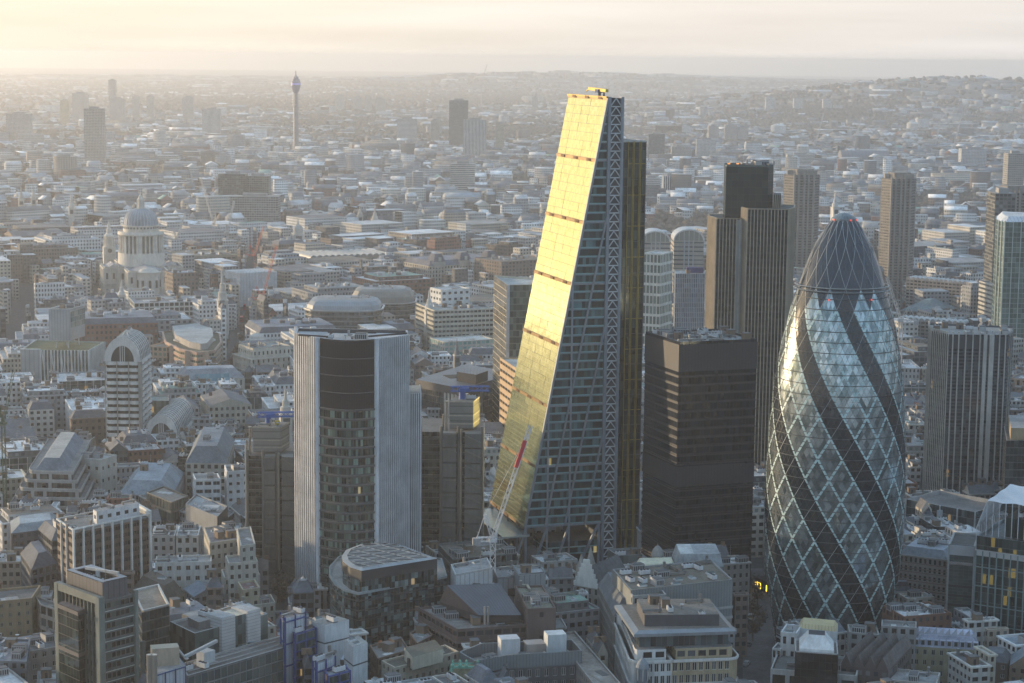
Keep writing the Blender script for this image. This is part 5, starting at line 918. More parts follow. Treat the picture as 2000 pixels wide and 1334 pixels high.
# ================================================================ middle distance landmarks
def arch_tower():
    def body(t, n, wd, dp, hs, top, floors, tallp):
        e = np.array([1.0, 0]); w = np.array([0, 1.0]); p = [n, n+e*wd, n+e*wd+w*dp, n+w*dp]; take(p); wl = wall((.62, .61, .58), .7); g = glass((.02, .018, .015), (.10, .09, .07), rough=.12, tl=.02); fh = 3.75; nf = int(hs/fh)
        mb = MB(); mb.prism(inset(p, .7), 0, hs, g, None, u=1.6, v=fh); t.part('glass_core', mb)
        for k in range(nf):                      # folded white spandrels
            z = hs-2.0-k*fh; q = [n]; m = 3
            for i in range(m): s = wd/m; q += [n+e*(s*i+.4), n+e*(s*i+s*.3)-w*.9, n+e*(s*i+s*.7)-w*.9, n+e*(s*i+s-.4)]
            q += [n+e*wd]; m = max(3, int(dp/9))
            for i in range(m): s = dp/m; c = n+e*wd; q += [c+w*(s*i+.4), c+w*(s*i+s*.3)+e*.9, c+w*(s*i+s*.7)+e*.9, c+w*(s*i+s-.4)]
            q += [n+e*wd+w*dp, n+w*dp]; mb = MB(); mb.prism(q, z, z+1.9, wl, wl, bottom=True); t.part('spandrel', mb)
        pm = wall((.35, .33, .29), .6)
        for f in (0, .333, .667, 1): mb = MB(); mb.box(n+e*wd*f-w*.1, .5, .9, hs, pm); t.part('pier', mb)
        mb = MB(); mb.box(n+e*wd, 2.0, 2.0, hs, wall((.28, .27, .25), .5)); t.part('corner_strip', mb)
        r = wd/2; vg = glass((.07, .085, .09), (.3, .34, .35), metal=.5, rough=.15, mull=(.55, .56, .56), mw=.05, mh=.08, tl=.03); mb = MB(); a = n+e*r; barrel(mb, a, a+w*dp, wd, hs, top, vg, wl, 14); t.part('vault_glass', mb)
        for k in range(int(dp/4.5)+1): mb = MB(); y = k*4.5; pts = [(a+w*y-e*math.cos(math.pi*i/14)*(r+.2), hs+math.sin(math.pi*i/14)*(top+.2)) for i in range(15)]; [mb.bar((*pts[i][0], pts[i][1]), (*pts[i+1][0], pts[i+1][1]), .4, wall((.6, .62, .62), .4)) for i in range(14)]; t.part('vault_rib', mb)
        mb = MB(); R2 = r*.66
        for i in range(20):
            t0, t1 = math.pi*i/20, math.pi*(i+1)/20; f = lambda r_, t_: a3(a-e*r_*math.cos(t_)-w*.5, hs+r_*math.sin(t_)*top/r); mb.face([f(R2, t0), f(r+.4, t0), f(r+.4, t1), f(R2, t1)], wl); mb.face([f(R2, t0), f(R2, t1), a3(a-e*R2*math.cos(t1)+w*1, hs+R2*math.sin(t1)*top/r), a3(a-e*R2*math.cos(t0)+w*1, hs+R2*math.sin(t0)*top/r)], wl)
        t.part('arch_surround', mb); mb = MB(); mb.face([a3(a-e*R2*math.cos(math.pi*i/16)-w*.1, hs+R2*math.sin(math.pi*i/16)*top/r) for i in range(17)], glass((.02, .02, .022), (.06, .06, .06), rough=.1)); t.part('arch_glass', mb)
        for x in (-1.2, 0, 1.2): mb = MB(); mb.box(a+e*x-w*.35, .4, .3, R2*.97*top/r, wl, z=hs); t.part('arch_mullion', mb)
        return a, e, w, p
    D = 1118; n = AT(207, D, 800); r = AT(275, D, 800); wd = r[0]-n[0]; ctr = AT(241, D, 700); hs = H(241, 706, ctr); ht = H(241, 668, ctr)
    t = T('arched_office_tower', 'white banded office tower with round glass vault top and pointed steel finial, left', 'office tower', ctr)
    a, e, w, p = body(t, n, wd, 34, hs, ht-hs+2.5, 16, True); st = wall((.6, .6, .58), .4); c = a+w*12; zt = H(250, 644, c); zb = hs+ht-hs+1.5
    for i in range(6): mb = MB(); an = i*math.pi/3; q = c+5.5*np.array([math.cos(an), math.sin(an)]); mb.bar((*q, zb-.8), (*c, zt), .45, st); t.part('finial_strut', mb)
    D2 = 1122; n = AT(284, D2, 850); r = AT(346, D2, 850); wd = r[0]-n[0]; ctr = AT(315, D2, 850); hs = H(315, 853, ctr); ht = H(315, 812, ctr)
    t = T('arched_office_block', 'lower white banded office block with ribbed barrel vault roof, right of its taller twin', OB, ctr); body(t, n, wd, 62, hs, ht-hs, 7, False)
    # green glass link between
    q = [AT(286, 1160, 800), AT(330, 1160, 800), AT(330, 1180, 800), AT(286, 1180, 800)]; t = T('green_glass_link', 'dark green glass block behind the lower arched office block', OB, centre(q)); h = H(300, 782, q[0]); take(q); curtain(t, q, 0, h, gT, (.2, .25, .25), 1.5, 3.6)
arch_tower()

def box_stack():
    D = 1330; A = lambda px, b=0: AT(px, D+b, 700); h = H(120, 684, A(120)); p = [A(40), A(173), A(204, 42), A(72, 50)]; take(p); t = T('white_framed_glass_block', 'square glass office block with close white posts and planted roof, under the raised glass box', OB, centre(p))
    g = glass((.04, .055, .05), (.14, .17, .14), rough=.1, mull=(.16, .17, .16), mw=.02, mh=.06, tl=.03, lit=.004); curtain(t, p, 0, h, g, (.10, .12, .07), 3, 4.2, wall((.5, .52, .5))); wm = wall((.62, .64, .63), .5); a, b, c, d = p; m = a+(b-a)*.30; mb = MB(); mb.prism([a-W*.4, m-W*.4, m+W*2, a+W*2], 0, h+.5, ribbed((.34, .38, .40), 3, .3, .3), wm, u=1, v=4); t.part('metal_panel_wall', mb)
    fins(t, 'post', m, b, 14, 0, h, .7, .8, wm); fins(t, 'post', b, c, 13, 0, h, .6, .8, wm)
    for i in range(5): mb = MB(); x = m+(b-m)*(i*.2+.02); x2 = m+(b-m)*(i*.2+.09); mb.bar((*(x-W*.5), h), (*(x2-W*.5), h-22), .5, wm); t.part('brace', mb)
    q = [A(97, 12), A(139, 12), A(167, 34), A(126, 34)]; z1 = H(118, 604, q[0]); z0 = H(118, 664, q[0]); t2 = T('raised_glass_box', 'pale glass penthouse box raised on posts above the white framed glass block', OB, centre(q), z=h-.8); cl = ribbed((.36, .39, .41), 2, .35, .3); gg = glass((.16, .2, .18), (.4, .44, .38), metal=.4, rough=.12, mull=(.45, .46, .45), mw=.03, mh=.03, tl=.03)
    zm = z0+(z1-z0)*.4; mb = MB(); mb.prism(q, z0, z1, cl, roofm((.2, .2, .2)), u=1, v=4, bottom=True); t2.part('cladding', mb); mb = MB(); o = np.array([.25, -.1]); mb.quad_wall(q[1]+o, q[2]+o, zm, z1-1.5, gg, 3, 4); t2.part('side_glass', mb)
    for x in inset(q, 3)+[centre(q)]: mb = MB(); mb.box(x, .8, .8, z0-h+.85, wm, z=h-.8); t2.part('post', mb)
    wb = MB(); parapet(wb, q, z1, .7, .6, wm, wm); t2.part('coping', wb); clutter(t2, q, z1, 5, margin=3, rnd=random.Random(2))
box_stack()

def steel_tower(px0, px1, py0, D, h_, pxb0, pxb1, label, seed):
    A = lambda px, b=0: AT(px, D+b, 850); z1 = H((pxb0+pxb1)/2, py0, A(pxb0)); t = T('steel_service_tower', label, 'steel office building', A((px0+px1)/2, 12)); dk = wall((.085, .085, .08), .5, .2); st = wall((.24, .235, .22), .35, .6); p = [A(px0), A(px1), A(px1, 34), A(px0, 34)]; take(p); hb = h_
    g = glass((.015, .016, .015), (.10, .10, .085), rough=.12, pw=2.5, mull=(.10, .10, .09), mw=.06, mh=.1, lit=.003); mb = MB(); mb.prism(p, 0, hb, g, roofm((.15, .15, .15)), u=1.8, v=3.4); t.part('glass_wall', mb); bands(t, 'floor_band', p, np.arange(6, hb, 3.4), .8, .5, dk); bands(t, 'steel_rail', p, np.arange(7.2, hb, 3.4), .25, 1.0, st, .4)
    w_ = px1-px0
    for f0, f1, dz, dd in ((.36, .58, 6, 3.2), (.72, .98, 2, 4.5)):
        q = [A(px0+w_*f0, -dd), A(px0+w_*f1, -dd), A(px0+w_*f1, 2), A(px0+w_*f0, 2)]
        for k in range(int((hb+dz)/6.8)): mb = MB(); mb.prism(q, k*6.8, k*6.8+6.1, wall((.19, .195, .19), .35, .5), wall((.25, .25, .24)), bottom=True); t.part('lift_pod' if f0 < .5 else 'stair_pod', mb)
        for k in range(int((hb+dz)/6.8)): mb = MB(); mb.bar((*(q[0]+np.array([0, -.3])), k*6.8+5.5), (*(q[1]+np.array([0, -.3])), k*6.8+(5.5 if f0 < .5 else 2.2)), .5, st); t.part('handrail', mb)
    for f in (.0, .34, .62, 1.0): mb = MB(); c = A(px0+w_*f, -1.6); mb.lathe(c, [(.8, 0), (.8, hb+3), (0, hb+3)], 10, wall((.2, .2, .19), .4, .4)); t.part('column', mb)
    mb = MB(); c = A(px0+w_*.66, -3); mb.lathe(c, [(.55, 0), (.55, hb+2), (0, hb+2.3)], 10, wall((.45, .44, .4), .3, .8)); t.part('duct_pipe', mb)
    b0, b1 = A(pxb0, 3), A(pxb1, 3); q = [b0, b1, b1+np.array([2.5, 13]), b0+np.array([2.5, 13])]; zb = z1-(z1-hb)*.92; mb = MB(); mb.prism(q, hb+1, z1, ribbed((.24, .23, .21), 1.6, .55, .2, 1), roofm((.3, .28, .25)), u=1, v=2.0, bottom=True); t.part('plant_box', mb); bands(t, 'box_joint', q, [z1-.5, (z1+hb)/2, hb+3], .5, .15, wall((.45, .42, .36), .4, .4)); clutter(t, q, z1, 6, margin=1.5, kinds=['satellite_dish', 'fan_unit', 'antenna', 'duct'], rnd=random.Random(seed))
    mb = MB()
    for x in q: mb.bar((*x, hb-3), (*centre(q), hb+1), .6, dk)
    t.part('box_bracket', mb); mb = MB(); c = b0+np.array([-1.4, .5]); mb.lathe(c, [(.55, hb-14), (.55, z1-1), (.9, z1), (0, z1)], 10, wall((.5, .47, .42), .25, .85)); mb.lathe(c+np.array([-1.5, .3]), [(.45, hb-14), (.45, z1-6), (0, z1-6)], 10, wall((.5, .47, .42), .25, .85)); t.part('duct_pipe', mb)
    c = (b0+b1)/2+np.array([0, 6]); bl = wall((.03, .12, .42), .5); tc = T('blue_roof_crane', 'blue maintenance crane on top of the '+('left' if px0 < 600 else 'right')+' steel service tower', 'crane', c, z=z1); mb = MB(); mb.box(c, 2.2, 2.2, 3.5, bl, .3, z1); tc.part('post', mb); mb = MB(); lattice(mb, (c[0]-5, c[1], z1+4.5), (c[0]+12, c[1]+2, z1+4.6), 2.0, 8, .4, bl); mb.box((c[0]+1, c[1]), 4, 3, 1.6, bl, .1, z1+3.4); tc.part('jib', mb); mb = MB(); mb.box((c[0]+4, c[1]+1), 2.2, 1.5, 1.6, wall((.6, .45, .03)), 0, z1+.1); tc.part('winch', mb)
steel_tower(821, 942, 786, 868, 74, 878, 924, 'dark steel and glass tower block with stacked stair pods between ribbed tower and wedge tower', 3)
steel_tower(482, 576, 836, 880, 60, 494, 548, 'dark steel service tower with plant box and shining duct pipes, left of the ribbed tower', 4)

def cathedral():
    C = AT(276, 1954, 500); e = U; w = W; t = T('domed_cathedral', 'pale stone cathedral with great grey ribbed dome, colonnaded drum and lantern', 'cathedral', C); st = wall((.58, .54, .48), .8); st2 = wall((.64, .60, .53), .8); ld_ = ribbed((.30, .32, .35), .5, .5, .1); pl = lambda a0, a1, b0, b1: [C+e*a0+w*b0, C+e*a1+w*b0, C+e*a1+w*b1, C+e*a0+w*b1]
    g = glass((.03, .03, .03), (.06, .06, .06), rough=.3); take(pl(-44, 62, -120, 90))
    zc = lambda y: H(276, y, C)
    parts = (('choir', pl(-19, 19, -58, -18)), ('north_transept', pl(19, 38, -16, 16)), ('south_transept', pl(-38, -19, -16, 16)), ('nave', pl(-19, 19, 18, 78)), ('crossing', pl(-24, 24, -22, 22)), ('west_front', pl(-27, 27, 74, 90)))
    hb = zc(520)
    for nm, p in parts:
        wb, gb = MB(), MB(); punched(wb, gb, p, 0, hb, hb/2, 6.4, 2.2, 6, 5, .8, st, g); parapet(wb, p, hb, 1.8, 1, st2, st2); t.part(nm, wb); gb.f and t.part('glazing', gb, stuff=True); bands(t, 'cornice', p, [hb*.5, hb-.5], 1.2, .8, st2, 1.2); rb = MB(); gable(rb, inset(p, 1.5), hb-.4, 4.5, roofm((.30, .31, .34)), st); t.part('roof', rb)
        for i in range(4):
            a, b = p[i], p[(i+1) % 4]
            if facing(a, b) > 0: fins(t, 'pilaster', a, b, max(2, round(np.linalg.norm(b-a)/6.4)), 0, hb, 1.1, .7, st2)
    c = C-w*58; mb = MB(); an = math.atan2(w[1], w[0]); mb.lathe(c, [(11, 0), (11, hb), (11.8, hb), (11.8, hb+1), (10, hb+1), (7, hb+3.5), (0, hb+5)], 16, st, an+math.pi/2, an+1.5*math.pi); t.part('apse', mb)
    for i in range(5): mb = MB(); a = an+math.pi/2+math.pi*(i+.5)/5; mb.box(c+11.2*np.array([math.cos(a), math.sin(a)]), .5, 2.4, 7, wall((.06, .06, .06)), a, hb*.55); t.part('apse_window', mb)
    z = [zc(y) for y in (508, 492, 488, 458, 455, 446, 441, 432)]; mb = MB(); mb.lathe(C, [(22.5, hb), (22.5, z[1]), (21.5, z[1])], 40, st2); t.part('drum_base', mb); mb = MB(); mb.lathe(C, [(17.5, z[1]), (17.5, z[3])], 40, wall((.30, .28, .25))); t.part('drum', mb)
    m = MB(); m.lathe((0, 0), [(.95, 0), (.85, 1), (.8, z[3]-z[1]-1), (1.1, z[3]-z[1])], 8, st2); me = m.mesh('column'); t.rep('column', me, [(C[0]+20.8*math.cos(a), C[1]+20.8*math.sin(a), z[1]) for a in np.linspace(0, 2*math.pi, 33)[:-1]])
    for a in np.linspace(.1, 2*math.pi+.1, 9)[:-1]: mb = MB(); mb.box(C+19*np.array([math.cos(a), math.sin(a)]), 4, 3.2, z[3]-z[1], st, a, z[1]); t.part('niche_pier', mb)
    mb = MB(); mb.lathe(C, [(17, z[3]), (22.2, z[3]), (22.6, z[3]+1), (22.2, z[4]+1), (21.8, z[4]+2.2), (21.6, z[4]+1), (17.5, z[4]+1)], 40, st2); t.part('gallery', mb); mb = MB(); mb.lathe(C, [(17.2, z[4]+.8), (17.2, z[6]), (17.9, z[6]), (17.9, z[6]+1), (16.6, z[6]+1.2)], 40, st); t.part('attic', mb)
    for a in np.linspace(0, 2*math.pi, 33)[:-1]: mb = MB(); mb.box(C+17.25*np.array([math.cos(a), math.sin(a)]), .3, 1.4, 1.6, wall((.08, .08, .08)), a, z[5]+.5); t.part('attic_window', mb)
    zb = z[6]+1.2; zt = zc(407); n = 32; mb = MB(); R = lambda f: 16.6*math.cos(f*math.pi/2*.93)**.82
    pr = [(R(i/10), zb+(zt-zb)*math.sin(i/10*math.pi/2)) for i in range(11)]; mb.lathe(C, pr, 64, roofm((.30, .335, .375), .6)); t.part('dome', mb)
    for a in np.linspace(0, 2*math.pi, n+1)[:-1]:
        mb = MB()
        for i in range(10): (r0, q0), (r1, q1) = pr[i], pr[i+1]; d = np.array([math.cos(a), math.sin(a)]); mb.bar((*(C+d*(r0+.12)), q0), (*(C+d*(r1+.12)), q1), .55, wall((.46, .49, .52), .6))
        t.part('dome_rib', mb)
    zl = zc(372); mb = MB(); mb.lathe(C, [(4.2, zt-1.5), (4.2, zt+.6), (2.9, zt+.8), (2.9, zt+8), (3.4, zt+8.2), (3.2, zt+9), (1.9, zt+10.5), (1.6, zt+12), (.5, zt+13.5), (.9, zt+14.6), (.2, zt+15.8), (.15, zl), (0, zl)], 12, st2); mb.bar((*(C-e*1.5), zl-2.2), (*(C+e*1.5), zl-2.2), .5, wall((.6, .45, .12), .3, .8)); t.part('lantern', mb)
    for a in np.linspace(0, 2*math.pi, 5)[:-1]: mb = MB(); mb.box(C+3.2*np.array([math.cos(a), math.sin(a)]), 1.4, 1.2, 7.6, st, a, zt+.6); t.part('lantern_pier', mb)
    for s in (-1, 1):
        c = C+e*23*s+w*82; z3 = hb; mb = MB(); mb.box(c, 12, 12, z3+12, st, PHI); mb.box(c, 13, 13, 1.2, st2, PHI, z3+5); mb.lathe(c, [(5.4, z3+12), (5.4, z3+13), (4.2, z3+13), (4.2, z3+22), (5, z3+22.4), (4.6, z3+24), (2.6, z3+26), (2.4, z3+30), (1.8, z3+31), (1.5, z3+34), (.3, z3+37), (0, z3+40)], 12, st2); t.part('bell_tower', mb)
        for a in np.linspace(0, 2*math.pi, 9)[:-1]: mb = MB(); mb.lathe(c+5*np.array([math.cos(a), math.sin(a)]), [(.6, z3+13), (.55, z3+21.8), (0, z3+21.8)], 6, st2); t.part('tower_column', mb)
        mb = MB(); mb.lathe(c, [(0, 0), (2.6, 0)], 16, wall((.05, .05, .06))); 
        mb = MB(); q = c-w*6.7; mb.face([(q[0]+e[0]*2.2*math.cos(a), q[1]+e[1]*2.2*math.cos(a), z3+8.5+2.2*math.sin(a)) for a in np.linspace(0, 2*math.pi, 17)[:-1]], wall((.09, .08, .07))); t.part('clock_face', mb)
cathedral()

def bank():
    h = 27; p = orth((490, 701), (579, 694), 30, h, 0); t = office('classical_stone_bank', 'tall white stone bank with giant pilasters and stepped attic, left of the ribbed tower', 'bank building', p, h, (.50, .47, .41), (.3, .3, .3), fh=4.4, bay=4, ww=1.3, wh=2.4, dep=.8, corn=[h-.8, 17, 5]); n, r = p[0], p[1]; fins(t, 'pilaster', n, r, 8, 5, 17, 1.3, .7, wall((.52, .48, .42))); q = inset(p, 3); wb, gb = MB(), MB(); punched(wb, gb, q, h-1, h+6.5, 7, 3.2, 1.2, 2.4, 2.5, .3, wall((.56, .53, .46)), gD); parapet(wb, q, h+6, .9, .5, wall((.5, .48, .42))); wb.face([a3(k, h+6) for k in q], roofm((.22, .25, .26))); t.part('attic', wb); t.part('attic_glazing', gb, stuff=True); clutter(t, q, h+6, 6, rnd=random.Random(3)); c = AT(502, 1425, 690)
    t = T('flagpole', 'tall white flagpole on the stepped attic of the white stone bank', 'flagpole', n+W*4, z=h+6); mb = MB(); mb.bar((*(n+W*4), h+6), (*(n+W*4), h+20), .35, WM); t.part('pole', mb)
    s = AT(502, 1490, 670); hh = H(502, 664, s); t = T('domed_turret', 'white stone corner turret with shallow ribbed dome behind the white bank', 'turret', s); mb = MB(); mb.lathe(s, [(6.5, 0), (6.5, hh), (7.4, hh), (7.4, hh+.8), (6.2, hh+1.5), (5.4, hh+3.4), (3, hh+4.8), (.5, hh+5.2), (.2, hh+9), (0, hh+9)], 24, wall((.5, .49, .46))); t.part('dome', mb); take([s+[-7, -7], s+[7, -7], s+[7, 7], s+[-7, 7]])
bank()

def blue_slope():
    h = 24; p = orth((350, 742), (478, 738), 26, h); t = office('stone_block_with_blue_glass', 'pale stone block with sloping sky-blue glass front, left of the white stone bank', OB, p, h, (.46, .44, .39), (.24, .26, .29), roof='hip', rise=6, rd=6, fh=7, bay=5, ww=1.2, wh=5); n, r = p[0], p[1]; e = (r-n)/np.linalg.norm(r-n); w = np.array([-e[1], e[0]]); L = np.linalg.norm(r-n); g = glass((.10, .22, .27), (.25, .40, .45), metal=.3, rough=.1, mull=(.05, .1, .12), mw=.05, mh=.03, tl=.02)
    for k in range(4): mb = MB(); z1 = h+3.5-k*5.6; z0 = z1-5.2; f = lambda z: -w*(1.2+(h+3.5-z)*.18)+w*.4; a, b = n+e*L*.24, n+e*L*.76; mb.face([a3(a+f(z0), z0), a3(b+f(z0), z0), a3(b+f(z1), z1), a3(a+f(z1), z1)], g, [(0, 0), (12, 0), (12, 2), (0, 2)]); t.part('blue_glass_bay', mb); mb = MB(); mb.bar((*(a+f(z0)-w*.1), z0-.2), (*(b+f(z0)-w*.1), z0-.2), .45, wall((.03, .05, .06))); t.part('bay_rail', mb)
blue_slope()

def pink_building():
    h = 32; pts = [(324, 667), (352, 681), (385, 688), (418, 684), (431, 668), (428, 652), (385, 640), (318, 648)]; p = ppoly(pts, h); take(p); t = T('pink_striped_building', 'curved pink and cream striped stone building with planted round roof terrace', OB, centre(p)); mb = MB(); g = glass((.05, .07, .06), (.2, .28, .22), rough=.1, mull=(.4, .28, .2), mw=.12, mh=.1); mb.prism(p, 0, h-.5, g, roofm((.12, .115, .08)), u=2.4, v=4); t.part('glass_core', mb); bands(t, 'pink_band', p, np.arange(2, h-1, 4), 1.5, .5, wall((.46, .30, .23))); bands(t, 'cream_band', p, np.arange(3.6, h-1, 4), .6, .45, wall((.48, .40, .32))); bands(t, 'coping', p, [h-1.2], 1.4, .8, wall((.45, .32, .26)), 1.2)
    for f in (.12, .5, .9): mb = MB(); i = int(f*3); c = p[i]+(p[i+1]-p[i])*.5; mb.box(c+np.array([0, -.3]), 5, 3, h, wall((.47, .34, .26)), .1); t.part('stone_pier', mb)
    q = inset(p, 6); mb = MB(); mb.prism([k+np.array([0, 5]) for k in q], h-.5, h+4, wall((.4, .38, .36)), roofm((.4, .42, .42))); t.part('roof_pavilion', mb)
    mb = MB(); c = centre(p); ring = [c+np.array([15*math.cos(a), 11*math.sin(a)]) for a in np.linspace(0, 2*math.pi, 25)[:-1]]; b = ringbox(ring, .8, .3, 1.4, wall((.58, .56, .52))); b.v = [(x, y, z+h+.2) for x, y, z in b.v]; t.part('terrace_ring', b)
    p2 = orth((290, 676), (326, 678), 30, 30); office('pink_striped_wing', 'pink stone wing with green window bays left of the curved striped building', OB, p2, 30, (.44, .32, .24), (.25, .24, .2), fh=4, bay=4, ww=2.6, wh=2.4, mg=glass((.05, .07, .06), (.2, .28, .22), rough=.1))
pink_building()

def black_low():
    h = 36; p = quad3((816, 741), (906, 759), (1000, 728), h); take(p); t = T('black_courtyard_offices', 'low black steel office block with flat seamed roof, left of the wedge tower', OB, centre(p)); g = glass((.010, .012, .015), (.06, .07, .08), rough=.12, mull=(.05, .055, .06), mw=.08, mh=.1); rs = ribbed((.15, .16, .18), 2.0, .5, .3); mb = MB(); mb.prism(p, 0, h-4.5, g, None, u=2, v=4); t.part('glass_wall', mb); mb = MB(); mb.prism(inset(p, -1), h-5, h, wall((.05, .052, .06), .5), None, bottom=True); mb.face([a3(k, h) for k in inset(p, -1)], rs, [(0, 0), (60, 0), (60, 60), (0, 60)]); t.part('roof', mb)
    c = centre(p)+np.array([6, 6]); mb = MB(); mb.box(c+[-7, -6], 24, 12, .3, wall((.02, .02, .02)), .4, h+.02); t.part('courtyard_opening', mb); q = quad3((892, 726), (930, 732), (953, 724), h+6); mb = MB(); mb.prism(q, h, h+6, wall((.035, .037, .042)), rs); t.part('roof_box', mb); fins(t, 'column', p[0], p[1], 3, 0, h-5, 1.2, 1.4, wall((.3, .3, .3))); 
    n = p[0]+(p[1]-p[0])*-.05; mb = MB(); a = p[3]+(p[0]-p[3])*.62; b = p[3]+(p[0]-p[3])*.85; fins(t, 'pale_pier', a, b, 3, 0, h-4.5, 1.8, 1.0, wall((.42, .41, .38)))
black_low()

def gold_glass():
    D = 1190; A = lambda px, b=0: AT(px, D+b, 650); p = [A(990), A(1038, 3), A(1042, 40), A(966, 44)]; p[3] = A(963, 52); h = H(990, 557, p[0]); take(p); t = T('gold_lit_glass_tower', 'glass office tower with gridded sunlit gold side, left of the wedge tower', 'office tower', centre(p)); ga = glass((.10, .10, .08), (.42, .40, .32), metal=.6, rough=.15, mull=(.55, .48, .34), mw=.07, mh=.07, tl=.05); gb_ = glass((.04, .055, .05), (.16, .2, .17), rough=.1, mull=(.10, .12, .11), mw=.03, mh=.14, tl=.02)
    mb = MB(); mb.quad_wall(p[3], p[0], 0, h, ga, 3, 4); t.part('sun_tinted_wall', mb); mb = MB(); mb.quad_wall(p[0], p[1], 0, h, gb_, 2, 4, u0=50); mb.quad_wall(p[1], p[2], 0, h, gb_, 3, 4); mb.quad_wall(p[2], p[3], 0, h, gb_, 3, 4); mb.face([a3(k, h-1) for k in p], roofm((.4, .42, .42))); t.part('glass_wall', mb); mb = MB(); mb.box(p[0]+[.6, -.2], 1.8, 1.8, h+.5, wall((.5, .5, .5), .4)); t.part('corner_post', mb); wb = MB(); parapet(wb, p, h-1, 1.2, .6, wall((.5, .48, .4))); t.part('parapet', wb)  # left wall carries the sun's gold in its glass colour, other sides stay dark
    D = 1120; p = [AT(1012, D-6, 750), AT(1040, D, 750), AT(1046, D+38, 750), AT(976, D+40, 750)]; h = H(1012, 722, p[0]); take(p); t = office('tan_banded_office', 'tan stone office block with dark window strips, its side sunlit, tucked behind the wedge tower', OB, p, h, (.50, .36, .22), (.5, .48, .45), fh=4.6, bay=7.0, ww=6.5, wh=1.7, sill=1.2, mg=glass((.04, .035, .03), (.12, .1, .08), rough=.2))
gold_glass()

def rounded_pair():
    for pxs, D, y, lab, wc, bh, nm in (((598, 748), 1560, 606, 'rounded glass block with silver metal mansard roof behind the ribbed tower', (.30, .33, .36), 7.5, 'silver_mansard_offices'), ((684, 812), 1660, 592, 'larger rounded block with swelling bronze-grey roof behind the silver mansard block', (.24, .235, .22), 11, 'bronze_roof_offices')):
        c = AT(sum(pxs)/2, D+22, y); rx = (AT(pxs[1], D, y)[0]-AT(pxs[0], D, y)[0])/2; h = H(sum(pxs)/2, y, c-[0, 22]); s = [(1, -.45), (1, .45), (.75, .9), (-.75, .9), (-1, .45), (-1, -.45), (-.8, -.85), (-.45, -1), (.45, -1), (.8, -.85)]; s = [s[i] for i in (7, 8, 9, 0, 1, 2, 3, 4, 5, 6)]; p = [c+np.array([a*rx, b*26]) for a, b in s]; take(p); t = T(nm, lab, OB, c); mb = MB(); mb.prism(p, 0, h, glass((.02, .025, .025), (.12, .14, .14), rough=.1, mull=(.1, .11, .11), mw=.05, mh=.12), None, u=2, v=3.8); t.part('glass_wall', mb); bands(t, 'floor_band', p, np.arange(4, h, 3.8), .7, .4, wall((.2, .21, .21), .5)); bands(t, 'roof_edge', p, [h-.4], .8, 1.4, wall((.45, .47, .48), .4, .4), 1.6)
        mb = MB(); q0 = inset(p, 1); rm = ribbed(wc, 1.4, .6, .15)
        for k, (i0, z0_, i1, z1_) in enumerate(((0, 0, .8, .45), (.8, .45, 3.5, .85), (3.5, .85, 7.5, 1.0))):
            a, b = inset(q0, i0), inset(q0, i1)
            for i in range(10): j = (i+1) % 10; L = np.linalg.norm(p[j]-p[i]); mb.face([a3(a[i], h+z0_*bh), a3(a[j], h+z0_*bh), a3(b[j], h+z1_*bh), a3(b[i], h+z1_*bh)], rm, [(0, 0), (L, 0), (L, 3), (0, 3)])
        top = inset(q0, 7.5); mb.face([a3(k, h+bh) for k in top], roofm((.3, .31, .32))); t.part('roof', mb); clutter(t, top, h+bh, 5, rnd=random.Random(D))
rounded_pair()

def scaffold_wrap():
    p = orth((469, 534), (541, 530), 34, 32); take(p); t = T('wrapped_scaffold_block', 'building wrapped in white scaffold sheeting beside the red cranes', OB, centre(p)); mb = MB(); mb.prism(p, 0, 32, wall((.55, .57, .59), .8), roofm((.5, .5, .5))); t.part('sheeting', mb); fins(t, 'scaffold_pole', p[0], p[1], 12, 0, 33.5, .25, .3, wall((.42, .44, .45))); bands(t, 'scaffold_rail', p, [6, 12, 18, 24, 30], .25, .3, wall((.45, .46, .47)))
    rd = (.5, .09, .06); b = AT(512, 1690, 560); crane('larger red luffing crane rising in front of the white wrapped block', b, 0, H(512, 585, b), math.radians(20), math.radians(74), 46, rd, w=2.2, bar=.3); b = AT(497, 2010, 500); crane('smaller red crane behind the white wrapped block', b, 0, H(497, 500, b), math.radians(30), math.radians(70), 30, rd, w=2.0, bar=.3)
scaffold_wrap()

# tower cranes
b = P(962, 1112, 38); zc_ = H(961, 1064, b); crane('white luffing crane with red jib panels in front of the gold-lit glass face', b, 37, H(960, 1058, b)-37, math.radians(8), math.radians(72), 47, (.66, .67, .68), w=2.0, bar=.34, cj=6.5, flag=(.62, .86, (.55, .03, .05)))
b = AT(1757, 1300, 700); crane('white lattice crane standing right behind the bullet-shaped tower', b, 0, H(1757, 630, b), math.radians(165), math.radians(70), 30, (.5, .5, .5), w=2.4, bar=.4)
for px, D, y, a, L, lab in ((418, 2450, 440, 130, 62, 'white luffing crane right of the cathedral dome'), (345, 2250, 470, 60, 34, 'small white crane just behind the cathedral drum'), (445, 2350, 455, 75, 40, 'white crane beside the gridded glass block'), (1592, 5200, 292, 55, 90, 'pale crane left of the long station roof'), (1668, 5200, 296, 55, 80, 'pale crane above the long station roof'), (1828, 5400, 282, 60, 84, 'pale crane on the right skyline beyond the station'), (1866, 5500, 276, 55, 90, 'rightmost pale crane beyond the station'), (940, 9500, 166, 60, 110, 'faint distant crane against the hills')):
    b = AT(px, D, y); z = max(20, H(px, y, b)); crane(lab, b, 0, z, math.radians(a), math.radians(62), L, (.5, .48, .46), w=3 if D > 4000 else 2.4, bar=1.0 if D > 4000 else .5, cj=9)
b = P(8, 900, 40); crane('green crane mast at the left edge beside the terraced offices', b, 0, 58, math.radians(80), math.radians(60), 26, (.05, .10, .05), w=1.6, bar=.22)
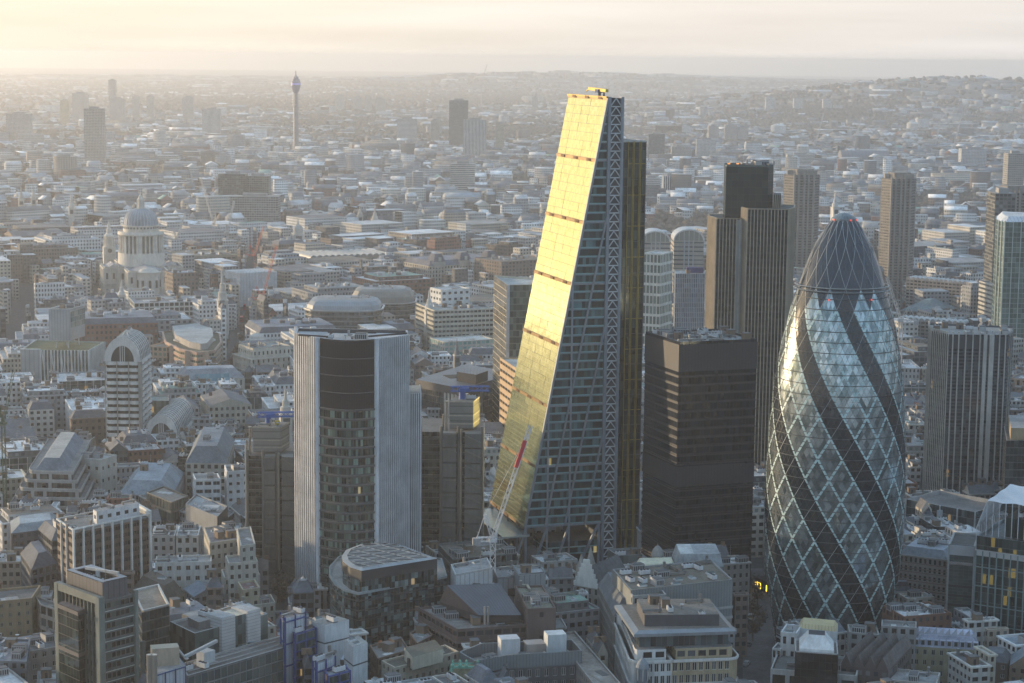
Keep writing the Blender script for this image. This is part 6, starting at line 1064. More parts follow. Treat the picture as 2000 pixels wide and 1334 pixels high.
# slender spires
def spire(px, y0, y1, D, label, wd=6, c=(.5, .47, .42), dome=False):
    b = AT(px, D, y1); z0 = H(px, y1, b); z1 = H(px, y0, b); z0 = max(z0, 8); m = wall(c); t = T('church_steeple', label, 'church steeple', b); k = z1-z0; mb = MB(); mb.box(b, wd, wd, z0+k*.42, m, PHI); t.part('tower', mb); mb = MB(); mb.box(b, wd*1.15, wd*1.15, .8, wall((.55, .52, .46)), PHI, z0+k*.42); mb.box(b, wd*.6, wd*.08+wd*.95, k*.14, wall((.10, .10, .10)), PHI, z0+k*.22); t.part('belfry', mb)
    mb = MB(); zz = z0+k*.42+.8; r = wd*.48
    if dome: mb.lathe(b, [(r, zz), (r, zz+k*.15), (r*1.1, zz+k*.16), (r*.9, zz+k*.24), (r*.3, zz+k*.3), (r*.2, zz+k*.4), (0, z1)], 12, m)
    else: mb.lathe(b, [(r, zz), (r*.9, zz+k*.12), (r*.62, zz+k*.13), (r*.55, zz+k*.25), (r*.32, zz+k*.26), (r*.2, zz+k*.42), (0, z1)], 10, m)
    t.part('spire', mb); take([b+[-6, -6], b+[6, -6], b+[6, 6], b+[-6, 6]])
spire(435, 514, 640, 1655, 'tall white stone steeple right of the white colonnaded offices', 8); spire(582, 425, 480, 2350, 'stone tower with dark dome and gold figure behind the ridged market roofs', 12, (.40, .40, .38), True); spire(1630, 372, 430, 1850, 'white church spire left of the tip of the bullet-shaped tower', 6, (.62, .61, .58)); spire(238, 545, 600, 1760, 'small white church tower in front of the cathedral apse', 6, (.56, .55, .52)); spire(838, 560, 640, 1600, 'white church tower at the street left of the cream offices', 7, (.56, .55, .52)); spire(732, 400, 450, 2500, 'green tipped stone steeple in the middle distance', 8); spire(140, 372, 430, 2600, 'white wedding-cake steeple left of the cathedral', 7, (.58, .56, .5)); spire(66, 356, 410, 2800, 'pale pointed tower at the left, beyond the cathedral', 7); spire(42, 362, 410, 2850, 'pale pinnacled tower furthest left beyond the cathedral', 8); spire(558, 752, 850, 1010, 'ornate narrow stone church tower pressed against the ribbed tower', 6, (.5, .48, .43)); spire(892, 660, 720, 1330, 'dark slender spire above the black courtyard offices', 4, (.2, .2, .2)); spire(703, 396, 440, 2700, 'white church tower left of the green tipped steeple', 7)

# bespoke mid blocks: (name, label, kind of roof, corners, height, colours)
def BB(name, label, L, N, R, h, wc, rc, **k): return office(name, label, k.pop('cat', OB), quad3(L, N, R, h), h, wc, rc, **k)
def OO(name, label, N, R, dep, h, wc, rc, **k): return office(name, label, k.pop('cat', OB), orth(N, R, dep, h), h, wc, rc, **k)
def terraced():
    top = quad3((97, 858), (56, 920), (141, 922), 34); t = T('terraced_concrete_offices', 'stepped concrete office block with long balconies and slate mansard, left edge', OB, centre(top)); take(inset(top, -8)); g = glass((.012, .015, .016), (.11, .12, .12), rough=.1, pw=2, mull=(.05, .05, .05), mw=.05, mh=.02)
    for k in range(6):
        p = inset(top, -2.1*k); z = 34-3.9*k; pr = []
        n, r, b, l = p; e = (r-n)/np.linalg.norm(r-n); w = (l-n)/np.linalg.norm(l-n); q = [n+e*5, r, b, l, n+w*6, n+w*2+e*.8, n+e*2+w*.3]; mb = MB(); mb.prism(q, z-5 if k < 5 else 0, z-.8, g, None, u=2, v=3.9); t.part('glass_storey', mb); mb = MB(); mb.prism(inset(q, -.6), z-1.2, z-.3, wall((.36, .36, .35)), roofm((.2, .2, .2)), bottom=True); t.part('balcony_slab', mb); bands(t, 'balcony_front', q, [z-.6], 1.1, .6, wall((.38, .38, .37)), .3)
        for f in (.22, .5 if k < 2 else .42, .95): mb = MB(); c = n+(r-n)*f-w*.15; mb.box(c, 1.5, .9, 3.4, wall((.36, .36, .35)), math.atan2(e[1], e[0]), z-4.2); t.part('pier', mb)
    mb = MB(); q = inset(top, 3); hiproof(mb, q, 34, 5.5, 4, roofm((.17, .20, .24)), roofm((.42, .41, .38))); t.part('mansard', mb); mb = MB(); mb.face([a3(p, 34) for p in top], roofm((.2, .2, .2))); t.part('terrace', mb); w_ = [top[1]+(top[2]-top[1])*.3+[2, 0], top[1]+(top[2]-top[1])*.3+[12, 2], top[2]+[12, 0], top[2]+[2, 0]]
    OO('pale_side_wing', 'pale rendered side wing with three square windows right of the terraced concrete offices', (196, 898), (228, 888), 24, 33, (.47, .46, .42), (.35, .35, .35), fh=7, bay=5, ww=1.8, wh=2, plant=2)
terraced()
BB('white_fire_escape_block', 'white painted block with wide industrial windows, left of the dark steel service tower', (376, 925), (381, 936), (431, 935), 32, (.60, .62, .63), (.2, .2, .2), fh=4.2, bay=4.5, ww=3.6, wh=2.0, win=True, fr=(.3, .3, .3), plant=2)
BB('white_rendered_block', 'white rendered block with dark fire escape stairs beside the dark steel service tower', (438, 908), (443, 921), (487, 918), 36, (.60, .61, .62), (.16, .16, .16), fh=4.2, bay=3.6, ww=1.6, wh=1.6, plant=3)
BB('slate_mansard_offices', 'long offices under a double slate mansard behind the white painted block', (382, 858), (362, 904), (442, 905), 30, (.37, .35, .31), (.14, .17, .20), roof='mansard', rise=8, rd=5, fh=4, bay=3.4, ww=1.8, wh=2.2, plant=3)
BB('seamed_metal_offices', 'blue-grey seamed metal offices with angled roof in front of the lower arched block', (262, 920), (232, 965), (335, 968), 24, (.28, .31, .34), (.22, .26, .30), roof='mansard', rise=6, rd=6, fh=3.4, bay=2.0, ww=1.1, wh=1.9, plant=4)
t = BB('tan_roof_pavilion', 'pavilion with angular tan flat roof over green glass, centre left', (286, 961), (335, 981), (368, 968), 30, (.16, .15, .13), (.26, .235, .21), fh=5, bay=1.6, ww=1.4, wh=4, sill=.5, mg=glass((.03, .05, .045), (.16, .24, .2), rough=.1)); q = quad3((270, 968), (334, 996), (378, 978), 24); office('', '', '', q, 24, (.30, .29, .27), (.2, .19, .18), fh=3.8, bay=2.4, ww=1.6, wh=2.3, t=t, body='lower_wall')
t = BB('oval_grey_roof_block', 'grey clad block with blunt oval roof and skylights left of the dark steel service tower', (362, 984), (425, 1009), (445, 988), 31, (.24, .25, .26), (.33, .35, .37), fh=9, bay=30, ww=.5, wh=.5, plant=5, kinds=['skylight']); q = quad3((350, 998), (428, 1026), (458, 1000), 25); office('', '', '', q, 25, (.22, .23, .24), (.24, .23, .22), fh=3.8, bay=2.4, ww=1.9, wh=2.4, t=t, body='lower_wall')
BB('white_arched_window_offices', 'white stone offices with central arched window, right of the finned office slab', (305, 1086), (303, 1099), (413, 1096), 27, (.52, .52, .49), (.25, .27, .29), fh=4.6, bay=4.2, ww=2.0, wh=2.0, win=True, fr=(.25, .25, .25), plant=4)
t = BB('stepped_stone_offices', 'cream stone ziggurat offices stepping down in terraces left of the dark steel service tower', (462, 1032), (470, 1066), (499, 1062), 38, (.46, .44, .39), (.24, .25, .26), fh=4, bay=3, ww=1.3, wh=1.9, win=True, fr=(.4, .4, .38))
for k, (a, b, c, h_) in enumerate((((440, 1085), (446, 1100), (504, 1096), 31), ((432, 1112), (438, 1128), (508, 1122), 24))): office('', '', '', quad3(a, b, c, h_), h_, (.46, .44, .39), (.24, .25, .26), fh=4, bay=3, ww=1.3, wh=1.9, t=t, body='stepped_storey')
BB('stepped_stone_wing', 'lower cream stone wing with small roof houses behind the white arched-window offices', (398, 1030), (410, 1060), (470, 1052), 33, (.42, .40, .35), (.28, .25, .25), plant=6, fh=4, bay=3, ww=1.4, wh=1.8, kinds=['stair_hut', 'skylight', 'plant_box'])
BB('red_roof_cream_block', 'small cream block with dull red flat roof at the foot of the dark steel tower', (464, 1136), (474, 1152), (508, 1147), 24, (.42, .38, .28), (.24, .15, .14), fh=4, bay=3.4, ww=1.3, wh=1.8)
BB('cream_terrace_house', 'low cream building with balustraded terrace below the red roofed block', (474, 1168), (482, 1184), (538, 1176), 18, (.44, .42, .36), (.22, .22, .21), fh=4, bay=3, ww=1.2, wh=1.8, plant=3)
BB('dark_courtyard_offices', 'dark slate mansard offices with deep courtyard at the left behind the finned slab', (40, 1080), (62, 1112), (112, 1100), 26, (.15, .16, .17), (.10, .115, .14), roof='mansard', rise=5, rd=4, fh=3.8, bay=3.4, ww=2.2, wh=2.4, plant=3)
BB('blue_curved_roof_hall', 'long dark hall with pale blue-grey metal roof edge left of the finned slab', (20, 1018), (22, 1042), (118, 1030), 24, (.12, .11, .12), (.24, .28, .31), roof='hip', rise=3, rd=4)
BB('yellow_brick_block', 'ochre brick block with small sash windows at the far left', (-20, 1152), (-40, 1178), (62, 1168), 30, (.24, .19, .12), (.13, .13, .13), fh=3.9, bay=3.3, ww=1.2, wh=1.7, win=True, fr=(.3, .28, .24))
BB('banded_stone_wing', 'dark windowed stone wing between the ochre brick block and the green portal tower', (70, 1164), (78, 1180), (116, 1192), 28, (.30, .27, .24), (.12, .12, .12), fh=4.4, bay=3.6, ww=2.9, wh=3)
BB('plant_deck_block', 'low block with grey louvred plant deck at the bottom left corner', (-20, 1246), (-30, 1290), (52, 1292), 28, (.14, .16, .18), (.20, .23, .27), plant=12, seed=3)
BB('stone_service_wing', 'grey stone building with three ventilation units on its roof beside the plant deck', (48, 1250), (58, 1272), (116, 1262), 24, (.27, .25, .23), (.14, .15, .16), fh=4, bay=3.6, ww=1.6, wh=2, plant=5, kinds=['fan_unit', 'plant_box'], win=True)
t = OO('white_framed_offices', 'long white framed offices with square windows in front of the cathedral', (262, 592), (418, 588), 44, 26, (.56, .56, .53), (.27, .28, .31), fh=4.2, bay=4.2, ww=3.2, wh=2.9, plant=6)
OO('dark_shop_centre', 'low brown-roofed shopping block with glass canopy right of the cathedral', (470-110, 560-60), (470, 497), 60, 26, (.30, .27, .22), (.30, .26, .20), fh=5, bay=5, ww=4, wh=1.6, plant=8)
OO('cream_tiered_offices', 'cream offices with long window bands in stepped tiers, left of the gold-lit glass tower', (848, 606), (964, 602), 50, 38, (.50, .48, .41), (.34, .34, .33), fh=4, bay=3.4, ww=2.8, wh=1.9, plant=10)
OO('white_plant_block', 'white plant house and parapets on top of cream tiers', (862, 566), (918, 563), 20, 50, (.62, .63, .62), (.5, .5, .5), fh=5, bay=5, ww=2.5, wh=2)
OO('turquoise_glass_attic', 'low offices with pale turquoise glass attic, left of the gold-lit glass tower', (868, 668), (966, 662), 26, 30, (.44, .43, .39), (.45, .5, .5), fh=4, bay=3.6, ww=2.6, wh=2.4, mg=glass((.15, .3, .28), (.3, .5, .46), rough=.15))
OO('seamed_ridge_market', 'long hall with rows of pale curved roof ridges', (606, 506), (765, 500), 60, 24, (.34, .30, .23), (.4, .4, .38), fh=6, bay=5, ww=3, wh=3)
q = orth((606, 504), (765, 498), 60, 25.0); e = (q[1]-q[0])/np.linalg.norm(q[1]-q[0]); w_ = np.array([-e[1], e[0]]); L = np.linalg.norm(q[1]-q[0]); t = T('ridged_market_roof', 'row of pale barrel roof ridges on the long market hall', 'roof', centre(q), z=24)
for i in range(13): mb = MB(); barrel(mb, q[0]+e*L*(i+.5)/13, q[0]+e*L*(i+.5)/13+w_*55, L/13*.96, 24.2, 3.4, ribbed((.52, .5, .46), 3, .6, .1), wall((.3, .28, .25)), 6); t.part('roof_ridge', mb)
t = OO('pavilion_roof_palace', 'large pale stone block with three slate pavilion mansards, behind the cream tiers', (838, 520), (978, 512), 50, 28, (.44, .41, .36), (.14, .15, .18), fh=4.2, bay=3.6, ww=1.6, wh=2.4, roof='mansard', rise=5, rd=4)
for f in (.06, .42, .8): q = orth((838, 520), (978, 512), 50, 28); e = q[1]-q[0]; L = np.linalg.norm(e); e = e/L; w_ = np.array([-e[1], e[0]]); s = q[0]+e*L*f-w_*.6; mb = MB(); pp = [s, s+e*14, s+e*14+w_*14, s+w_*14]; mb.prism(pp, 26, 32, wall((.44, .41, .36)), None); hiproof(mb, pp, 32, 8, 3, roofm((.14, .15, .18)), roofm((.4, .4, .4))); mb.box(s+e*7-w_*.4, 3, .6, 4, wall((.5, .48, .43)), PHI, 32.5); t.part('pavilion', mb)
OO('white_punched_tower', 'white gridded residential block with tall window groups left of the blue-grey slab', (1256, 494), (1291, 496), 24, H(1275, 494, AT(1275, 1500, 494)), (.60, .61, .56), (.5, .5, .5), fh=7.5, bay=3.2, ww=2.4, wh=5.6, mg=glass((.08, .11, .10), (.2, .25, .22), rough=.15))
def arch_pair():
    for px0, px1, yt, D, lab in ((1252, 1308, 452, 1740, 'office block with curved pale barrel roof at its top, beyond the wedge tower'), (1316, 1374, 449, 1780, 'office block with great round-arched glazed top, left of the bronze tower')):
        a = AT(px0, D, 500); b = AT(px1, D, 500); wd = b[0]-a[0]; zt = H((px0+px1)/2, yt, (a+b)/2); r = wd*.42; hb = zt-r*.85; p = [a, b, b+[0, 38], a+[0, 38]]; take(p); t = T('arch_topped_offices', lab, OB, centre(p)); mb = MB(); mb.prism(p, 0, hb, winwall((.36, .33, .29), x0=.0, x1=1.0, y0=.35, y1=.65), None, u=8, v=3.8); t.part('wall', mb); mb = MB(); mid = (a+b)/2; barrel(mb, mid, mid+[0, 38], wd, hb, r*.85, ribbed((.46, .50, .54), 3, .4, .3), glass((.1, .11, .1), (.3, .3, .26), rough=.2), 12); t.part('vault_roof', mb)
        mb = MB(); pts = [(mid[0]-math.cos(math.pi*i/14)*wd/2, mid[1]-.6, hb+math.sin(math.pi*i/14)*r*.87) for i in range(15)]; [mb.bar(pts[i], pts[i+1], 1.3, wall((.6, .61, .6))) for i in range(14)]; t.part('arch_rim', mb)
        for f in (.35, .5, .65): mb = MB(); mb.box(a+(b-a)*f-[0, .3], 1.0, .8, hb, wall((.40, .44, .48))); t.part('pier', mb)
        for k in range(1, 6): mb = MB(); x = a+(b-a)*k/6; zz = hb+math.sin(math.acos(1-k/3))*r*.8; mb.bar((x[0], x[1]-.4, hb), (x[0], x[1]-.4, zz), .4, wall((.6, .6, .58))); t.part('arch_mullion', mb)
arch_pair()
def blue_slab():
    D = 1430; p = [AT(1319, D, 560), AT(1376, D+2, 560), AT(1378, D+26, 560), AT(1316, D+26, 560)]; h = H(1345, 535, p[0]); take(p); t = T('blue_grey_slab', 'pale blue-grey slab block with close vertical mullions left of the bronze tower', OB, centre(p)); curtain(t, p, 0, h, glass((.07, .09, .13), (.20, .24, .32), rough=.15, mull=(.3, .31, .33), mw=.1, mh=.12), (.4, .4, .4), 1.6, 3.5, wall((.5, .48, .44))); fins(t, 'mullion', p[0], p[1], 16, 0, h, .35, .5, wall((.42, .42, .42))); clutter(t, p, h-.8, 6, rnd=random.Random(2)); mb = MB(); mb.box(AT(1357, D+8, 530), 12, 6, 4, wall((.05, .05, .14)), 0, h); t.part('plant_house', mb)
blue_slab()
OO('slate_pyramid_hall', 'stone hall with dark pointed pyramid roof left of the blue-grey slab', (1262, 590), (1312, 596), 20, 30, (.40, .36, .31), (.13, .11, .12), roof='hip', rise=9, rd=8)
OO('curved_concrete_terrace', 'long concrete terrace block with white scalloped roof vaults behind the piered tower', (1770, 545), (1898, 556), 18, 34, (.26, .24, .22), (.3, .3, .3), fh=3, bay=4, ww=3, wh=1.5)
OO('vaulted_terrace_block', 'dark concrete terrace with row of small barrel vault roofs, behind the piered tower', (1752, 624), (1882, 634), 16, 27, (.19, .18, .17), (.3, .33, .34), fh=3, bay=4, ww=3, wh=1.5)
for N, R, hh, n in (((1770, 545), (1898, 556), 34, 14), ((1752, 624), (1882, 634), 27, 12)):
    q = orth(N, R, 16, hh); e = (q[1]-q[0])/np.linalg.norm(q[1]-q[0]); w_ = np.array([-e[1], e[0]]); L = np.linalg.norm(q[1]-q[0]); t = T('vaulted_roof_row', 'row of %d small white roof vaults on the %s concrete terrace' % (n, 'farther' if hh == 34 else 'nearer'), 'roof', centre(q), z=hh)
    for i in range(n): mb = MB(); barrel(mb, q[0]+e*L*(i+.5)/n, q[0]+e*L*(i+.5)/n+w_*15, L/n*.95, hh+.02, 2.6, wall((.55, .56, .56)), wall((.3, .3, .3)), 6); t.part('roof_vault', mb)
OO('glass_pyramid_roof_hall', 'wide hall under a low blue-green glass pyramid roof behind the piered tower', (1758, 606), (1838, 612), 46, 18, (.22, .2, .18), (.16, .21, .23), roof='hip', rise=9, rd=16)
OO('stepped_white_offices', 'light offices with strip windows and busy roof left of the rounded green glass tower', (1868, 648), (1962, 664), 20, 34, (.42, .40, .36), (.4, .42, .42), fh=3.6, bay=2.4, ww=1.6, wh=1.9, plant=9)
OO('strip_window_slab', 'slab with white strips and dark windows beside the rounded green glass tower', (1912, 548), (1938, 556), 30, 52, (.45, .44, .4), (.3, .3, .3), fh=3.6, bay=3, ww=2.6, wh=1.6)
D = 960; p = [AT(1966, D, 850), AT(2060, D, 850), AT(2060, D+40, 850), AT(1960, D+40, 850)]; h = H(1985, 838, p[0]); take(p); t = T('black_glass_block', 'black office block with sunlit sand coloured top at the right edge', OB, centre(p)); curtain(t, p, 0, h-6, gD, (.2, .2, .2), 2, 3.6); mb = MB(); q = inset(p, 2); mb.prism(q, h-6, h, wall((.40, .30, .18)), roofm((.3, .3, .3))); t.part('attic', mb)
OO('arched_victorian_block', 'brown stone block with arched windows at the right edge below the green glass tower', (1972, 738), (2040, 744), 24, 32, (.30, .24, .19), (.2, .2, .22), fh=5, bay=3.6, ww=1.8, wh=3)

# far towers: flat fronts a few pixels wide
def far_tower(px0, px1, y0, D, c, label, name='tower_block', dep=22, cyl=False, st='grid', group=None, z1=None):
    a = AT(px0, D, 250); b = AT(px1, D, 250); h = H((px0+px1)/2, y0, (a+b)/2); t = T(name, label, 'tower block', (a+b)/2+[0, dep/2], group); mb = MB(); gm = {'grid': winwall(c, x0=.2, x1=.8, y0=.25, y1=.75), 'strip': winwall(c, x0=-1, x1=2, y0=.3, y1=.72), 'vert': winwall(c, x0=.25, x1=.75, y0=-1, y1=2), 'dark': winwall(c, (.02, .025, .03), x0=.12, x1=.88, y0=.2, y1=.85)}[st]
    if cyl: mb.lathe((a+b)/2+[0, (b[0]-a[0])/2], [((b[0]-a[0])/2, 0), ((b[0]-a[0])/2, h)], 28, gm, uv=(1, h/3.5)); mb.lathe((a+b)/2+[0, (b[0]-a[0])/2], [((b[0]-a[0])/2, h), (0, h)], 28, roofm((.3, .3, .3)))
    else: p = [a, b, b+[0, dep], a+[0, dep]]; mb.prism(p, 0, h, gm, roofm((.3, .3, .3)), u=3.2, v=3.2); 
    t.part('shaft', mb); mb = MB(); m = (a+b)/2+[0, dep*.4]; mb.box(m, (b[0]-a[0])*.5, dep*.4, 4, wall((.3, .3, .3)), 0, h); t.part('roof_house', mb)
    if D < 2900: take([a, b, b+[0, dep], a+[0, dep]])
    return t, h
far_tower(164, 203, 212, 4130, (.42, .38, .34), 'tall gridded concrete office tower at the left, on the hazy plain', 'gridded_office_tower', 16)
t, h = far_tower(877, 914, 196, 4980, (.15, .16, .15), 'tall dark slab tower left of the wedge tower, far away', 'dark_office_tower', 26, st='strip')
far_tower(905, 949, 234, 4500, (.55, .58, .58), 'white and glass tower with slanting top in front of the far dark slab', 'white_glass_tower', 26, st='vert'); far_tower(775, 814, 232, 5200, (.6, .6, .58), 'white hospital-like slab with square windows left of the far dark slab', 'white_slab_block', st='strip'); far_tower(841, 858, 235, 5300, (.48, .43, .36), 'small tan block beside the white far slab'); far_tower(968, 985, 241, 4900, (.5, .43, .32), 'small sunlit tan block right of the slanting white tower')
far_tower(395, 430, 213, 5600, (.62, .62, .6), 'wide white tower block with flat roof in the hazy left distance', 'white_tower_block', 24, st='vert'); far_tower(12, 60, 222, 4900, (.48, .45, .42), 'broad grey block at the far left horizon'); far_tower(98, 144, 306, 3600, (.38, .35, .31), 'round gridded concrete block at the left middle distance', 'round_office_block', cyl=True); far_tower(213, 227, 156, 7200, (.5, .48, .46), 'thin dark tower furthest away at the left'); far_tower(216, 243, 192, 6400, (.5, .48, .45), 'pale slab in front of the thin dark tower'); far_tower(142, 172, 182, 6600, (.55, .52, .48), 'grey slab left of the thin dark tower'); far_tower(118, 134, 196, 6300, (.55, .45, .28), 'sunlit yellow block at the left horizon')
for i, (a, b, y, D) in enumerate(((259, 273, 188, 6900), (287, 300, 188, 6900), (357, 378, 190, 6800), (690, 706, 190, 8200), (713, 726, 188, 8200), (733, 752, 192, 8200), (655, 672, 186, 8400), (1039, 1050, 190, 8200))): far_tower(a, b, y, D, (.5, .47, .42), 'pale high-rise, '+('third from the left beyond the white tower block|second to the left of the white tower block|nearest one above the white tower block|first one right of the communications tower|second one right of the communications tower|third and widest right of the communications tower|closest to the communications tower, half lost in haze|alone beside the top of the wedge tower'.split('|')[i]), 'high_rise', group='pale high-rises in the hazy distance')
for a, b, y, lab in ((1494, 1512, 190, 'leftmost of the four white tower blocks on the right horizon'), (1549, 1567, 192, 'second of the four white tower blocks on the right horizon'), (1606, 1624, 194, 'third of the four white tower blocks on the right horizon'), (1628, 1645, 206, 'rightmost and lower of the four white tower blocks on the right horizon')): far_tower(a, b, y, 7600, (.8, .8, .78), lab, 'white_tower_block', group='four white tower blocks', st='vert')
for a, b, y, D, c, s, lab in ((1384, 1404, 246, 5600, (.48, .45, .42), 'grid', 'pale tower block left of the bronze tower crown'), (1417, 1439, 244, 5600, (.46, .43, .4), 'grid', 'left of the paired pale tower blocks above the bronze tower'), (1441, 1462, 248, 5600, (.5, .47, .44), 'grid', 'right of the paired pale tower blocks above the bronze tower'), (1267, 1299, 262, 4500, (.10, .11, .13), 'dark', 'dark boxy office tower right of the wedge tower'), (1362, 1399, 273, 4700, (.56, .57, .56), 'grid', 'white gridded block in front of the pale tower blocks'), (1313, 1350, 286, 4600, (.42, .38, .35), 'grid', 'brownish wide block right of the dark boxy tower'), (880, 928, 320, 3350, (.5, .5, .48), 'strip', 'white striped office slab left of the wedge tower, middle distance'), (1540, 1590, 302, 4300, (.55, .55, .53), 'strip', 'white offices left of the long station roof'), (1880, 1930, 291, 4300, (.5, .52, .54), 'grid', 'pale gridded office block right of the station roof'), (1972, 2004, 300, 3000, (.3, .29, .27), 'grid', 'brown and blue office block at the right edge'), (1298, 1330, 344, 3300, (.6, .62, .63), 'vert', 'white block with blank side walls right of the wedge tower'), (1258, 1292, 348, 3250, (.5, .5, .5), 'strip', 'white and grey offices hugging the right side of the wedge tower'), (425, 478, 340, 2950, (.10, .11, .10), 'dark', 'large dark glass block with lit windows right of the cathedral'), (478, 524, 344, 2980, (.22, .23, .2), 'dark', 'grey glass block joined to the large dark block'), (448, 542, 384, 2700, (.30, .32, .32), 'dark', 'grid-fronted glass block with white frame lines right of the cathedral'), (1950, 1990, 378, 1700, (.14, .14, .13), 'dark', 'dark block behind the rounded green glass tower')): far_tower(a, b, y, D, c, lab, 'office_block', 30, st=s)
def comms_tower():
    b = AT(578, 4700, 200); Hh = lambda y: H(578, y, b); t = T('communications_tower', 'slender round communications tower with drum platforms and mast, left horizon', 'tower', b); m = wall((.27, .25, .25), .5); g = wall((.36, .36, .38), .3, .3)
    mb = MB(); mb.lathe(b, [(6, 0), (6, Hh(208)), (4, Hh(207)), (4, Hh(160))], 20, m); t.part('shaft', mb)
    for y in (205, 200, 195, 190, 185): mb = MB(); z = Hh(y); mb.lathe(b, [(5, z), (8.2, z), (8.2, z+1.8), (5, z+1.8)], 20, g); t.part('aerial_ring', mb)
    mb = MB(); mb.lathe(b, [(5, Hh(182)), (8.5, Hh(176)), (11, Hh(168)), (11, Hh(160)), (9.5, Hh(158)), (9.5, Hh(155)), (6, Hh(154)), (6, Hh(150)), (3, Hh(149)), (1.2, Hh(146)), (.8, Hh(138)), (0, Hh(138))], 20, wall((.24, .21, .28), .4)); t.part('drum', mb); mb = MB(); z = Hh(165); mb.lathe(b, [(11.1, z), (11.4, z+1), (11.1, z+2.4)], 20, emit((.35, .30, .8), .3)); t.part('display_band', mb)
comms_tower()
def station():
    a = AT(1640, 4600, 310); b = AT(1733, 4600, 310); t = T('train_shed_roof', 'great dark arched station roof on the right, far away', 'station', (a+b)/2); mb = MB(); e = b-a; barrel(mb, (a)+[0, 0], (b)+[0, 0], 70, 4, 30, ribbed((.13, .15, .19), 8, .6, .2), wall((.2, .2, .22)), 12); t.part('vault_roof', mb); mb = MB(); a2 = AT(1733, 4400, 320); b2 = AT(1925, 4300, 320); mb.prism([a2, b2, b2+[0, 40], a2+[0, 40]], 0, 16, winwall((.3, .32, .36)), roofm((.20, .23, .30))); t.part('shed_extension', mb)
station()
# ================================================================ the rest of the city
# the shopping street, with buses, cars and trees, kept free of buildings
ST = [P(432, 752), P(462, 752), P(497, 600), P(474, 590)]; take(ST, 3); take([P(425, 806), P(478, 806), P(478, 745), P(425, 745)], 0)
ca = [P(1168, 1215), P(1120, 1140), P(1098, 1150), P(1235, 1400), P(1290, 1400)]; take([ca[2], ca[3], ca[4], ca[1]], 0); take([P(1452, 1110), P(1500, 1110), P(1530, 1400), P(1450, 1400)], 0); take([P(520, 1100), P(570, 1100), P(600, 1220), P(540, 1230)], 0); take([P(1060, 1085), P(1190, 1085), P(1160, 1150), P(1060, 1150)], 0)
def sheet(name, poly, z, c, rough=.9):
    mb = MB(); mb.face([a3(p, z) for p in poly], roofm(c, rough)); o = link(name, mb.mesh(name)); o['kind'] = 'structure'; return o
sheet('road', ST, .012, (.05, .05, .055)); sheet('road', [ca[2], ca[3], ca[4], ca[1]], .012, (.05, .05, .055)); sheet('pavement', [P(1452, 1110), P(1500, 1110), P(1530, 1400), P(1450, 1400)], .008, (.13, .13, .135))
def vehicle(label, cat, p, ang, L, w_, h, c, name, group=None):
    t = T(name, label, cat, p, group, .02); m = wall(c, .4); mb = MB(); mb.box(p, L, w_, h*.55, m, ang, .35); mb.box(p-np.array([math.cos(ang), math.sin(ang)])*L*.04, L*(.96 if h > 2 else .55), w_*.92, h*.45, m, ang, .35+h*.55); t.part('body', mb); mb = MB(); g = wall((.03, .035, .04), .2)
    mb.box(p-np.array([math.cos(ang), math.sin(ang)])*L*.04, L*(.97 if h > 2 else .5), w_*.94, h*.22, g, ang, .35+h*.66)
    if h > 3: mb.box(p, L*1.005, w_*1.02, h*.16, g, ang, .35+h*.28)
    t.part('windows', mb)
    for sx in (-.32, .32):
        for sy in (-.5, .5): mb = MB(); c_ = p+np.array([math.cos(ang), math.sin(ang)])*L*sx+np.array([-math.sin(ang), math.cos(ang)])*w_*sy*.92; mb.lathe((0, 0), [(0, 0), (.45, 0), (.45, .3), (0, .3)], 10, wall((.02, .02, .02))); mb.v = [(c_[0]+x*math.cos(ang)-(z-.15)*math.sin(ang), c_[1]+x*math.sin(ang)+(z-.15)*math.cos(ang), .47+y) for x, y, z in mb.v]; t.part('wheel', mb)
sa = math.atan2(*(P(485, 595)-P(447, 752))[::-1])
for (px, py), lab in (((478, 604), 'red bus furthest up the street in front of the white wrapped block'), ((472, 628), 'red double-decker bus halfway along the tree-lined street'), ((455, 712), 'red double-decker bus nearest the stone bank corner')): vehicle(lab, 'bus', P(px, py), sa, 11, 2.6, 4.3, (.5, .03, .03), 'red_bus', 'red buses on the shopping street')
for (px, py), c, lab in (((466, 655), (.5, .5, .5), 'silver car on the tree-lined shopping street'), ((462, 690), (.03, .03, .03), 'black taxi on the shopping street near the stone bank'), ((469, 670), (.6, .6, .6), 'white van on the shopping street'), ((474, 640), (.04, .04, .05), 'dark car behind the middle red bus')): vehicle(lab, 'car', P(px, py), sa, 4.6, 1.8, 1.6, c, 'parked_car')
vehicle('white van parked in the plaza left of the bullet-shaped tower', 'van', P(1467, 1213), .3, 6.5, 2.3, 2.9, (.6, .62, .64), 'white_van'); vehicle('dark car on the road below the sand coloured offices', 'car', P(1462, 1262), 1.3, 4.6, 1.8, 1.6, (.10, .11, .12), 'parked_car'); vehicle('silver car turning at the bottom near the sand coloured offices', 'car', P(1458, 1300), 1.2, 4.6, 1.8, 1.6, (.4, .41, .42), 'parked_car')
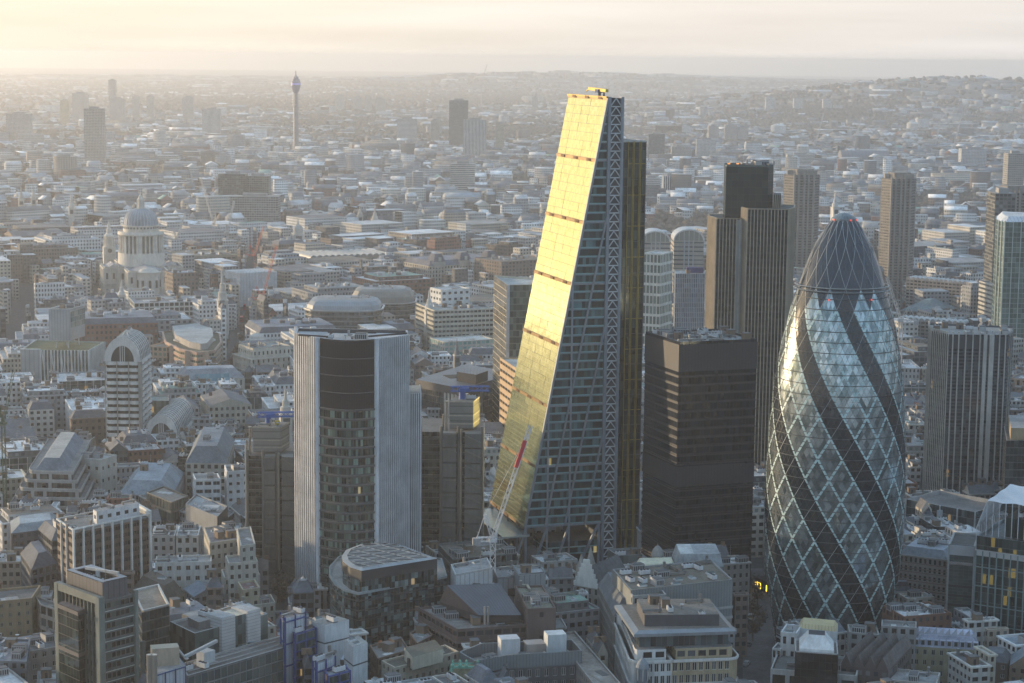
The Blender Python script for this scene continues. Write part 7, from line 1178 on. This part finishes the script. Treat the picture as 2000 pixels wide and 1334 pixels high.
# a lit shopfront row in the dark plaza
t = T('lit_kiosk', 'dark low building with glowing yellow windows left of the foot of the bullet-shaped tower', 'shop', P(1486, 1150)); a = P(1474, 1150); b = P(1499, 1160); mb = MB(); e = (b-a)/np.linalg.norm(b-a); w_ = np.array([-e[1], e[0]]); mb.prism([a, b, b+w_*6, a+w_*6], 0, 5.5, wall((.03, .03, .03)), roofm((.06, .06, .06))); t.part('wall', mb)
for f in (.05, .2, .33, .46, .92): mb = MB(); c = a+(b-a)*f-w_*.1; mb.box(c, .55, .1, 2.8, emit((1, .62, .05), 2.2), math.atan2(e[1], e[0]), 1); t.part('lit_window', mb)
def bare_tree(p, h, r, seed, label, group, z=0):
    rr = np.random.default_rng(seed); t = T('bare_tree', label, 'tree', p, group, z); bk = wall((.10, .085, .07)); mb = MB(); mb.bar((*p, z), (*p, z+h*.35), .5, bk)
    for k in range(6): a = k*1.05+rr.random(); mb.bar((*p, z+h*.32), (p[0]+r*.6*math.cos(a), p[1]+r*.6*math.sin(a), z+h*(.6+.2*rr.random())), .22, bk)
    t.part('trunk', mb); mb = MB(); m = wall((.135, .10, .075))
    for k in range(170):
        d = rr.normal(size=3); d /= np.linalg.norm(d); q = np.array([p[0], p[1], z+h*.66])+d*np.array([r, r, h*.36])*rr.random()**.4; u_ = rr.normal(size=3)*.55; v_ = rr.normal(size=3)*.3; mb.face([q-u_-v_, q+u_-v_, q+u_+v_], m)
    t.part('crown', mb)
tn = 0
for spots, lab, grp in (([(450+i*5.2, 742-i*17) for i in range(8)], 'bare brown street tree along the left pavement of the shopping street', 'street trees along the shopping street'), ([(210+(i*37) % 150, 578+(i*13) % 22) for i in range(9)], 'bare brown tree in the churchyard at the foot of the domed cathedral', 'churchyard trees by the cathedral'), ([(1462+(i*17) % 30, 1165+i*22) for i in range(5)], 'small bare plaza tree left of the bullet-shaped tower', 'plaza trees'), ([(540+(i*11) % 30, 1135+i*14) for i in range(5)], 'dark bare tree left of the ribbed tower foot', 'trees by the ribbed tower')):
    for k_, s in enumerate(spots): tn += 1; bare_tree(P(*s), 9+tn % 4, 3.6, tn, (lab if len(spots) > 5 else lab+', '+('farthest', 'second from the far end', 'middle one', 'second from the near end', 'nearest')[k_]), grp)

LM = [('the cathedral dome', 276, 480, 65), ('the arched office tower', 250, 760, 60), ('the stacked glass boxes', 125, 680, 70), ('the ribbed office tower', 690, 850, 120), ('the wedge-shaped tower', 1110, 600, 110), ('the black office tower', 1365, 850, 100), ('the bronze tower', 1455, 500, 80), ('the bullet-shaped tower', 1632, 780, 130), ('the piered office tower', 1890, 800, 80), ('the gold-lit glass tower', 995, 620, 45), ('the white stone bank', 525, 720, 50), ('the red crane', 515, 530, 40), ('the finned office slab', 210, 1070, 90), ('the terraced concrete offices', 110, 920, 80), ('the silver mansard block', 670, 610, 70), ('the cream tiered offices', 905, 600, 60), ('the market hall ridges', 685, 510, 80), ('the pavilion-roofed palace', 905, 500, 70), ('the dark glass block', 475, 370, 50), ('the dark steel service tower', 520, 920, 50), ('the curved concrete terrace', 1835, 550, 70), ('the rounded green glass tower', 1970, 500, 40), ('the striped office slab', 905, 340, 40), ('the black courtyard offices', 890, 760, 70), ('the dark domed court tower', 582, 450, 40), ('the pink striped building', 370, 670, 60), ('the paired residential towers', 1660, 400, 110), ('the white wedding-cake steeple', 140, 410, 50), ('the brown brick offices', 950, 1200, 80), ('the sand and white offices', 1330, 1230, 110), ('the portal-framed tower', 190, 1230, 70), ('the round-arched offices', 1340, 470, 50)]
def where(px, py):
    best = min(LM, key=lambda l: ((px-l[1])/1.0)**2+((py-l[2])*1.3)**2); n, x, y, w_ = best; dx, dy = px-x, py-y
    if abs(dx) > w_*.9: s = 'right of ' if dx > 0 else 'left of '; return ('well ' if abs(dx) > w_*2.2 else 'just ')+s+n
    return ('beyond ' if dy < -18 else 'in front of ' if dy > 18 else 'beside ')+n
PAL = [('pale stone', (.44, .425, .40), 'stone_building', 6), ('white', (.60, .61, .61), 'white_building', 5), ('grey concrete', (.29, .30, .31), 'office_block', 4), ('brown brick', (.17, .135, .115), 'brick_building', 2.4), ('cream', (.48, .45, .39), 'stone_building', 3), ('dark glass', (.10, .11, .12), 'office_block', 3), ('red brick', (.22, .11, .08), 'brick_building', 1), ('buff', (.34, .29, .24), 'stone_building', 1.2)]
RPAL = [('light grey flat roof', (.52, .53, .54)), ('dark flat roof', (.14, .14, .145)), ('mid-grey flat roof', (.30, .305, .31)), ('slate mansard', (.13, .145, .17)), ('brown felt roof', (.19, .165, .14)), ('white membrane roof', (.70, .71, .72)), ('pitched slate roof', (.15, .155, .17)), ('blue-grey metal roof', (.27, .31, .35)), ('green copper roof', (.22, .33, .28))]
RW = [6, 2.6, 4, 3.6, 1.8, 5, 3, 2, .4]
SQ = [(*P(x_, y_), r_) for x_, y_, r_ in ((60, 560, 30), (330, 545, 22), (590, 545, 20), (820, 660, 16), (640, 455, 34), (760, 470, 26), (1290, 560, 24), (1690, 560, 34), (1840, 610, 30), (130, 470, 40), (905, 440, 34), (30, 640, 18), (560, 640, 14), (1300, 470, 40), (430, 470, 30))]
for x_, y_, r_ in SQ: take([np.array([x_, y_])+r_*np.array([math.cos(a), math.sin(a)]) for a in np.linspace(0, 2*math.pi, 11)[:-1]], 0)
for a_, b_ in (((835, 745), (850, 560)), ((475, 600), (505, 470)), ((60, 560), (10, 720)), ((200, 600), (40, 640)), ((620, 530), (980, 520)), ((1780, 700), (1700, 470))): pa, pb = P(*a_), P(*b_); e_ = (pb-pa)/np.linalg.norm(pb-pa)*9; take([pa+np.array([e_[1], -e_[0]]), pb+np.array([e_[1], -e_[0]]), pb+np.array([-e_[1], e_[0]]), pa+np.array([-e_[1], e_[0]])], 0)
fill = []; spill = []; cnt = {}; R = random.Random(21)
def lotgen(y0, y1, bx, by, seed, amp):
    r = random.Random(seed); i = 0; Y = y0
    rows = int((y1-y0)/by); 
    for j in range(-int(by and 12), rows+12):
        for i in range(-26, 27):
            cx = i*bx+(j % 2)*bx*.35; cy = (y0+y1)/2+(j-rows/2)*by; c0, s0 = math.cos(PHI), math.sin(PHI); x = c0*cx-s0*(cy-(y0+y1)/2); y = s0*cx+c0*(cy-(y0+y1)/2)+(y0+y1)/2
            wx = x+amp*math.sin(y/170+seed)+amp*.6*math.sin(y/71); wy = y+amp*math.sin(x/190+1.3*seed)+amp*.5*math.sin(x/83); an = PHI+.22*math.sin(x/330+seed)+.18*math.sin(y/290)
            if not y0 < wy < y1 or abs(wx) > wy*.256*1.12+40: continue
            bw, bd = bx-11-r.random()*3, by-10-r.random()*3; ca_, sa_ = math.cos(an), math.sin(an); big = r.random() < .22; nx = 1 if big else r.choice((2, 2, 3, 1, 4)); ny = 1 if big else r.choice((1, 2, 2, 3)); cuts = [0]+sorted(min(.85, max(.15, (k+1)/nx+r.uniform(-.1, .1))) for k in range(nx-1))+[1]
            base = r.gauss(24, 4.5)+(5 if big else 0)
            for a in range(nx):
                for b in range(ny):
                    u0, u1 = (cuts[a]-.5)*bw, (cuts[a+1]-.5)*bw; v0, v1 = (b/ny-.5)*bd, ((b+1)/ny-.5)*bd; g_ = .25
                    poly = [np.array([wx+ca_*u-sa_*v, wy+sa_*u+ca_*v]) for u, v in ((u0+g_, v0+g_), (u1-g_, v0+g_), (u1-g_, v1-g_), (u0+g_, v1-g_))]; yield poly, max(13, base+r.gauss(0, 4)), r
def seed_h(c): return (abs(math.sin(c[0]*12.9+c[1]*7.1))*4)
def filler(poly, h, r, near):
    if not free(poly):
        c = centre(poly); poly = [c+(p-c)*.62 for p in poly]
        if not free(poly):
            c2 = centre(poly); poly = [c2+(p-c2)*.7 for p in poly]
            if not free(poly): return
    c = centre(poly); px, py = proj(c[0], c[1], h)
    if not (-120 < px < 2120 and py < 1460): return
    take(poly, 0); nm, wc, kind, _ = r.choices(PAL, [p[3] for p in PAL])[0]; rn, rc = r.choices(RPAL, RW)[0]; jit = r.choice((.88, 1.0, 1.12)); wc = tuple(round(x*jit, 3) for x in wc)
    if near: h = min(h, 26 if c[1] < 900 else 21+(seed_h(c)) if c[1] < 1130 else 28)
    fill.append((poly, h, nm, wc, kind, rn, rc, near, px, py, r.random()))
for poly, h, r in lotgen(560, 1420, 62, 52, 3, 10): filler(poly, h, r, True)
for poly, h, r in lotgen(560, 1420, 34, 30, 5, 6): filler(poly, h-3, r, True)
for poly, h, r in lotgen(1400, 2520, 74, 60, 8, 22): filler(poly, h, r, False)
for poly, h, r in lotgen(1400, 2520, 38, 34, 9, 12): filler(poly, h-3, r, False)
fill.sort(key=lambda f: f[0][0][1]); labs = {}
shared = {}
for f in fill:
    poly, h, nm, wc, kind, rn, rc, near, px, py, q = f; ck = kind
    if cnt.get(ck, 0) >= 270:
        ck = {'office_block': 'commercial_block', 'stone_building': 'masonry_block', 'brick_building': 'brick_block', 'white_building': 'rendered_block'}[kind]
    cnt[ck] = cnt.get(ck, 0)+1
    if cnt[ck] > 270: spill.append(f); continue
    L1 = np.linalg.norm(poly[1]-poly[0]); L2 = np.linalg.norm(poly[2]-poly[1]); A_ = L1*L2; sz = 'small' if A_ < 380 else 'large' if A_ > 1300 else 'tall' if h > 30 else 'squat' if h < 18 else 'mid-sized'
    lab = '%s %s block with %s, %s' % (sz, nm, rn, where(px, py)); k = 1
    lab = lab if len(lab.split()) < 17 else lab.replace(sz+' ', '', 1).replace(' block', '', 1); lab = lab if len(lab.split()) < 17 else lab.replace('well ', '').replace('just ', ''); labs.setdefault(lab, []).append(f); seed = int(q*1e6); rr = random.Random(seed)
    wc2 = tuple(round(x, 2) for x in wc); t = T(ck, lab, 'building', centre(poly)); f_t = t; shared.setdefault(lab, []).append(t.e)
    gd = nm == 'dark glass'; mans = 'mansard' in rn; pit = 'pitched' in rn
    if near:
        fh = rr.choice((3.5, 3.8, 4.1)); bay = rr.choice((2.6, 3.1, 3.6)); kw = dict(fh=fh, bay=bay, ww=bay*(.8 if gd else rr.choice((.42, .5, .62))), wh=fh*(.62 if gd else .5), sill=.9, plant=0, t=t, reserve=False)
        if gd and not mans and not pit: curtain(t, poly, 0, h, (gT, gG, gD)[seed % 3], rc, 2.4, 3.7, wall((.3, .32, .33))); bands(t, 'floor_band', poly, np.arange(3.4, h-2, 3.7), .7, .2, wall(((.07, .08, .085), (.36, .37, .37), (.2, .21, .22))[seed//7 % 3], .5)); L1 > 12 and fins(t, 'fin', poly[0], poly[1], round(L1/4.8), 0, h, .3, .4, wall((.4, .41, .42)))
        else: office('', '', '', poly, h, wc2, rc, roof='mansard' if mans else 'gable' if pit else 'flat', rise=4.2 if mans else 4, rd=2.6, corn=None if gd or rr.random() < .5 else [h-.7], **kw)
        zr = h+4.2 if mans else h-.85; q_ = inset(poly, 2.6) if mans else poly
        if not pit and A_ > 260 and not mans and rr.random() < .55:
            s = inset(poly, min(L1, L2)*.16); mb = MB(); mb.prism(s, zr, zr+3.6, winwall(tuple(x*.8 for x in wc2)), roofm(rc), u=3, v=3.6); t.part('setback_storey', mb); zr += 3.6; q_ = s
        if not pit: clutter(t, q_, zr, min(15, 5+int(A_/110)), margin=1.8, rnd=rr)
        elif rr.random() < .9: mb = MB(); e = poly[1]-poly[0]; [mb.box(poly[0]+e*x+(poly[3]-poly[0])*.5, 1.8, .9, 2.2, wall((.2, .14, .1)), 0, h+3) for x in (.15, .85)]; t.part('chimney', mb)
    else:
        ww = winwall(wc2, x0=.1 if gd else .26, x1=.9 if gd else .76, y0=.2, y1=.82 if gd else .72); mb = MB(); mb.prism(poly, 0, h, ww, None, u=rr.choice((2.8, 3.4, 4.4)), v=rr.choice((3.4, 3.9))); rb = MB(); mr = roofm(rc); zr = h; q_ = poly
        if mans: q_ = hiproof(rb, poly, h, 4.2, 2.6, mr, roofm(tuple(x*1.6 for x in rc))); zr = h+4.2
        elif pit: gable(rb, poly, h, 4.5, mr, wall(wc2))
        else: rb.face([a3(p, h-.6) for p in inset(poly, .4)], mr); parapet(mb, poly, h-.6, .6, .5, wall(wc2), wall(tuple(min(.7, x*1.2) for x in wc2)))
        t.part('wall', mb); t.part('roof', rb)
        if not pit:
            zr = zr-(0 if mans else .6)
            if not mans and A_ > 300 and rr.random() < .6:
                s = inset(poly, min(L1, L2)*.17); mb = MB(); mb.prism(s, zr, zr+3.4, winwall(tuple(round(x*.8, 2) for x in wc2)), roofm(rr.choice(RPAL)[1]), u=3, v=3.4); t.part('setback_storey', mb); zr += 3.4; q_ = s
            mb = MB()
            for k in range(2+int(A_/220)):
                p = q_[0]+(q_[1]-q_[0])*rr.uniform(.15, .85)+(q_[3]-q_[0])*rr.uniform(.2, .8); s = rr.uniform(1.6, 5); mb.box(p, s, s*rr.uniform(.4, 1), rr.uniform(1.2, 3.2), wall(rr.choice(((.45, .46, .47), (.25, .25, .25), (.55, .55, .55), (.16, .15, .14)))), PHI, zr)
            t.part('rooftop_plant', mb, stuff=True)
for lab, es in shared.items():                # blocks the same words fit: they form one group
    if len(es) > 1:
        for e_ in es: e_['group'] = lab.replace(' block ', ' blocks ', 1)

# ---------------------------------------------------------------- far plain: one built mass
def mass(name, C, sx, sy, h, ang, z0, wc, rc, kind):
    n = len(C); ca_, sa_ = np.cos(ang), np.sin(ang); cs = np.array([(-.5, -.5), (.5, -.5), (.5, .5), (-.5, .5)]); V_ = np.zeros((n, 10, 3))
    for k, (a, b) in enumerate(cs):
        x = a*sx; y = b*sy; X = C[:, 0]+ca_*x-sa_*y; Y = C[:, 1]+sa_*x+ca_*y
        for o, z in ((0, z0-6), (4, z0+h)): V_[:, k+o, 0] = X; V_[:, k+o, 1] = Y; V_[:, k+o, 2] = z
    rise = np.where(kind == 1, np.minimum(sy*.35, 6), 0.0)
    for k, a in enumerate((-.5, .5)): x = a*sx; V_[:, 8+k, 0] = C[:, 0]+ca_*x; V_[:, 8+k, 1] = C[:, 1]+sa_*x; V_[:, 8+k, 2] = z0+h+rise
    base = (np.arange(n)*10)[:, None]; F4 = []; M = []
    walls = [(0, 1, 5, 4), (1, 2, 6, 5), (3, 0, 4, 7)]; UVs = []; cols = []
    for w_, L in zip(walls, (sx, sy, sy)):
        F4.append(base+np.array(w_)); M.append(np.zeros(n, int)); u = np.maximum(1, np.round(L/3.4)); v = np.maximum(1, np.round(h/3.5)); o = np.zeros(n); UVs.append(np.stack([np.stack([o, o], 1), np.stack([u, o], 1), np.stack([u, v], 1), np.stack([o, v], 1)], 1)); cols.append(wc)
    for q in ((4, 5, 9, 8), (6, 7, 8, 9)): F4.append(base+np.array(q)); M.append(np.ones(n, int)); UVs.append(np.zeros((n, 4, 2))); cols.append(rc)
    F4 = np.concatenate(F4); M = np.concatenate(M); UV = np.concatenate(UVs); cc = np.concatenate(cols); g = kind == 1; T3 = np.concatenate([base[g]+np.array([5, 6, 9]), base[g]+np.array([7, 4, 8])]); ct = np.concatenate([wc[g], wc[g]])
    me = bpy.data.meshes.new(name); nv = n*10; nl = len(F4)*4+len(T3)*3; me.vertices.add(nv); me.vertices.foreach_set('co', V_.ravel()); me.loops.add(nl); me.loops.foreach_set('vertex_index', np.concatenate([F4.ravel(), T3.ravel()])); npol = len(F4)+len(T3); me.polygons.add(npol)
    me.polygons.foreach_set('loop_start', np.concatenate([np.arange(len(F4))*4, len(F4)*4+np.arange(len(T3))*3])); me.polygons.foreach_set('loop_total', np.concatenate([np.full(len(F4), 4), np.full(len(T3), 3)])); me.update(calc_edges=True); me.materials.append(winwall((0, 0, 0), attr=True)); me.materials.append(attrroof())
    me.polygons.foreach_set('material_index', np.concatenate([M, np.zeros(len(T3), int)])); uvl = me.uv_layers.new(name='UVMap'); uvl.data.foreach_set('uv', np.concatenate([UV.reshape(-1, 2), np.zeros((len(T3)*3, 2))]).ravel().astype(np.float32)); at = me.attributes.new('Col', 'FLOAT_COLOR', 'FACE'); ca2 = np.concatenate([cc, ct]); at.data.foreach_set('color', np.c_[ca2, np.ones(len(ca2))].ravel().astype(np.float32)); me.validate()
    o = link(name, me); o['kind'] = 'stuff'; return o
PW = np.array([p[1] for p in PAL]); PP = np.array([p[3] for p in PAL], float); PP /= PP.sum(); RC = np.array([p[1] for p in RPAL])*1.12; RP = np.array(RW, float); RP /= RP.sum()
def belts(x, y):                              # parks and tree belts, given in picture terms of the place: more trees, fewer houses
    px = 1000+3906*x/y; py = 112+3906*CH/y; b = np.zeros_like(x)
    for sx_, sy_, r_ in SQ: b = np.maximum(b, 1.2*(np.hypot(x-sx_, y-sy_) < r_))
    for cx, cy, sx_, sy_, k in ((900, 262, 170, 16, 1.3), (640, 245, 120, 12, .9), (1330, 440, 80, 22, 1), (1600, 236, 130, 10, 1.2), (350, 345, 60, 12, 1.1), (980, 360, 90, 14, .8), (480, 212, 220, 10, .7), (1850, 400, 120, 40, .5), (1750, 190, 200, 14, .6), (1250, 262, 60, 9, .7), (60, 290, 70, 8, .6), (1000, 198, 300, 9, .6)): b = np.maximum(b, k*np.exp(-((px-cx)/sx_)**2-((py-cy)/sy_)**2))
    tf = np.sin(x/310+1+y/700)*np.sin(y/260+2)+.6*np.sin(x/133+y/411)*np.sin(y/147-x/300); return np.maximum(b, np.clip((tf-.72)*2.2, 0, .9)*(y > 2400))
def far_city():
    Cs, SX, SY, HH, AN = [], [], [], [], []
    for (d0, d1, step, s) in ((2500, 3600, 33, 1.0), (3600, 5200, 40, 1.1), (5200, 8000, 58, 1.35), (8000, 13000, 105, 2.0), (13000, 20000, 210, 3.0)):
        ys = np.arange(d0, d1, step*.9); 
        for y in ys:
            xs = np.arange(-y*.285, y*.285, step); n = len(xs); X = xs+rng.normal(0, step*.2, n)+14*math.sin(y/150); Y = y+rng.normal(0, step*.12, n)+30*np.sin(xs/260); keep = rng.random(n) < (.86-.75*np.minimum(1, belts(X, Y)))*(1 if d1 < 9000 else .75); X, Y = X[keep], Y[keep]; n = len(X); Cs.append(np.c_[X, Y]); bg_ = np.where(rng.random(n) < .07, 2.1, 1.0)*np.where(rng.random(n) < .25, .6, 1.0); SX.append(step*rng.uniform(.4, 1.1, n)*bg_); SY.append(step*rng.uniform(.25, .62, n)*np.sqrt(bg_)); HH.append(np.clip(rng.normal(17 if d1 < 5300 else 12 if d1 < 9000 else 9, 5 if d1 < 9000 else 2, n), 6, 40)+(rng.random(n) < (.02 if d1 < 14000 else 0))*rng.uniform(8, 30, n)); AN.append(.3+.5*np.sin(X/600+Y/900)+rng.choice([0, math.pi/2], n)*(rng.random(n) < .5))
    C = np.concatenate(Cs); sx, sy, h, an = map(np.concatenate, (SX, SY, HH, AN)); n = len(C); z0 = elev(C[:, 0], C[:, 1])*np.clip((np.hypot(C[:, 0], C[:, 1])-3500)/2500, 0, 1); wi = rng.choice(len(PAL), n, p=PP); ri = rng.choice(len(RPAL), n, p=RP); kind = ((ri == 6) | (ri == 3) | (rng.random(n) < .25)).astype(int); j = rng.uniform(.8, 1.2, n)[:, None]
    mass('distant_city', C, sx, sy, h, an, z0, PW[wi]*j, RC[ri]*j, kind); return n
def blobs(name, C, z0, r, h, col):            # far tree crowns, each an uneven faceted clump
    n = len(C); ph = (1+5**.5)/2; iv = np.array([(-1, ph, 0), (1, ph, 0), (-1, -ph, 0), (1, -ph, 0), (0, -1, ph), (0, 1, ph), (0, -1, -ph), (0, 1, -ph), (ph, 0, -1), (ph, 0, 1), (-ph, 0, -1), (-ph, 0, 1)])/1.9; fc = np.array([(0, 11, 5), (0, 5, 1), (0, 1, 7), (0, 7, 10), (0, 10, 11), (1, 5, 9), (5, 11, 4), (11, 10, 2), (10, 7, 6), (7, 1, 8), (3, 9, 4), (3, 4, 2), (3, 2, 6), (3, 6, 8), (3, 8, 9), (4, 9, 5), (2, 4, 11), (6, 2, 10), (8, 6, 7), (9, 8, 1)])
    V_ = iv[None]*rng.uniform(.6, 1.25, (n, 12, 1)); V_ = V_*np.stack([r, r, h*.5], 1)[:, None, :]; V_[:, :, 0] += C[:, 0:1]; V_[:, :, 1] += C[:, 1:2]; V_[:, :, 2] += (z0+h*.55)[:, None]; F = (np.arange(n)*12)[:, None, None]+fc[None]; me = bpy.data.meshes.new(name); me.vertices.add(n*12); me.vertices.foreach_set('co', V_.ravel()); m = n*20; me.loops.add(m*3); me.loops.foreach_set('vertex_index', F.ravel()); me.polygons.add(m); me.polygons.foreach_set('loop_start', np.arange(m)*3); me.polygons.foreach_set('loop_total', np.full(m, 3)); me.update(calc_edges=True); me.materials.append(attrroof()); at = me.attributes.new('Col', 'FLOAT_COLOR', 'FACE'); c = np.repeat(col, 20, 0)*rng.uniform(.6, 1.3, (m, 1)); at.data.foreach_set('color', np.c_[c, np.ones(m)].ravel().astype(np.float32)); o = link(name, me); o['kind'] = 'stuff'
def woods():
    Cs = []
    for (d0, d1, n0) in ((1400, 2500, 5000), (2500, 4000, 4600), (4000, 8000, 14000), (8000, 15000, 8000)):
        y = np.sqrt(rng.uniform(d0**2, d1**2, n0*5)); x = y*rng.uniform(-.28, .28, n0*5); p = (.10 if d0 > 2400 else .03)+belts(x, y); k = rng.random(len(x)) < p; Cs.append(np.c_[x[k], y[k]][:n0*2])
    C = np.concatenate(Cs); ok = []
    for i, c in enumerate(C):
        if c[1] < 2520:
            a, b = int((c[0]-OX)/OS), int((c[1]-OY)/OS)
            if 1 < a < 698 and 1 < b < 818 and OCC[a-1:a+2, b-1:b+2].any(): continue
        ok.append(i)
    C = C[ok]; n = len(C); d = np.hypot(C[:, 0], C[:, 1]); s = np.where(d > 8000, 2.2, np.where(d > 4500, 1.4, 1.0)); z0 = elev(C[:, 0], C[:, 1])*np.clip((d-3500)/2500, 0, 1); col = np.array([(.115, .085, .065), (.13, .10, .075), (.09, .085, .06), (.15, .11, .085)])[rng.choice(4, n)]; blobs('woodland', C, z0, rng.uniform(4.5, 8, n)*s, rng.uniform(10, 17, n)*np.sqrt(s), col)
# ================================================================ ground, hills, haze
def elev(x, y):
    g = lambda px, D, z, sx, sy: z*np.exp(-(((x-(px-1000)/3906*D)/sx)**2+((y-D)/sy)**2)/2)
    return g(1960, 8800, 112, 620, 900)+g(1700, 9300, 62, 800, 800)+g(1040, 15000, 72, 900, 1300)+g(1350, 15500, 48, 1500, 1200)+g(300, 17000, 40, 2600, 1400)+g(1560, 7600, 26, 420, 300)+g(2000, 17000, 55, 2500, 1500)
def ground():
    rs = np.concatenate([[0, 200], np.geomspace(400, 30000, 120)]); az = np.radians(np.concatenate([np.arange(-180, -24, 12), np.linspace(-24, 24, 97), np.arange(36, 180.1, 12)])); V_ = []
    for r in rs:
        x = r*np.sin(az); y = r*np.cos(az); z = elev(x, y)*np.clip((r-3500)/2500, 0, 1); V_.append(np.c_[x, y, z])
    v = np.concatenate(V_); n = len(az); f = [(i*n+j, i*n+j+1, (i+1)*n+j+1, (i+1)*n+j) for i in range(len(rs)-1) for j in range(n-1)]
    me = bpy.data.meshes.new('ground'); me.from_pydata(v.tolist(), [], f)
    m, nt, b, l = newmat('ground'); g = nd(nt, 'NewGeometry'); vo = nd(nt, 'TexVoronoi'); vo.inputs['Scale'].default_value = .011; l.new(g.outputs['Position'], vo.inputs['Vector'])
    nz = nd(nt, 'TexNoise'); nz.inputs['Scale'].default_value = .0016; nz.inputs['Detail'].default_value = 8; nz.inputs['Roughness'].default_value = .7; l.new(g.outputs['Position'], nz.inputs['Vector'])
    cr = nd(nt, 'ValToRGB'); cr.color_ramp.elements[0].color = (.055, .052, .04, 1); cr.color_ramp.elements[1].color = (.17, .155, .14, 1); cr.color_ramp.elements[0].position = .38; cr.color_ramp.elements[1].position = .62; l.new(nz.outputs[0], cr.inputs[0])
    sc = nd(nt, 'SeparateColor'); l.new(vo.outputs['Color'], sc.inputs[0]); v2 = nd(nt, 'VectorMath', operation='SCALE'); l.new(cr.outputs[0], v2.inputs[0]); l.new(maprange(nt, sc.outputs[0], 0, 1, .6, 1.6), v2.inputs['Scale'])
    ln = nd(nt, 'VectorMath', operation='LENGTH'); l.new(g.outputs['Position'], ln.inputs[0]); far = maprange(nt, ln.outputs['Value'], 2300, 3200, 0, 1)
    a = nd(nt, 'VectorMath', operation='SCALE'); a.inputs[0].default_value = (.062, .062, .066); l.new(grime(nt, .15, lo=.6, hi=1.5), a.inputs['Scale'])
    l.new(mixc(nt, far, a.outputs[0], v2.outputs[0]), b.inputs['Base Color']); b.inputs['Roughness'].default_value = .95; me.materials.append(m)
    o = link('ground', me); o['kind'] = 'structure'
    for p in me.polygons: p.use_smooth = True
ground()
def haze():
    mb = MB(); m = bpy.data.materials.new('haze'); m.use_nodes = True; nt = m.node_tree; nt.nodes.clear(); o = nd(nt, 'OutputMaterial'); p = nd(nt, 'VolumePrincipled')
    p.inputs['Color'].default_value = (.975, .98, .99, 1); p.inputs['Density'].default_value = HAZE_D; p.inputs['Anisotropy'].default_value = .62; nt.links.new(p.outputs[0], o.inputs['Volume'])
    me = bpy.data.meshes.new('haze'); R = 31000.; z0, z1 = -1.5, HAZE_TOP; v = [(x, y, z) for z in (z0, z1) for x, y in ((-R, -R), (R, -R), (R, R), (-R, R))]
    me.from_pydata(v, [], [(3, 2, 1, 0), (4, 5, 6, 7), (0, 1, 5, 4), (1, 2, 6, 5), (2, 3, 7, 6), (3, 0, 4, 7)]); me.materials.append(m)
    ob = link('haze', me); ob['kind'] = 'stuff'
far_city(); woods()
if spill:
    mb = MB()
    for f in spill: mb.prism(f[0], 0, f[1], winwall(tuple(round(x, 2) for x in f[3])), roofm(f[6]), u=3.4, v=3.6)
    o = link('city_blocks', mb.mesh('city_blocks')); o['kind'] = 'stuff'
print('COUNT', cnt, len(fill), len(spill), len(bpy.data.objects), len(bpy.data.materials))
haze()
